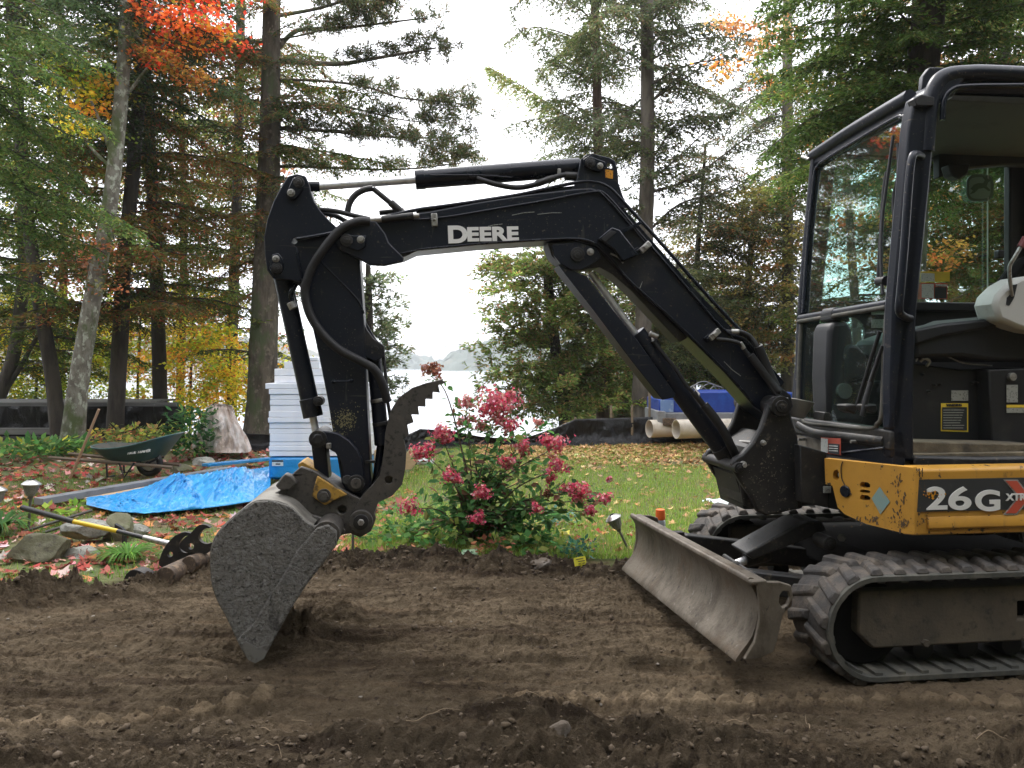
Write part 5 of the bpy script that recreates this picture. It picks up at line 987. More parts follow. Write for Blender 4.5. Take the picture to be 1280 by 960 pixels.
tree('hemlock_tree', 'nearer green hemlock whose drooping sprays reach in from the left edge', [(-95, 590), (-92, 420), (-90, 200), (-88, 0), (-86, -200)], 8.2, [14, 13, 12, 10, 9], BK_DARK, 'hem', HEMG, [dict(n=15, z=(2.0, 5.4), L=(1.6, 1.9), az=(Rn(35), Rn(150)), rise=.12, droop=.38)],
     [dict(p=[(-80, 150), (-20, 170), (60, 215), (140, 268), (182, 294)], dy=.3, r=.012, kw=dict(dens=1.1)), dict(p=[(-80, 90), (0, 90), (70, 125), (135, 160)], dy=.2, r=.012), dict(p=[(-90, 230), (0, 225), (60, 250), (110, 262)], r=.012), dict(p=[(-80, 20), (0, 30), (60, 45), (110, 80)], r=.012), dict(p=[(-80, 60), (0, 130), (60, 180), (100, 225)], r=.01), dict(p=[(-90, 170), (-20, 200), (30, 230), (60, 300)], r=.01)], fkw=dict(dens=1.25, leaf=.055))
tree('hemlock_tree', 'dim hemlock at the far left edge with a forked dark trunk', [(-6, 515), (18, 440), (30, 330), (26, 200), (20, 60), (16, -120)], 14.8, [8, 8, 7, 6, 5], BK_DARK, 'hem', HEM, [dict(n=34, z=(1.0, 9.5), L=(2.2, 2.6), rise=.05, droop=.25)], [dict(p=[(5, 490), (30, 450), (60, 390), (75, 330)], style=None, r=.06)], fkw=dict(dens=.75, leaf=.085))
tree('hemlock_tree', 'top left hemlock with dense green sprays above the lichen trunk', [(94, 560), (113, 420), (128, 320), (150, 160), (157, 60), (158, -60), (162, -200)], 11.7, [4, 4, 4, 5, 5, 5, 4], BK_DARK, 'hem', [(5, (.05, .08, .035)), (3, (.07, .10, .045))], [dict(n=34, z=(5.0, 8.6), L=(1.9, 2.1), rise=.1, droop=.4)], fkw=dict(dens=1.1, leaf=.065))
P5 = dict(dens=1.0)
tree('pine_tree', 'thick pine trunk left of the white boards, long branches reaching right over the sky', [(327, 548), (331, 400), (335, 250), (338, 120), (340, -50), (341, -180)], 13.7, [18, 16.5, 14.5, 12, 10, 9], BK_PINE, 'pine', PINE,
     [dict(n=26, z=(2.6, 8.4), L=(1.5, 1.9), az=(Rn(150), Rn(360)), style='hem', pal=HEMB, rise=.05, droop=.25, kw=dict(dens=.9, leaf=.07)), dict(n=12, z=(2.5, 6.6), L=(1.5, 1.7), az=(Rn(20), Rn(150)), style='hem', pal=[(3, (.06, .09, .035)), (2, (.11, .10, .045)), (1, (.20, .09, .05))], rise=.0, droop=.22, kw=dict(dens=.9, leaf=.07)), dict(n=7, z=(4.9, 7.5), L=(1.2, 1.7), az=(Rn(20), Rn(150)), style='hem', pal=[(3, (.06, .09, .035)), (2, (.11, .10, .045)), (1, (.20, .09, .05))], rise=.0, droop=.22, kw=dict(dens=.8, leaf=.07))],
     [dict(p=[(346, 62), (372, 38), (420, 36), (470, 30), (535, 22)], r=.05, dy=.3), dict(p=[(347, 76), (420, 80), (462, 74), (520, 64), (545, 60)], r=.055, dy=-.3), dict(p=[(347, 100), (400, 101), (455, 108), (500, 122), (560, 128), (582, 130)], r=.03), dict(p=[(348, 128), (400, 130), (440, 135), (480, 145), (520, 152), (560, 150)], r=.025, dy=.4),
      dict(p=[(338, 138), (352, 135), (400, 132), (440, 140), (480, 150)], r=.035, style='hem', pal=HEM, kw=dict(dens=1.3)), dict(p=[(337, 164), (358, 160), (420, 165), (500, 172), (570, 172)], r=.045, dy=.2), dict(p=[(350, 162), (420, 163), (470, 168), (520, 178), (560, 190), (584, 196)], r=.02, dy=-.2), dict(p=[(337, 212), (358, 208), (420, 210), (500, 212), (575, 204)], r=.04, dy=.4), dict(p=[(337, 188), (358, 185), (410, 190), (450, 198), (490, 205)], r=.025, style='hem', pal=HEM, kw=dict(dens=1.2)),
      dict(p=[(350, 100), (390, 108), (430, 112), (460, 118)], r=.02, style='hem', pal=HEM, kw=dict(dens=1.2)), dict(p=[(345, 20), (400, 10), (450, -5), (500, -10)], r=.04), dict(p=[(345, 0), (400, -15), (450, 10), (480, 5)], r=.03), dict(p=[(334, 80), (300, 60), (260, 60), (220, 70)], r=.03), dict(p=[(345, 50), (400, 38), (440, 15), (480, 8)], r=.02), dict(p=[(328, 445), (300, 438), (270, 437), (250, 440)], r=.02, style='hem', pal=[(1, (.06, .09, .04))], kw=dict(dens=1.4, leaf=.05))],
     fkw=dict(dens=1.0) if False else None)
tree('cedar_tree', 'grey green cedar by the water seen right behind the digging arm', [(462, 540), (462, 450), (461, 380), (460, 330)], 17, [7, 6, 5, 3], BK_DARK, 'ced', [(4, (.09, .12, .06)), (3, (.12, .15, .08)), (1, (.18, .15, .09))], [dict(n=60, z=(.5, 3.2), L=(1.0, .85), rise=.25, droop=.1, r=.012)], fkw=dict(dens=1.1, leaf=.085))
# --- middle
tree('cedar_tree', 'full green cedar by the lake above the flowering shrub', [(706, 528), (696, 450), (688, 380), (682, 320)], 16, [9, 8, 6.5, 5], BK_DARK, 'ced', CED, [dict(n=150, z=(.25, 3.7), L=(1.9, 1.35), rise=.22, droop=.15, r=.012), dict(n=20, z=(.2, 1.5), L=(1.5, 1.6), rise=.0, droop=.35, r=.01)], fkw=dict(dens=.95, leaf=.085))
tree('hemlock_tree', 'slim reddish trunk standing behind the boom cylinder', [(753, 522), (754, 430), (752, 330), (749, 230), (746, 100), (742, -60), (740, -180)], 17, [8.5, 8, 7, 6, 5.5, 5], BK_RED, 'hem', [(4, (.08, .105, .04)), (2, (.11, .13, .05)), (1, (.14, .12, .06))], [dict(n=34, z=(5.6, 10.5), L=(2.2, 2.4), rise=.35, droop=.45, r=.015), dict(n=7, z=(3.6, 5.6), L=(.9, 1.2), rise=.2, droop=.4)],
     [dict(p=[(740, 165), (700, 140), (660, 112), (630, 95), (612, 84)], r=.02, kw=dict(dens=1.4)), dict(p=[(742, 190), (715, 165), (690, 110), (672, 85)], r=.02), dict(p=[(738, 158), (700, 150), (660, 150), (632, 160)], r=.015), dict(p=[(744, 60), (700, 40), (660, 35), (632, 55)], r=.02), dict(p=[(745, 30), (710, 0), (670, -10), (640, 10)], r=.02), dict(p=[(744, 100), (710, 85), (680, 60), (640, 20)], r=.02)], fkw=dict(dens=.8, leaf=.085, droop=.55))
tree('hemlock_tree', 'tall straight hemlock trunk behind the bend of the boom', [(800, 522), (804, 430), (807, 300), (809, 180), (809, 60), (808, -80), (808, -200)], 15, [12, 11, 9.5, 8.5, 8, 7], BK_GREY, 'hem', [(4, (.075, .095, .05)), (2, (.10, .115, .055)), (1, (.13, .10, .06))], [dict(n=34, z=(5.2, 9.5), L=(2.3, 2.4), rise=.4, droop=.5, r=.016), dict(n=12, z=(2.8, 5.2), L=(1.6, 1.8), rise=.25, droop=.45, r=.014)],
     [dict(p=[(812, 128), (850, 102), (890, 75), (930, 50)], r=.025, style=None), dict(p=[(812, 128), (850, 95), (900, 60), (960, 20)], r=.02, kw=dict(dens=.25)), dict(p=[(815, 240), (860, 225), (910, 190), (960, 150)], r=.035, kw=dict(dens=.7)), dict(p=[(815, 225), (860, 185), (905, 140), (930, 100)], r=.02, kw=dict(dens=.5)), dict(p=[(815, 285), (850, 255), (900, 240), (950, 215)], r=.03, kw=dict(dens=.9)), dict(p=[(812, 205), (850, 150), (890, 145), (920, 138)], r=.02, kw=dict(dens=1.2)), dict(p=[(806, 262), (790, 240), (770, 230)], r=.012, kw=dict(dens=.8))], fkw=dict(dens=.75, leaf=.085, droop=.5))
tree('young_hemlock_tree', 'thin young hemlock with a dark stem right of the bend of the boom', [(866, 500), (869, 380), (873, 300), (878, 235), (882, 180)], 18, [5, 4, 3.5, 2.5, 1.5], BK_DARK, 'hem', [(4, (.06, .075, .035)), (2, (.10, .095, .045)), (1, (.2, .11, .06))], [dict(n=64, z=(1.8, 6.6), L=(2.2, 1.5), rise=.1, droop=.35, r=.01)], fkw=dict(dens=.62, leaf=.09))
# --- right
tree('spruce_tree', 'nearer dense bright green conifer spreading over the cab roof', [(1136, 540), (1139, 300), (1150, 120), (1160, 20), (1160, -60), (1160, -180)], 8.6, [16, 17, 18, 19, 18, 15], BK_BROWN, 'hem', HEMG, [dict(n=44, z=(3.3, 6.2), L=(1.75, 1.9), rise=.08, droop=.3)],
     [dict(p=[(1120, 120), (1060, 130), (1010, 150), (955, 190)], r=.015, dy=-.6), dict(p=[(1130, 60), (1060, 50), (1000, 50), (950, 70)], r=.015, dy=-.5), dict(p=[(1120, 160), (1060, 185), (1010, 205), (975, 225)], r=.012, dy=-.4), dict(p=[(1140, 10), (1060, 0), (1000, 0), (960, 20)], r=.015), dict(p=[(1130, 35), (1070, 25), (1010, 30), (955, 48)], r=.012, dy=-.3), dict(p=[(1120, 135), (1060, 150), (1010, 165), (975, 190)], r=.012, dy=.3), dict(p=[(1130, 80), (1060, 75), (1000, 82), (950, 98)], r=.012, dy=.4), dict(p=[(1110, 180), (1050, 200), (1000, 222), (965, 246)], r=.01, dy=.2), dict(p=[(1150, -20), (1080, -25), (1010, -15), (955, 5)], r=.012, dy=-.4), dict(p=[(1190, 20), (1240, 5), (1300, 20)], r=.012, dy=-.3), dict(p=[(1180, 50), (1230, 40), (1290, 60)], r=.015), dict(p=[(1110, 100), (1060, 95), (1000, 110), (950, 125)], r=.012, dy=-.3)], fkw=dict(dens=1.6, leaf=.06))
tree('maple_tree', 'orange leaved maple showing behind the cab and the dense conifer', [(1075, 520), (1070, 400), (1060, 250), (1050, 100), (1045, -50)], 12.5, [7, 6, 5, 4, 3], BK_BROWN, 'leaf', ORA, [dict(n=8, z=(2.4, 5.6), L=(1.7, 1.9), rise=.4, droop=.2, r=.012, kw=dict(dens=.9, rad=.25, leaf=.075))], [dict(p=[(1050, 120), (1000, 70), (960, 40), (915, 25)], r=.01, kw=dict(dens=1.4, rad=.2, t0=.4), pal=[(3, (.62, .34, .12)), (2, (.6, .42, .2)), (1, (.5, .2, .1))])])
tree('maple_tree', 'olive and yellow tree between the boom and the cab', [(930, 500), (932, 400), (938, 320), (945, 250)], 19, [6, 5, 4, 3], BK_BROWN, 'leaf', [(4, (.16, .17, .06)), (3, (.26, .22, .07)), (1, (.42, .2, .08))], [dict(n=44, z=(.9, 5.2), L=(2.3, 1.8), rise=.3, droop=.2, r=.01)], fkw=dict(dens=1.5, rad=.35, leaf=.085))
tree('hemlock_tree', 'dark low hemlock under the boom left of the cab', [(840, 520), (842, 440), (845, 370), (848, 330)], 16.8, [5, 5, 4, 3], BK_DARK, 'hem', [(3, (.06, .08, .035)), (2, (.11, .11, .05))], [dict(n=36, z=(1.2, 3.8), L=(1.7, 1.4), rise=.15, droop=.3, r=.012)], fkw=dict(dens=.8, leaf=.085))
tree('maple_tree', 'rusty orange tree far right behind the cab windows', [(1190, 520), (1190, 400), (1195, 250)], 17, [7, 6, 4], BK_BROWN, 'leaf', [(3, (.15, .15, .06)), (2, (.34, .16, .06)), (2, (.09, .12, .04))], [dict(n=50, z=(.8, 6.4), L=(2.2, 2.4), rise=.3, droop=.2, r=.01)], fkw=dict(dens=1.1, rad=.4, leaf=.095))
tree('cedar_tree', 'dark cedar hidden mostly behind the cab', [(1320, 540), (1320, 300), (1320, 100)], 14, [9, 7, 5], BK_DARK, 'ced', CED, [dict(n=60, z=(.6, 6.5), L=(1.9, 1.5), rise=.2, droop=.15, r=.012)], fkw=dict(dens=.9, leaf=.1))
tree('hemlock_tree', 'hemlock behind the cab glass between the two maples', [(1110, 530), (1108, 350), (1105, 150), (1104, 20)], 14.5, [9, 8, 7, 5], BK_DARK, 'hem', HEM, [dict(n=44, z=(1.0, 7), L=(2.1, 2.0), rise=.1, droop=.3)], fkw=dict(dens=.7, leaf=.085))
# --- understorey colour on the left
for i, (px_, py0, hgt, Y_, pl, lab) in enumerate([(285, 505, 1.5, 15.6, YEL, 'yellow and green leaved sapling right of the covered stack, beside the pine'), (238, 500, 2.4, 16.5, [(3, (.6, .28, .05)), (3, (.5, .42, .05)), (2, (.2, .28, .05))], 'sapling with orange and yellow leaves between the mossy trunk and the pine'), (172, 500, 2.6, 17.5, YEL, 'yellow sapling seen between the two dark trunks behind the wheelbarrow'), (105, 500, 2.2, 18, LIME, 'lime green sapling behind the lichen trunk'), (45, 500, 2.4, 17.5, LIME, 'yellow green sapling near the left edge beyond the low wall'), (-10, 500, 2.4, 16.5, YEL, 'pale yellow sapling cut by the left edge')]):
    tree('sapling', lab, [(px_, py0), (px_ + 3, py0 - hgt * 967 / Y_ * .6), (px_ + 6, py0 - hgt * 967 / Y_)], Y_, [2, 1.6, 1], BK_BROWN, 'leaf', pl, [dict(n=26, z=(.1, hgt + .3), L=(1.2, .9), rise=.4, droop=.2, r=.006)], fkw=dict(dens=1.1, rad=.28, leaf=.075), cat='sapling')
for i, (px_, Y_, L_, z1, lab) in enumerate([(75, 19, 2.6, 8, 'yellow maple crown filling the gap between the lichen trunk and the left edge'), (225, 20, 2.4, 8, 'broadleaf tree with mixed yellow green leaves behind the mossy trunk')]):
    tree('maple_tree', lab, [(px_, 500), (px_ + 5, 300), (px_, 100), (px_, 0)], Y_, [6, 5, 4, 3], BK_DARK, 'leaf', [[(3, (.16, .2, .05)), (2, (.45, .36, .05)), (2, (.08, .11, .04))], [(3, (.10, .14, .045)), (1, (.3, .28, .05)), (2, (.25, .09, .05))]][i], [dict(n=46, z=(1.2, z1), L=(L_, L_), rise=.3, droop=.2, r=.01)], fkw=dict(dens=.9, rad=.4, leaf=.095))

# --- more trees of the same kinds standing farther back, each a copy with its own place and turn
def copy_tree(src, px, Y, rz, s, label):
    c = src.copy(); COL.objects.link(c); x = (px - CX) / F * Y; c.location = (x, Y, float(lawn_z(np.array([x]), np.array([Y]))[0])); c.rotation_euler = (0, 0, rz); c.scale = (s, s, s); c['label'] = label
    for ch in src.children: d = ch.copy(); COL.objects.link(d); d.parent = c; d.matrix_parent_inverse = ch.matrix_parent_inverse
    return c
def bylab(s): return [t for t in TREES if s in t['label']][0]
hA, hB, hC, hD, hE, cM = bylab('thin dark hemlock'), bylab('dark brown trunk'), bylab('dark mossy trunk'), bylab('tall straight hemlock'), bylab('hemlock behind the cab glass'), bylab('full green cedar')
for (src, px, Y, rz, s, lab) in [(hC, 288, 18.5, 2.5, 1.1, 'slender hemlock just left of the thick pine, farther back'), (hE, -40, 17, .6, 1.1, 'hemlock cut by the left edge of the picture, behind the others'), 
        (hD, 985, 18.5, 1.3, 1.0, 'tall hemlock set back close to the left edge of the cab'), (cM, 800, 19, 2.0, 1.0, 'cedar set back right of the reddish trunk'), (cM, 905, 20, 4.4, 1.05, 'cedar set back behind the blue covered trailer'), (hC, 1230, 16, 1.0, 1.0, 'hemlock seen through the cab side window'), (hB, 1290, 13, 3.0, 1.0, 'hemlock at the right edge of the picture above the cab roof')]:
    copy_tree(src, px, Y, rz, s, lab)
# ================================================================ FENCES, STACKS, GARDEN THINGS
# --- silt fence (black film on stakes) along the lake edge
def film_mat(name, col, rough=.32, wr=9):
    return pm(name, col, rough, 0, [], [(wr, .9, .05, (1, 1, .35)), (wr * 6, .35, .01)], spec=.35)
film = film_mat('black_plastic_film', (.006, .006, .007), .38)
stake_m = pm('weathered_stake', (.22, .17, .11), .8, 0, [((.12, .09, .06), 14, .45, .7, 5)])
def film_fence(pts, label, nseg=260, wr=.035, posts=(), seed=0, name='silt_fence', toe=.25):
    """pts: (px, y_top, y_bottom, Y)"""
    root = empty(name, W(pts[0][0], pts[0][2], pts[0][3]), label, 'fence'); off = root.location.copy()
    r = np.random.default_rng(seed); T = np.linspace(0, len(pts) - 1, nseg); arr = np.array(pts, float)
    px = np.interp(T, range(len(pts)), arr[:, 0]); yt = np.interp(T, range(len(pts)), arr[:, 1]); yb = np.interp(T, range(len(pts)), arr[:, 2]); Y = np.interp(T, range(len(pts)), arr[:, 3])
    nv = 16; V = []; nzg = fbm2(512, 64, .12, 1, 1.5, seed + 5)
    for i in range(nseg):
        a, b = W(px[i], yt[i], Y[i]), W(px[i], yb[i], Y[i])
        for k in range(nv):
            t = k / (nv - 1); p = b.lerp(a, t); env = math.sin(min(1, t * 1.0) * math.pi) ** .5 if t < 1 else 0
            p.y += nzg[int(i * 1.9) % 512, k * 3] * wr * (.3 + env) - (toe * (1 - t) ** 6); V.append(p - off)
    g_ = grid_faces(nseg, nv); V = np.array([tuple(v) for v in V]); o = np_mesh('plastic_sheet', V, 4, film, smooth=True, faces=g_, parent=root)
    m = o.modifiers.new('thick', 'SOLIDIFY'); m.thickness = .004
    for q in posts:
        x_, yt_, yb_, Y_ = q[:4]; a, b = W(x_, yt_, Y_ + .03) - off, W(x_, yb_ + 4, Y_ + .03) - off; MB().box((a + b) / 2, (.035, .035, (a - b).length)).build('stake', stake_m, root, .003)
    return root
film_fence([(480, 556, 566, 11.2), (505, 545, 562, 11.4), (525, 536, 558, 11.6), (560, 538, 558, 11.8), (600, 546, 560, 12), (650, 550, 562, 12.0), (690, 536, 558, 12), (719, 524, 557, 12.1), (760, 522.5, 556, 12.2), (820, 521, 555, 12.3), (900, 520, 556, 12.4), (1020, 519, 560, 12.4), (1280, 518, 560, 12.4)],
           'low black plastic silt fence crossing behind the lawn below the lake', 420, .035, [(719, 522, 557, 12.1), (764, 507, 556, 12.2), (790, 506, 556, 12.2), (820, 512, 556, 12.3), (812, 490, 556, 12.3), (880, 512, 556, 12.4)], 3)
film_fence([(300, 541, 562, 11.6), (330, 543, 562, 11.5), (350, 546, 563, 11.4), (380, 548, 566, 11.3)], 'short end of black silt fence between the pine and the white boards', 60, .03, (), 9)
# --- low black walled platform on the left: boards on black fabric
pl = empty('dock_platform', W(100, 548, 13.2), 'long low platform with grey boards on top and black fabric sides beneath the left trees', 'platform'); po = pl.location.copy()
wood_g = pm('weathered_grey_board', (.17, .17, .165), .85, 0, [((.08, .08, .075), 3, .45, .7, 8, (.3, 4, 4)), ((.28, .28, .27), 9, .6, .75, 5)], [(30, .4, .004, (.2, 1, 1))])
wood_d = pm('dark_wet_board', (.05, .048, .045), .7, 0, [((.10, .095, .085), 4, .45, .7, 7, (.3, 4, 4))], [(30, .4, .004, (.2, 1, 1))])
for (x0, x1, yt, yb_, Y_, m_) in [(-60, 222, 503, 509, 13.3, wood_g), (-60, 66, 535, 543, 12.6, wood_g), (-60, 200, 546, 552, 13.0, wood_d)]:
    a, b = W(x0, yt, Y_) - po, W(x1, yb_, Y_) - po; MB().box((a + b) / 2, (abs(b.x - a.x), .09, abs(a.z - b.z))).build('board', m_, pl, .004)
for k in range(7):
    x = -40 + 40 * k; a, b = W(x, 509, 13.35) - po, W(x, 552, 13.35) - po; MB().box((a + b) / 2, (.08, .08, (a - b).length)).build('post', wood_d, pl, .004)
fb = []; nzg = fbm2(256, 64, .2, 1, 1.5, 77)
for i in range(120):
    for k in range(10):
        p = W(-60 + 292 * i / 119, 508 + 42 * k / 9, 13.10) - po; p.y += .05 * nzg[i, k * 4]; fb.append(tuple(p))
np_mesh('black_fabric', np.array(fb), 4, film, smooth=True, faces=grid_faces(120, 10), parent=pl)
a, b = W(-60, 502, 13.3) - po, W(222, 502, 14.6) - po
for k in range(8):
    yy = 13.38 + .15 * k; q = W(80, 503.4, 13.3) - po; MB().box(((a.x + b.x) / 2, yy + .04 - 13.2, q.z), (b.x - a.x, .135, .03)).build('deck_board', wood_g, pl, .003)
# --- covered stack (translucent sheet)
sheet_m = pm('dusty_clear_sheeting', (.56, .45, .38), .3, 0, [((.75, .72, .70), 4, .48, .68, 6, (1, 1, .5)), ((.34, .22, .15), 5, .56, .74, 5)], [(6, 1.0, .06, (1.6, 1, .4)), (22, .8, .02)], coat=.5, transl=.2)
def drape(name, rows, mat, label, cat, n=60, nz_=.02, seed=1, sub=True):
    """loft closed rows (from top to bottom) of world points into one crumpled skin"""
    root_c = Vector(rows[-1][0]); V = []; K = len(rows); R = [spline(r, max(2, n // len(r)), True) for r in rows]; m = len(R[0]); nzg = fbm2(256, 256, 1, 1, 1.4, seed)
    rr = []
    for i in range(K - 1):
        for s in range(6): rr.append([R[i][k].lerp(R[i + 1][k], s / 6) for k in range(m)])
    rr.append(R[-1])
    cen = sum((Vector(p) for p in rows[0]), Vector()) / len(rows[0])
    for i, r in enumerate(rr):
        for k, p in enumerate(r):
            d = Vector((p.x - cen.x, p.y - cen.y, 0)); d = d.normalized() if d.length else d
            f = nzg[(k * 5) % 256, (i * 2) % 256] * nz_ * (1 if i < len(rr) - 1 else .5) + abs(math.sin(k * .9 + .4 * math.sin(i))) * nz_ * .3 * i / len(rr); V.append(tuple(p + d * f - root_c))
    F_ = [[i * m + k, i * m + (k + 1) % m, (i + 1) * m + (k + 1) % m, (i + 1) * m + k] for i in range(len(rr) - 1) for k in range(m)]; F_.append(list(range(m)))
    me = bpy.data.meshes.new(name); me.from_pydata(V, [], F_); me.polygons.foreach_set('use_smooth', [True] * len(me.polygons)); me.materials.append(mat)
    o = bpy.data.objects.new(name, me); COL.objects.link(o); o.location = root_c; return tag(o, label, cat)
Yc = 10.6
drape('covered_stack', [[W(262, 509, Yc), W(268, 506, Yc - .1), W(282, 505.5, Yc - .1), W(288, 508, Yc), W(284, 506, Yc + .4), W(266, 505, Yc + .4)],
                        [W(256, 534, Yc - .1), W(268, 533, Yc - .25), W(288, 531, Yc - .25), W(297, 529, Yc), W(288, 520, Yc + .5), W(262, 520, Yc + .5)],
                        [W(244, 562, Yc - .1), W(258, 565, Yc - .35), W(294, 566, Yc - .35), W(313, 563, Yc - .1), W(298, 550, Yc + .7), W(250, 550, Yc + .7)]], sheet_m, 'pile draped in crinkled dusty see-through sheeting in front of the pine', 'covered pile', 90, .055, 4)
# --- white boards
foam = pm('white_foam_board', (.84, .86, .90), .65, 0, [((.72, .76, .84), 3, .45, .7, 4)], [(200, .15, .002)]); 
blue_film = pm('blue_plastic_wrap', (.018, .26, .60), .3, 0, [((.05, .36, .68), 5, .5, .75, 6)], [(6, .9, .03), (30, .4, .006)], coat=.3)
YB = 8.2; xl, xr_ = W(336, 0, YB).x, W(462, 0, YB).x
bnd = [479, 486, 492.8, 500, 506.6, 514, 521.6, 528.3, 535.7, 542, 552.5, 557.5, 563.8, 570.3]
ORD = ['uppermost full width white foam board of the stack', 'second', 'third', 'fourth', 'fifth', 'sixth', 'seventh', 'eighth', 'ninth', 'tenth', 'eleventh', 'twelfth', 'thirteenth']
jit = [-.025, .0, .012, .008, .012, .0, -.008, .004, .0, .008, .006, .002, .004]
for i in range(13):
    zt, zb_ = H - (bnd[i] - CY) / F * YB, H - (bnd[i + 1] - CY) / F * YB
    o = MB().box((0, 0, 0), (xr_ - xl + (.02 if i == 0 else 0), .62, zt - zb_ - .003)).build('foam_board', foam, None, .004)
    o.location = ((xl + xr_) / 2 + jit[i], YB + .31 + random.uniform(-.008, .012), (zt + zb_) / 2); o.rotation_euler = (0, random.uniform(-.003, .003), random.uniform(-.006, .006))
    tag(o, ORD[0] if i == 0 else ORD[i] + (' full width white foam board counted from the top of the stack' if i < 12 else ' white foam board, resting right on the blue wrapped bundle'), 'board', 'white foam boards stacked on the blue bundle')
for (x0, x1, y0, y1, lab) in [(342, 404, 470, 478.5, 'lower of the two shorter white boards set back on the stack'), (342, 404, 461, 469.5, 'upper of the two shorter white boards set back on the stack'), (354, 398, 452, 460.5, 'small white foam offcut lying near the top of the stack'), (366, 396, 446, 451.5, 'rounded white scrap crowning the whole foam stack')]:
    a, b = W(x0, y0, YB + .05), W(x1, y1, YB + .05); o = MB().box((0, 0, 0), (b.x - a.x, .4, a.z - b.z)).build('foam_board', foam, None, .012 if y0 < 450 else .004); o.location = ((a.x + b.x) / 2, YB + .27, (a.z + b.z) / 2); o.rotation_euler = (0, 0, .02); tag(o, lab, 'board')
z0 = .02; z1 = H - (570.8 - CY) / F * YB
bm = bmesh.new(); bmesh.ops.create_cube(bm, size=1); bmesh.ops.scale(bm, vec=(xr_ - xl, .62, z1 - z0 - .03), verts=bm.verts); bmesh.ops.bevel(bm, geom=bm.edges[:], offset=.012, segments=2, affect='EDGES'); bmesh.ops.subdivide_edges(bm, edges=bm.edges[:], cuts=9, use_grid_fill=True)
from mathutils import noise
for v in bm.verts: v.co += v.co.normalized() * (noise.noise(v.co * 9) * .008 + noise.noise(v.co * 25) * .003)
me = bpy.data.meshes.new('wrapped_bundle'); bm.to_mesh(me); bm.free(); me.polygons.foreach_set('use_smooth', [True] * len(me.polygons)); me.materials.append(blue_film)
wb_ = bpy.data.objects.new('wrapped_bundle', me); COL.objects.link(wb_); wb_.location = ((xl + xr_) / 2, YB + .31, (z0 + z1) / 2 + .01); tag(wb_, 'bundle wrapped in bright blue film under the white foam boards', 'bundle')
l0 = W(340, 575, YB - .006) - wb_.location; l1 = W(354, 582.5, YB - .006) - wb_.location; MB().box((l0 + l1) / 2, (l1.x - l0.x, .003, l0.z - l1.z)).build('paper_label', label_white, wb_); MB().box((l0 + l1) / 2 + Vector((0, -.003, .022)), (l1.x - l0.x, .003, .018)).build('label_band', decal_black, wb_)
MB().box((l0 + l1) / 2 + Vector((.005, -.003, -.01)), (.05, .003, .012)).build('label_print', decal_black, wb_)
ply = pm('fresh_pine_wood', (.55, .40, .24), .7, 0, [((.42, .29, .16), 5, .45, .7, 6, (1, 1, 5))]); 
o = MB().box((0, 0, 0), (.10, .5, .30)).build('timber_block', ply, None, .004); o.location = W(468, 575, YB + .5) ; o.location.z = .17; tag(o, 'end of raw pine timber beside the blue bundle under the digging arm', 'timber')
o = MB().prism([(-.10, 0, 0), (.04, 0, 0), (.13, 0, .10), (.04, 0, .26), (-.03, 0, .16), (-.10, 0, .18)], (0, .05, 0)).build('timber_offcut', ply, None, .004); o.location = WG(506, 590, .03) + Vector((0, .2, 0)); tag(o, 'splintered pale wood offcut behind the curved thumb teeth', 'timber')
o = MB().tube(spline([(-.09, 0, .04), (-.04, 0, .045), (0, 0, .05), (.06, .01, .045), (.11, .01, .035)], 4), [.028, .036, .04, .042, .043, .044, .045, .045, .044, .042, .04, .038, .036, .034, .03, .025, .02], 12).build('plastic_bottle', pm('white_plastic', (.6, .62, .62), .4), None); o.location = WG(531, 582, .03); tag(o, 'white plastic bottle on its side near the curved thumb', 'bottle')
o = MB().cyl((-.02, 0, 0), (.05, 0, 0), .04, .03, 12).build('black_cap', cab_dark, None, .004); o.location = WG(516, 582, .03) + Vector((0, 0, .04)); tag(o, 'black plastic cap lying at the neck of the white bottle', 'cap')
# --- blue tarpaulin: crumpled sheet on the ground
def tarp():
    nx, ny = 260, 90; n1 = fbm2(nx, ny, .8, 1.8, 1.6, 31); n2 = fbm2(nx, ny, 1.6, 2.2, 1.45, 32); n1 = np.abs(n1) * 1.6 - .8; U, V_ = np.meshgrid(np.linspace(0, 1, nx), np.linspace(0, 1, ny), indexing='ij')
    pxb = [108, 140, 180, 215, 250, 290, 335, 340]; lo = [632, 640, 643, 640, 637, 632, 624, 620]; hi = [623, 621, 612, 603, 597, 591, 584, 582]
    px = 108 + (338 - 108) * U; yl = np.interp(px, pxb, lo); yh = np.interp(px, pxb, hi); yy = yl + (yh - yl) * V_
    Yg = H * F / (yy - CY) * .97; X_ = (px - CX) / F * Yg; env = np.clip(np.sin(np.pi * V_) ** .5, 0, 1) * np.clip(np.sin(np.pi * np.clip(U * 1.1, 0, 1)) ** .3, .2, 1)
    z = .045 + env * (.055 + .035 * np.abs(n1) * 1.5 + .018 * n2) * (.35 + .65 * np.minimum(1, U * 2)); Yg = Yg + (.03 * n2 + .03 * n1) * env ** 2; X_ = X_ + .04 * n1 * env ** 2
    c = np.array([X_.mean(), Yg.mean(), 0]); o = np_mesh('tarpaulin', (np.stack([X_, Yg, z], -1) - c).reshape(-1, 3), 4, pm('blue_tarpaulin', (.02, .30, .68), .33, 0, [((.06, .42, .78), 4, .5, .7, 5)], [(14, .8, .02), (70, .3, .004)], coat=.2), smooth=True, faces=grid_faces(nx, ny)); o.location = c
    m = o.modifiers.new('thick', 'SOLIDIFY'); m.thickness = .003; tag(o, 'bright blue tarpaulin lying crumpled on the grass between wheelbarrow and boards', 'tarpaulin')
tarp()
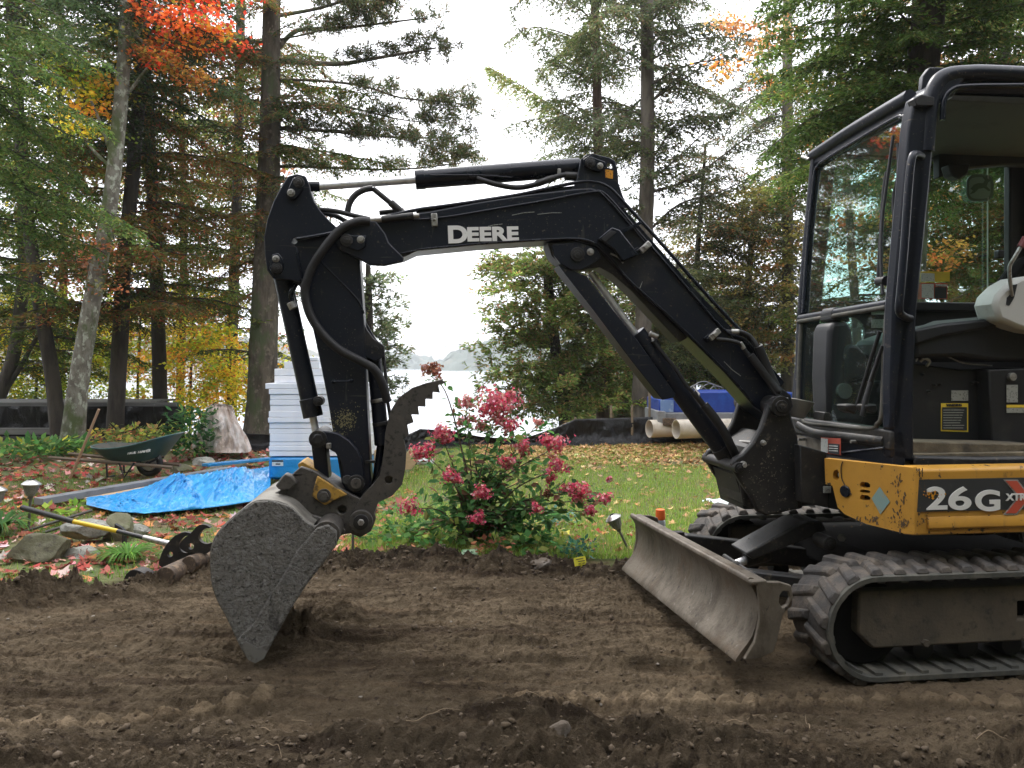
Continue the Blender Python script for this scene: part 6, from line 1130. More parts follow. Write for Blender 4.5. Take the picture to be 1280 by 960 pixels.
# --- long rails beside the tarp
alu = pm('dull_galvanised_rail', (.30, .31, .33), .5, .4, [((.18, .18, .19), 5, .45, .7, 6)], [(60, .2, .002)])
def rail(name, p0, p1, w, h, mat, label, cat, y=.0, chan=False):
    a, b = Vector(p0), Vector(p1); d = (b - a); L_ = d.length; c = (a + b) / 2; ang = math.atan2(d.y, d.x); pit = -math.asin(d.z / L_); b_ = MB()
    if chan: b_.box((0, 0, -h / 2 + .004), (L_, w, .008)).box((0, -w / 2 + .004, 0), (L_, .008, h)).box((0, w / 2 - .004, 0), (L_, .008, h))
    else: b_.box((0, 0, 0), (L_, w, h))
    o = b_.build(name, mat, None, .002); o.location = c; o.rotation_euler = (0, pit, ang); return tag(o, label, cat)
rail('metal_rail', WG(48, 627, .05) + Vector((0, 0, .0)), WG(285, 587, .05) + Vector((0, 0, .0)), .12, .06, alu, 'long grey metal rail lying from the path light towards the boards', 'rail', chan=False)
rail('metal_rail', WG(250, 589, .05) + Vector((0, .14, .05)), WG(335, 578, .05) + Vector((0, .14, .03)), .12, .03, blue_film, 'blue wrapped length of rail just above the tarpaulin', 'rail')
rail('timber_plank', WG(100, 628, .03) + Vector((0, .12, .0)), WG(280, 593, .03) + Vector((0, .05, .0)), .09, .035, ply, 'narrow raw pine plank between the grey rail and the tarpaulin', 'plank')
# --- wheelbarrow
def wheelbarrow():
    Yw = 8.35; root = empty('wheelbarrow', WG(160, 600), 'dark green wheelbarrow standing among red leaves, right of the lichen trunk', 'wheelbarrow'); off = root.location.copy()
    green = pm('green_tray_paint', (.018, .068, .062), .38, 0, [((.035, .08, .07), 8, .5, .75, 5), ((.12, .10, .08), 20, .62, .75, 5)], [(60, .15, .002)]); inside = pm('dusty_tray_inside', (.09, .085, .07), .8, 0, [((.05, .06, .05), 9, .5, .7, 5)])
    hw = .30
    rimF = [(107, 559.5), (125, 561.5), (148, 560), (170, 555.5), (190, 550), (206, 545.5)]
    def ring(scale_y, pts_):  # closed ring around the tray: near side left->right then far side back
        near = [W(x, y, Yw) + Vector((0, (hw - hw * scale_y * (1 if 0 < i < len(pts_) - 1 else .62)), 0)) for i, (x, y) in enumerate(pts_)]; far = [p + Vector((0, 2 * (Yw + hw - p.y), 0)) for p in near]; return near + far[::-1]
    rim = ring(1, rimF); bot = ring(.62, [(121, 574), (130, 577), (148, 579), (165, 578.5), (178, 577), (186, 574)]); mid = [a.lerp(b, .5) + Vector((0, 0, -.01)) for a, b in zip(rim, bot)]
    rim = spline(rim, 3, True); mid = spline(mid, 3, True); bot = spline(bot, 3, True); n = len(rim)
    outr = [r for r in (rim, mid, bot)]; vs = [p - off for r in outr for p in r]; inn = [[p.lerp(sum(r, Vector()) / n, .03) + Vector((0, 0, .004)) for p in r] for r in outr]
    b = MB(); fs = [[k * n + i, k * n + (i + 1) % n, (k + 1) * n + (i + 1) % n, (k + 1) * n + i] for k in range(2) for i in range(n)]; fs.append([2 * n + i for i in range(n)]); b.add(vs, fs).build('tray', green, root, angle=50)
    b = MB(); vs = [p - off for r in inn for p in r]; b.add(vs, fs).build('tray_inside', inside, root, angle=50)
    MB().tube([p - off for p in rim] + [rim[0] - off], .011, 8).build('tray_rim', green, root, angle=80)
    for s in (.05, .42):
        a, c_ = W(58, 572.5, Yw) + Vector((0, s, .0)), W(208, 586.5, Yw) + Vector((0, .12 + s * .55, 0)); d = c_ - a
        MB().tube([a - off, a.lerp(c_, .2) - off, c_ - off], [.018, .022, .022], 6).build('handle', pm('grey_wooden_handle', (.16, .12, .085), .8), root, angle=30)
        x1 = W(146, 578, Yw).x - off.x; x2 = W(131, 578, Yw).x - off.x; zz = W(0, 580, Yw).z
        MB().tube([(x1 - .02, Yw + s - off.y + .04, zz), (x1 + .035, Yw + s - off.y + .04, .03), (x1 + .14, Yw + s - off.y + .05, zz)], .011, 8).build('leg', cab_dark, root)
        MB().tube([(x2 - .03, Yw + s - off.y + .04, zz), (x2 - .02, Yw + s - off.y + .04, .03), (x2 + .06, Yw + s - off.y + .04, .05)], .011, 8).build('leg', cab_dark, root)
    wc = W(187, 584, Yw + .22) - off; wc.z = .15 + .02; b = MB(); N_ = 28
    b = MB(); vs = []; fs = []
    for i in range(N_):
        a_ = 2 * math.pi * i / N_
        for j in range(8):
            q = 2 * math.pi * j / 8; r_ = .115 + .035 * math.cos(q); vs.append((wc.x + r_ * math.cos(a_), wc.y + .035 * math.sin(q), wc.z + r_ * math.sin(a_)))
    for i in range(N_):
        for j in range(8): fs.append([i * 8 + j, i * 8 + (j + 1) % 8, ((i + 1) % N_) * 8 + (j + 1) % 8, ((i + 1) % N_) * 8 + j])
    wheel = b.add(vs, fs).build('wheel', rubber, root, angle=60); MB().cyl(wc + Vector((0, -.03, 0)), wc + Vector((0, .03, 0)), .085, n=24).build('rim', zinc, wheel, .01); MB().cyl(wc + Vector((0, -.05, 0)), wc + Vector((0, .05, 0)), .025, n=12).build('hub', black_dusty, wheel, .003)
    for s in (-.07, .07): MB().tube([W(190, 575, Yw) - off + Vector((0, .22 + s, 0)), wc + Vector((0, s, 0))], .012, 6).build('wheel_bracket', cab_dark, root)
    p = W(157, 566.5, Yw) - off; p.y = Yw + .055 - off.y
    t = text('TRUE TEMPER', 157, 565, 0, 3.6, 5, white_txt, 'lettering', root, 1.0, .03, .3, world=(p, 8.4)); t.rotation_euler = (math.radians(75), math.radians(-7), math.radians(0)); t.location = p + Vector((0, -.02, -.02))
wheelbarrow()
hp = MB(); hp.tube([(0, 0, 0), (.14, -.02, .30), (.34, -.06, .74)], [.0145, .0145, .013], 10); o = hp.build('wooden_pole', pm('bare_wooden_handle', (.42, .26, .16), .6, 0, [((.3, .18, .1), 8, .45, .7, 5, (1, 1, .2))]), None); o.location = WG(110, 598) + Vector((0, -.35, .05)); tag(o, 'bare wooden handle leaning across the left end of the wheelbarrow', 'wooden pole')
# --- path lights
steel_l = pm('brushed_lamp_steel', (.5, .5, .48), .3, .8, [((.3, .3, .28), 30, .5, .7, 4)]); lens_m = pm('ribbed_clear_plastic', (.38, .38, .36), .3, 0, [((.22, .22, .2), 60, .45, .6, 3, (6, 6, .3))], transl=.3); stake_st = pm('grey_stake', (.12, .11, .10), .5, .3)
def path_light(base, tilt, label, h=.24, s=1.0, az=0.0):
    root = empty('path_light', base, label, 'path light', group='solar path lights'); root.rotation_euler = (0, tilt, az); root.scale = (s,) * 3
    MB().tube([(0, 0, -.05), (0, 0, h)], .010, 8).build('stake', stake_st, root)
    MB().tube([(0, 0, h), (0, 0, h + .02), (0, 0, h + .085)], [.022, .036, .052], 20).build('lens', lens_m, root, angle=40)
    for k in range(12): a_ = k * math.pi / 6; MB().tube([(.037 * math.cos(a_), .037 * math.sin(a_), h + .02), (.053 * math.cos(a_), .053 * math.sin(a_), h + .085)], .0022, 4).build('rib', lens_m, root)
    MB().tube([(0, 0, h + .083), (0, 0, h + .092), (0, 0, h + .105), (0, 0, h + .118), (0, 0, h + .122)], [.064, .066, .05, .03, .006], 24).build('cap', steel_l, root, angle=50); MB().cyl((0, 0, h + .121), (0, 0, h + .125), .022, n=4).build('solar_cell', cab_dark, root)
    MB().cyl((0, 0, h - .02), (0, 0, h + .005), .016, .02, 12).build('collar', stake_st, root); return root
path_light(WG(36, 657, .06), .06, 'upright solar path light beside the black end of the fork handle', .22, 1.0)
path_light(WG(-4, 668, .06), .0, 'path light half cut off by the left edge of the picture', .22, 1.0)
path_light(WG(787, 690, .02) , -.45, 'tilted solar path light on the lawn left of the blade', .20, .85)
path_light(WG(441, 694, .03), .0, 'thin stake of a light hidden by the bucket coupler', .2, .8)
# --- long handled tool
def long_tool():
    root = empty('digging_fork', WG(205, 712, .05), 'long fibreglass tool handle, black and yellow, lying over the rocks', 'garden tool'); off = root.location.copy()
    def pt(px, py, Y): return W(px, py, Y) - off
    A = (26, 634, 4.95); B = (92, 652, 4.9); C = (147, 664, 4.85); D_ = (180, 672, 4.8); E_ = (212, 680, 4.75)
    MB().tube([pt(*A), pt(28, 634.6, 4.95), pt(*B)], [.011, .018, .0165], 12).build('grip', pm('black_grip', (.02, .02, .02), .55), root, .001); MB().tube([pt(*B), pt(*C)], .0145, 12).build('yellow_shaft', pm('yellow_fibreglass', (.70, .47, .02), .35), root); MB().tube([pt(*C), pt(*D_)], .0145, 12).build('black_shaft', pm('black_shaft', (.02, .02, .022), .4), root); MB().tube([pt(*D_), pt(*E_)], [.017, .020], 12).build('steel_socket', zinc, root)
long_tool()
def bar_tool(p, label, r=.011):
    root = MB(); c = sum((Vector(q) for q in p), Vector()) / len(p); root.tube(spline([Vector(q) - c for q in p], 4), r, 8); o = root.build('metal_rod', pm('dull_rod', (.07, .065, .055), .5, .3), None); o.location = c; return tag(o, label, 'rod')
bar_tool([W(-30, 682, 5.6), W(10, 671, 5.65), W(60, 655, 5.75), W(115, 638, 6.0)], 'upper of two thin dark rods crossing behind the boulder at left'); bar_tool([W(-30, 690, 5.5), W(10, 681, 5.55), W(60, 664, 5.65), W(100, 652, 5.8)], 'lower of two thin dark rods crossing behind the boulder at left')
o = MB().prism([(0, 0, 0), (.02, 0, -.01), (.03, 0, .07), (.0, 0, .11), (-.05, 0, .14), (-.05, 0, .11), (.0, 0, .07)], (0, .03, 0)).build('metal_bracket', cab_dark, None, .004); o.location = WG(152, 680, .03); tag(o, 'small black bracket standing between the mossy rock and the tool shaft', 'bracket')
# --- spare hooks and rollers half buried by the bucket
rusty = pm('rusty_brown_steel', (.085, .06, .042), .7, .3, [((.2, .14, .09), 22, .48, .62, 7), ((.03, .026, .024), 30, .5, .7, 5)], [(80, .6, .004)]); hookm = pm('dark_hook_steel', (.03, .028, .027), .5, .4, [((.10, .08, .06), 20, .52, .7, 6)], [(80, .3, .003)])
def hook(pxs, holes, Y_, label, th=.03):
    pts = [W(x, y, Y_) for x, y in pxs]; c = Vector(pts[0]); hs = [[W(hx, hy, Y_) - c + Vector((math.cos(t) * r, 0, math.sin(t) * r)) for t in np.linspace(0, 2 * math.pi, 13)[:-1]] for hx, hy, r in holes]
    o = MB().prism(spline([p - c for p in pts], 3, True), (0, th, 0), hs).build('hook_plate', hookm, None, .005); o.location = c; return tag(o, label, 'hook plate')
hook([(199, 707), (201, 694), (207, 682), (217, 671), (228, 665.5), (236, 666), (240, 669), (232, 670), (226, 675), (224, 681), (226, 688), (232, 691), (241, 688), (244, 691), (238, 700), (230, 706), (214, 712)], [(212.5, 693, .017)], 4.62, 'left one of two dark hooked plates lying left of the bucket')
hook([(224, 683), (229, 674), (238, 667), (247, 657.5), (256, 656), (263, 660), (256, 661), (250, 666), (248, 673), (252, 678), (259, 680), (268, 678), (264, 686), (258, 692), (246, 692), (240, 690), (232, 690)], [(238.5, 683, .019)], 4.55, 'right one of two dark hooked plates, nearest the bucket')
def roller(a, b, r, label, Y0, Y1):
    p0, p1 = W(*a, Y0), W(*b, Y1); o = MB().cyl((0, 0, 0), p1 - p0, r, n=28).build('steel_roller', rusty, None, .004); o.location = p0; return tag(o, label, 'roller')
roller((206, 722), (252, 700), .058, 'rusty steel tube half buried in soil, the front one by the bucket', 4.3, 4.75); roller((236, 706), (285, 690), .05, 'rusty steel tube lying behind the front one beside the bucket', 4.45, 4.85)
o = MB().prism(spline([Vector((-.08, 0, 0)), Vector((-.06, 0, .035)), Vector((-.02, 0, .055)), Vector((.04, 0, .03)), Vector((.07, 0, -.01))], 4), (.02, .07, 0)).build('steel_scoop', hookm, None, .003); o.location = WG(172, 724, .04); tag(o, 'curved dark steel scrap poking out of the soil at far left of the tubes', 'steel scrap')
# --- pipes and trailer on the right
pvc = pm('cream_pipe', (.55, .50, .42), .5, 0, [((.36, .30, .23), 4, .5, .75, 5)]); pvc_in = pm('pipe_inside', (.42, .37, .3), .6)
def big_pipe(px, py, rpx, Y_, dx, label, dy=.25):
    c = W(px, py, Y_); r = rpx / F * Y_; n = 32; b = MB(); d = Vector((dx, dy, 0)); ux = Vector((-dy, dx, 0)).normalized(); uz = Vector((0, 0, 1)); prof = [(0, r * .93), (0, r), (1, r), (1, r * .93), (.02, r * .93)]; vs = []; 
    for (t, rr_) in prof: vs += [d * t + (ux * math.cos(2 * math.pi * k / n) + uz * math.sin(2 * math.pi * k / n)) * rr_ for k in range(n)]
    fs = [[i * n + k, i * n + (k + 1) % n, ((i + 1) % 5) * n + (k + 1) % n, ((i + 1) % 5) * n + k] for i in range(5) for k in range(n)]; o = b.add(vs, fs).build('plastic_pipe', pvc, None, .002, angle=50); o.location = c; return tag(o, label, 'pipe')
big_pipe(811.5, 536, 11.2, 11.9, 1.7, 'cream plastic pipe lying farther left, open end against the black fence', .5); big_pipe(845, 536.5, 12, 11.3, 1.9, 'cream plastic pipe nearer the boom cylinder with its open end facing left', .5)
tl = empty('trailer', W(890, 548, 12.0), 'low flat trailer frame under a blue cover behind the pipes', 'trailer'); to = tl.location.copy()
def tb_(name, x0, y0, x1, y1, Ya, Yb, mat, bev=.01): a, b = W(x0, y0, Ya) - to, W(x1, y1, Ya) - to; return MB().box(((a.x + b.x) / 2, (Ya + Yb) / 2 - to.y, (a.z + b.z) / 2), (abs(a.x - b.x), Yb - Ya, abs(a.z - b.z))).build(name, mat, tl, bev)
tb_('frame_rail', 822, 516, 990, 525, 11.9, 12.0, alu); tb_('frame_end', 822, 514, 832, 530, 11.85, 13.0, alu); tb_('deck', 830, 518, 990, 522, 12.0, 13.2, wood_g); tb_('jack_bracket', 829, 523, 846, 532, 11.8, 11.9, rusty)
def cover():
    c = MB(); P = [(824, 516), (824, 499), (850, 495), (875, 490), (912, 489.5), (960, 490), (1000, 491), (1000, 517)]; fr_ = [W(x, y, 11.98) - to for x, y in P]; c.prism(fr_, (0, 1.1, 0)); 
    return c.build('blue_cover', pm('blue_cover_cloth', (.015, .05, .30), .5, 0, [((.02, .08, .4), 4, .45, .7, 4)], [(5, .8, .03, (1, 1, .4))]), tl, .02)
cover(); tb_('pale_flap', 826, 500, 842, 515, 11.94, 11.97, pm('faded_blue_cloth', (.16, .26, .5), .6, 0, [((.3, .38, .55), 8, .5, .6, 5)], [(12, .8, .02, (1, 1, .3))]), .002)
for k, (x, r_) in enumerate([(880, 16), (888, 13), (896, 10), (872, 12)]):
    pts = [W(x + r_ * math.cos(t), 492 - r_ * math.sin(t) * .95, 13.2) - to for t in np.linspace(.1, 3.0, 10)]; MB().tube(pts, .008, 6).build('wire_hoop', zinc, tl)
# --- pale sheet on the lawn behind the machine
ps = np_mesh('plastic_sheet', (np.stack(np.meshgrid(np.linspace(0, 1.9, 70), np.linspace(0, .7, 30), indexing='ij') + [fbm2(70, 30, 1, 1, 1.4, 8) * .02 + .05 + .05 * np.linspace(0, 1, 70)[:, None] ** 2], -1)).reshape(-1, 3), 4, pm('white_sheeting', (.6, .68, .66), .35, 0, [((.45, .55, .52), 5, .5, .7, 4)], [(10, .6, .02)]), smooth=True, faces=grid_faces(70, 30)); ps.location = WG(905, 650, .03); tag(ps, 'pale translucent plastic sheet on the lawn beyond the far track', 'plastic sheet')
# --- spray can behind the blade
sc_ = empty('spray_can', W(825.5, 664, 5.1), 'spray marker can with an orange cap just behind the far end of the blade', 'spray can'); sc_.location.z = .02
MB().tube([(0, 0, 0), (0, 0, .19), (0, 0, .205)], [.032, .032, .026], 18).build('can_body', pm('grey_can', (.4, .42, .43), .35, .5), sc_, .002); MB().tube([(0, 0, .203), (0, 0, .215), (0, 0, .27)], [.028, .031, .029], 18).build('orange_cap', pm('fluorescent_orange', (.85, .16, .03), .5), sc_, .003)
sc_.location = Vector((W(825.5, 664, 4.95).x, 4.95, .0)); 
for ch in sc_.children: pass
sc_.location.z = W(0, 664, 4.95).z - .13
rock('soil_mound', WG(826, 700, 0) + Vector((.06, .12, .03)), (.1, .08, .06), 'small soil lump that the spray can stands on behind the blade', dirt_rock, 61)
# --- plant tags
def ptag(px, py, label, col, az=0.2, w=.10, h=.065, tilt=.5):
    root = empty('plant_tag', WG(px, py, .03), label, 'plant tag'); root.rotation_euler = (0, 0, az); R_ = Matrix.Rotation(-tilt, 3, 'X')
    MB().box(R_ @ Vector((0, 0, .05)), (w, .002, h), R_).build('card', col, root); MB().box(Vector((0, .0, .02)), (.012, .003, .05)).build('stem', col, root)
    for k in range(3): MB().box(R_ @ Vector((random.uniform(-.01, .01), -.003, .035 + .014 * k)), (w * .6, .001, .004), R_).build('print_line', decal_black, root)
yt = pm('yellow_tag', (.72, .66, .05), .5); gt = pm('green_and_white_tag', (.35, .5, .32), .5, 0, [((.08, .25, .08), 40, .45, .6, 4)])
ptag(588, 703, 'green and white plant tag on the soil rim below the shrub', gt, .25); ptag(727, 712, 'tilted yellow plant tag at the soil rim right of the shrub', yt, .6, .09, .05, .3); ptag(703, 672, 'yellow plant tag flat in the low plants right of the shrub', yt, -.2, .09, .04, .9); ptag(612, 660, 'yellow tag almost hidden inside the base of the shrub', yt, .1, .06, .03, .4)

# ================================================================ SHRUB AND LOW PLANTS
SHP = [(5, (.045, .11, .035)), (3, (.07, .15, .04)), (1, (.13, .16, .05)), (1, (.11, .06, .04))]
def shrub():
    Ys = 5.35; base = WG(590, 692, .03); base.y = Ys; base.x = (592 - CX) / F * Ys; base.z = .03; root = empty('hydrangea_shrub', base, 'tall flowering shrub with pink and red panicles in front of the lake', 'shrub'); off = Vector(base)
    st = MB(); cr = Crown(); woodm = pm('shrub_stem', (.10, .065, .045), .8); 
    ends = [(622, 508, .0), (583, 508, .1), (552, 545, -.15), (532, 568, -.1), (563, 598, -.25), (602, 618, -.3), (597, 650, -.35), (512, 636, -.3), (633, 580, -.15), (653, 560, .05), (693, 560, -.1), (695, 586, -.15), (713, 614, -.2), (730, 615, -.1), (757, 625, -.1), (737, 640, -.2), (670, 637, -.25), (577, 530, .15), (538, 470, .0), (635, 535, .05), (672, 530, .2), (655, 600, .1), (550, 620, .2), (580, 570, -.2), (640, 660, -.25), (675, 660, -.1), (540, 655, -.2), (700, 645, .1), (620, 640, -.35), (660, 680, -.2), (520, 670, -.1)]
    EP = []
    for (x, y, dy) in ends:
        e = W(x, y, Ys + dy) - off; s = Vector((random.uniform(-.07, .07), random.uniform(-.06, .06), 0)); mid = s.lerp(e, .5) + Vector((random.uniform(-.04, .04), 0, .10 + .05 * (e.z))); 
        if y == 470: mid = W(572, 540, Ys) - off; P = spline([s, W(588, 620, Ys) - off, mid, W(556, 488, Ys) - off, e], 5)
        else: P = spline([s, s.lerp(mid, .5) + Vector((0, 0, .03)), mid, e], 6)
        st.tube(P, list(np.linspace(.009, .0025, len(P))), 6); EP.append(e)
        Pn = np.array([tuple(p) for p in P]); L_ = float(np.linalg.norm(Pn[-1] - Pn[0])); nl = int(16 + 44 * L_)
        if y == 470: nl = 40
        t = rng.uniform(.30, 1.0, nl); B, D = along(Pn, t); d = nrm(rng.normal(0, 1, (nl, 3)) * np.array([1, 1, .5]) + D * .3 + np.array([0, 0, .05])); B = B + d * rng.uniform(.0, .10, (nl, 1)) * (.4 if y == 470 else 1); S = nrm(np.cross(d, nrm(np.array([0, -.25, 1.]) + rng.normal(0, .45, (nl, 3))))); l = rng.uniform(.045, .085, nl) * (.7 if y == 470 else 1)
        # leaf: pointed oval from two folded halves (6 points)
        up = nrm(np.cross(S, d)); C = pick(SHP, nl, .22)
        for sg in (1, -1):
            q = np.stack([B, B + d * (l * .35)[:, None] + S * (sg * l * .27)[:, None] + up * (l * .07)[:, None], B + d * (l * .75)[:, None] + S * (sg * l * .20)[:, None] + up * (l * .05)[:, None], B + d * l[:, None] - up * (l * .1)[:, None]], 1); cr.V.append(q.reshape(-1, 3)); cr.C.append(np.repeat(C, 4, 0))
    for k in range(9): s = Vector((random.uniform(-.12, .12), random.uniform(-.1, .1), 0)); st.tube([s, s + Vector((random.uniform(-.05, .05), 0, .15)), s + Vector((random.uniform(-.12, .12), 0, random.uniform(.25, .42)))], [.014, .011, .008], 6)
    st.build('stems', woodm, root); cr.build('leaves', root)
    pal_b = [(4, (.62, .08, .15)), (3, (.64, .16, .22)), (2, (.74, .34, .36)), (1, (.42, .12, .10)), (1, (.62, .45, .32))]; pal_f = [(2, (.42, .16, .12)), (2, (.30, .14, .09)), (1, (.5, .28, .18))]
    fl = [(622, 505, 25, 0, .0), (638, 494, 10, 0, 0), (606, 512, 12, 0, .0), (636, 532, 14, 0, 0), (583, 503, 12, 1, .1), (552, 540, 14, 0, -.15), (558, 549, 8, 0, -.15), (532, 563, 14, 0, -.1), (523, 569, 8, 0, -.1), (563, 595, 11, 0, -.25), (570, 599, 7, 0, -.25), (602, 615, 11, 0, -.3), (597, 648, 10, 0, -.35), (512, 633, 13, 0, -.3), (633, 577, 11, 0, -.15), (653, 558, 11, 0, .05), (655, 566, 7, 0, .05), (693, 555, 16, 0, -.1), (682, 550, 8, 0, -.1), (695, 582, 13, 0, -.15), (688, 597, 8, 0, -.15), (713, 611, 12, 0, -.2), (728, 613, 13, 0, -.1), (722, 624, 8, 0, -.1), (757, 623, 10, 0, -.1), (737, 639, 9, 0, -.2), (670, 635, 8, 0, -.25), (672, 528, 6, 1, .2), (577, 528, 9, 1, .15), (544, 466, 9, 2, 0), (534, 462, 9, 2, 0), (540, 457, 6, 2, 0), (762, 599, 4, 0, .05), (684, 617, 7, 2, -.1), (602, 532, 8, 1, .1), (590, 524, 7, 1, .1), (622, 524, 9, 1, .05)]
    for (x, y, r, kind, dy) in fl:
        c = np.array(tuple(W(x, y, Ys + dy - .06) - off)); R_ = r / F * Ys; n = int(24 + r * r * .8); f = Crown(); u = nrm(rng.normal(0, 1, (n, 3))); lob = 1 + .35 * np.sin(3 * np.arctan2(u[:, 2:3], u[:, :1]) + rng.uniform(0, 6)) + rng.normal(0, .12, (n, 1)); rad = rng.uniform(.35, 1.05, (n, 1)) * lob; P = c + u * rad * R_ * np.array([1.05, .9, .85]); pal = [pal_b, [(2, (.66, .25, .25)), (2, (.6, .4, .32)), (1, (.6, .15, .2))], pal_f][kind]; C = pick(pal, n, .2)
        # four petals per floret
        ax = nrm(u + rng.normal(0, .35, (n, 3))); e1 = nrm(np.cross(ax, rng.normal(0, 1, (n, 3)))); e2 = np.cross(ax, e1)
        for k in range(4): a_ = k * math.pi / 2; d = nrm(e1 * math.cos(a_) + e2 * math.sin(a_) + ax * .35); sd_ = np.cross(ax, d); f.diamonds(P, d, sd_, rng.uniform(.010, .016, n), rng.uniform(.010, .015, n), C * rng.uniform(.85, 1.1, (n, 1)))
        f.build('flower_head', root, PETAL, 'stuff')
shrub()
def low_plant(name, base, label, pal, n=60, r=.18, h=.2, leaf=.08, wide=.5, cat='plant', group=None, arch=False):
    root = empty(name, base, label, cat, group=group); cr = Crown(); az = rng.uniform(0, 6.28, n); 
    if arch:
        for k in range(7):
            t0, t1 = k / 7, (k + 1) / 7; L_ = rng.uniform(.7, 1.1, n) if k == 0 else L_
            def P(t): return np.stack([np.cos(az) * r * t * L_, np.sin(az) * r * t * L_, h * (2.2 * t - 1.9 * t * t) * L_], -1)
            A, B = P(t0), P(t1); S = np.stack([-np.sin(az), np.cos(az), 0 * az], -1); w0, w1 = leaf * wide * (1 - t0 ** 2), leaf * wide * (1 - t1 ** 2)
            if k == 0: C = pick(pal, n)
            cr.V.append(np.stack([A - S * w0, A + S * w0, B + S * w1, B - S * w1], 1).reshape(-1, 3)); cr.C.append(np.repeat(C, 4, 0))
    else:
        P = np.stack([np.cos(az), np.sin(az), 0 * az], -1) * (r * rng.uniform(0, 1, n) ** .6)[:, None] + np.array([0, 0, 1]) * (h * rng.uniform(.1, 1, n))[:, None]; d = nrm(np.stack([np.cos(az), np.sin(az), rng.normal(.1, .4, n)], -1) + rng.normal(0, .4, (n, 3))); S = nrm(np.cross(d, nrm(np.array([0, 0, 1.]) + rng.normal(0, .4, (n, 3))))); l = leaf * rng.uniform(.6, 1.3, n); cr.diamonds(P, d, S, l, l * wide * 1.3, pick(pal, n))
    cr.build('leaves', root, LEAF, None); return root
GP = [(4, (.06, .14, .04)), (2, (.09, .18, .05)), (1, (.2, .24, .06))]; DG = [(4, (.03, .085, .03)), (2, (.05, .11, .04))]; LG = [(3, (.16, .26, .04)), (2, (.26, .34, .06))]
low_plant('ornamental_grass', WG(-2, 668, .03), 'clump of arching strappy grass leaves at the left edge behind the boulder', GP, 70, .34, .20, .03, .45, 'grass clump', arch=True)
low_plant('hosta', WG(58, 652, .03), 'lime green broad leaved plant behind the fork handle', LG, 34, .15, .10, .09, .55); low_plant('hosta', WG(92, 640, .03), 'small lime plant tucked above the yellow handle near the tarpaulin', LG, 18, .12, .08, .07, .55)
low_plant('dark_bush', WG(240, 573, .03), 'dark green bush with narrow leaves left of the covered stack', DG + [(1, (.12, .2, .05))], 620, .30, .66, .10, .36, 'bush')
low_plant('fern_patch', WG(18, 572, .03), 'low green fern like patch at the left edge below the platform', GP, 420, .75, .22, .12, .4); low_plant('fern_patch', WG(66, 568, .03), 'green leafy patch at the foot of the lichen trunk, left side', GP + [(1, (.5, .45, .06))], 260, .5, .2, .12, .45)
low_plant('weed_clump', WG(195, 560, .03), 'yellow green weeds between the wheelbarrow and the dark bush', [(3, (.14, .19, .05)), (2, (.32, .32, .06)), (1, (.35, .2, .08))], 420, .8, .34, .10, .45, 'plant'); low_plant('weed_clump', WG(150, 557, .03), 'low mixed weeds behind the wheelbarrow tray near its pole', [(3, (.12, .17, .05)), (2, (.40, .34, .06)), (1, (.45, .16, .1))], 320, .6, .26, .10, .45, 'plant')
for i, (x, y, r, h, n, pl_, lab) in enumerate([(525, 668, .28, .22, 190, GP, 'leafy green low plant under the left side of the flowering shrub'), (560, 682, .25, .18, 190, GP, 'low green plant in front of the shrub stems, left of the green tag'), (640, 676, .3, .22, 230, DG + GP, 'dark green low plant at the right foot of the shrub'), (668, 690, .22, .16, 130, GP, 'small leafy plant beside the dirty brown rock'), (615, 700, .13, .12, 110, [(2, (.22, .09, .05)), (1, (.12, .12, .04))], 'small russet plant just right of the green plant tag'), (700, 655, .12, .12, 110, [(3, (.10, .2, .14)), (1, (.2, .3, .25))], 'small bluish green seedling by the flat yellow tag'), (722, 695, .11, .10, 110, [(3, (.03, .09, .06)), (1, (.1, .2, .14))], 'dark bluish seedling right above the tilted yellow tag'), (745, 640, .12, .25, 60, GP, 'thin stem of green leaves leaning right between shrub and path light'), (485, 678, .2, .12, 110, GP, 'low leafy plant between the bucket coupler and the shrub')]):
    low_plant('bedding_plant', WG(x, y, .03), lab, pl_, n, r, h, .065 if r > .15 else .04, .5)
low_plant('grass_tuft', WG(160, 700, .03), 'bright grass tuft right of the rocks by the tool shaft', [(1, (.10, .22, .04))], 200, .25, .12, .02, .25, 'grass clump', arch=True)

# ================================================================ GRASS AND FALLEN LEAVES
def grass(n, fn, hgt, w, pal, name, patchy=.0):
    x, y = fn(n); d = y - edge_y(x); k = d > .12; x, y = x[k], y[k]; pn = noise2(x, y, 5, 2); k = pn > -1.2 + patchy * 1.2 * rng.uniform(0, 1, len(x)); x, y = x[k], y[k]; n = len(x); z = lawn_z(x, y) - .004
    az = rng.uniform(0, 6.28, n); h = hgt * rng.uniform(.4, 1.25, n); ln = rng.uniform(.1, .9, n); B = np.stack([x, y, z], -1); T = B + np.stack([np.cos(az) * ln * h, np.sin(az) * ln * h, h], -1); S = np.stack([-np.sin(az), np.cos(az), 0 * az], -1) * (w * rng.uniform(.6, 1.3, n))[:, None]
    V = np.stack([B - S, B + S, T], 1).reshape(-1, 3); C = np.repeat(pick(pal, n, .2), 3, 0); o = np_mesh(name, V, 3, GRASS, C); o['kind'] = 'stuff'
def uni(x0, x1, y0, y1, p=1.0): return lambda n: (rng.uniform(x0, x1, n), y0 + (y1 - y0) * rng.uniform(0, 1, n) ** p)
GR = [(5, (.23, .38, .055)), (3, (.30, .43, .08)), (2, (.40, .42, .13)), (1, (.45, .38, .18))]
grass(150000, uni(-1.2, 5.2, 4.9, 12.2, 1.5), .05, .0032, GR, 'lawn_grass'); grass(45000, uni(-5.6, -1.0, 4.0, 9.2, 1.4), .05, .0032, [(4, (.15, .28, .045)), (2, (.22, .33, .065)), (2, (.34, .31, .13))], 'lawn_grass', 1.0)
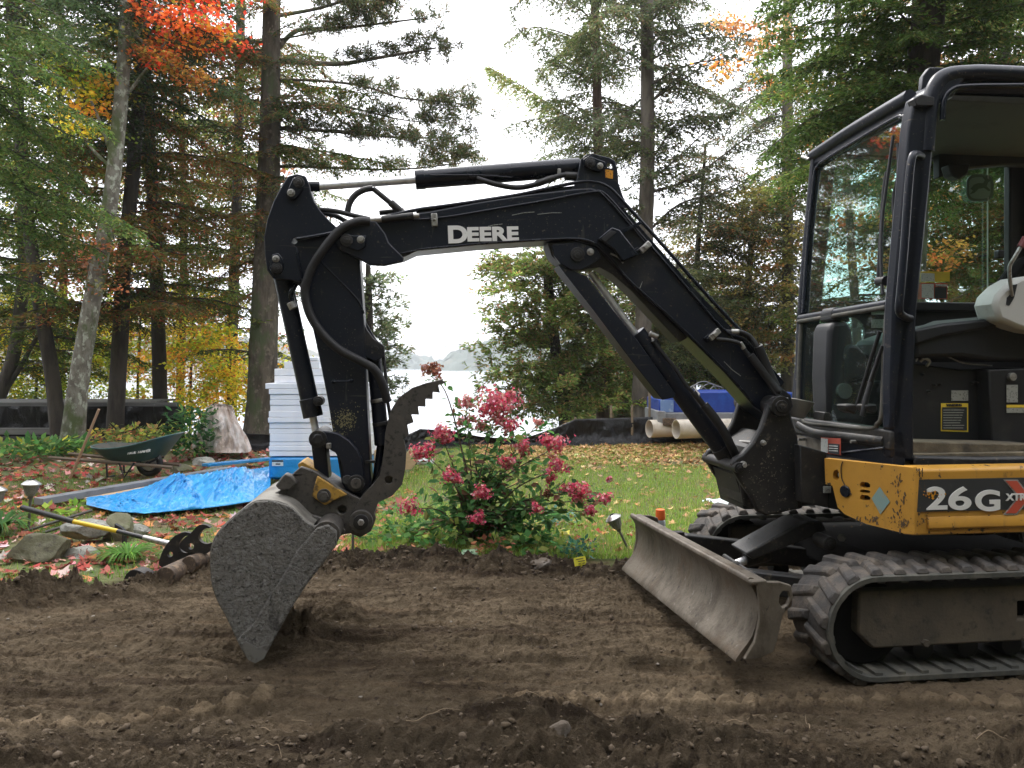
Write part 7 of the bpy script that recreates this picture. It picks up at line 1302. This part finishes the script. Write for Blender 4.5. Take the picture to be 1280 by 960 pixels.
def maple_leaf(n, fn, size, pal, name, cond=None, lift=.02, curl=.3):
    """folded five pointed leaves lying on the ground"""
    x, y = fn(n); d = y - edge_y(x); k = d > -.02
    if cond is not None: k &= cond(x, y)
    x, y = x[k], y[k]; n = len(x); z = np.where(y - edge_y(x) > .1, lawn_z(x, y), dirt_z(x, y)) + rng.uniform(.004, lift, n)
    ang = np.array([0, .45, .75, 1.2, 1.9, 2.6, math.pi, -2.6, -1.9, -1.2, -.75, -.45]); rad = np.array([1, .5, .85, .45, .75, .45, .35, .45, .75, .45, .85, .5])
    loc = np.stack([np.cos(ang) * rad, np.sin(ang) * rad, 0 * ang], -1); s = size * rng.uniform(.6, 1.3, n); az = rng.uniform(0, 6.28, n); tl = rng.normal(0, .35, (n, 2)); cu = rng.normal(curl, .5, n)
    L = loc[None] * s[:, None, None] / 2; L = L.repeat(1, 0) + 0; zz = (np.abs(loc[:, 1])[None] ** 1.3) * cu[:, None] * s[:, None] * .4 + tl[:, :1] * loc[None, :, 0] * s[:, None] * .4 + tl[:, 1:] * loc[None, :, 1] * s[:, None] * .4
    X_ = L[..., 0] * np.cos(az)[:, None] - L[..., 1] * np.sin(az)[:, None] + x[:, None]; Y_ = L[..., 0] * np.sin(az)[:, None] + L[..., 1] * np.cos(az)[:, None] + y[:, None]; Z_ = np.maximum(zz, -.5 * s[:, None] * .2) + z[:, None]
    V = np.stack([X_, Y_, Z_], -1); cen = np.stack([x, y, z], -1)[:, None]; V = np.concatenate([cen, V], 1); tri = np.array([[0, 1 + i, 1 + (i + 1) % 12] for i in range(12)]); F_ = (tri[None] + (np.arange(n) * 13)[:, None, None]).reshape(-1, 3)
    o = np_mesh(name, V.reshape(-1, 3), 3, LITTER, np.repeat(pick(pal, n, .25), 13, 0), faces=F_); o['kind'] = 'stuff'; return o
RP = [(3, (.32, .06, .05)), (3, (.42, .13, .10)), (3, (.50, .26, .22)), (2, (.20, .06, .045)), (2, (.42, .20, .08)), (1, (.55, .45, .4))]; TP = [(5, (.42, .24, .11)), (3, (.50, .32, .16)), (2, (.30, .16, .08)), (1, (.55, .40, .2))]
maple_leaf(4600, uni(-9, -1.3, 7.2, 12.5, 1.1), .11, RP, 'red_fallen_leaves', lambda x, y: (noise2(x, y, 4, 3) > -1.0) & (x < -1.4 + (y - 8) * .1)); maple_leaf(1500, uni(-5, -1.0, 4.3, 7.8, .8), .10, RP + [(2, (.5, .22, .06))], 'fallen_leaves_on_grass')
maple_leaf(260, uni(-4, -1.6, 4.0, 5.2), .09, RP, 'fallen_leaves_near_soil')
maple_leaf(11000, uni(-.6, 6, 8.6, 12.4, .5), .085, TP, 'tan_fallen_leaves', lambda x, y: rng.uniform(0, 1, len(x)) < sstep(8.2, 10.6, y)); maple_leaf(650, uni(-1.4, 5, 5.0, 9.5), .085, TP, 'scattered_lawn_leaves')
maple_leaf(250, uni(-1.3, .9, 5.0, 6.2), .07, RP + TP, 'leaves_under_shrub')
# ---------------------------------------------------------------- haze over the lake
hz, nt = M('haze'); v = nt.nodes.new('ShaderNodeVolumePrincipled'); v.inputs['Color'].default_value = (.93, .96, 1, 1); v.inputs['Density'].default_value = .0006; v.inputs['Anisotropy'].default_value = .2
nt.links.new(v.outputs[0], nt.nodes.new('ShaderNodeOutputMaterial').inputs['Volume'])
hb = MB().box((0, 850, 58), (5200, 1840, 126)).build('haze', hz, None, 0, False); hb['kind'] = 'stuff'
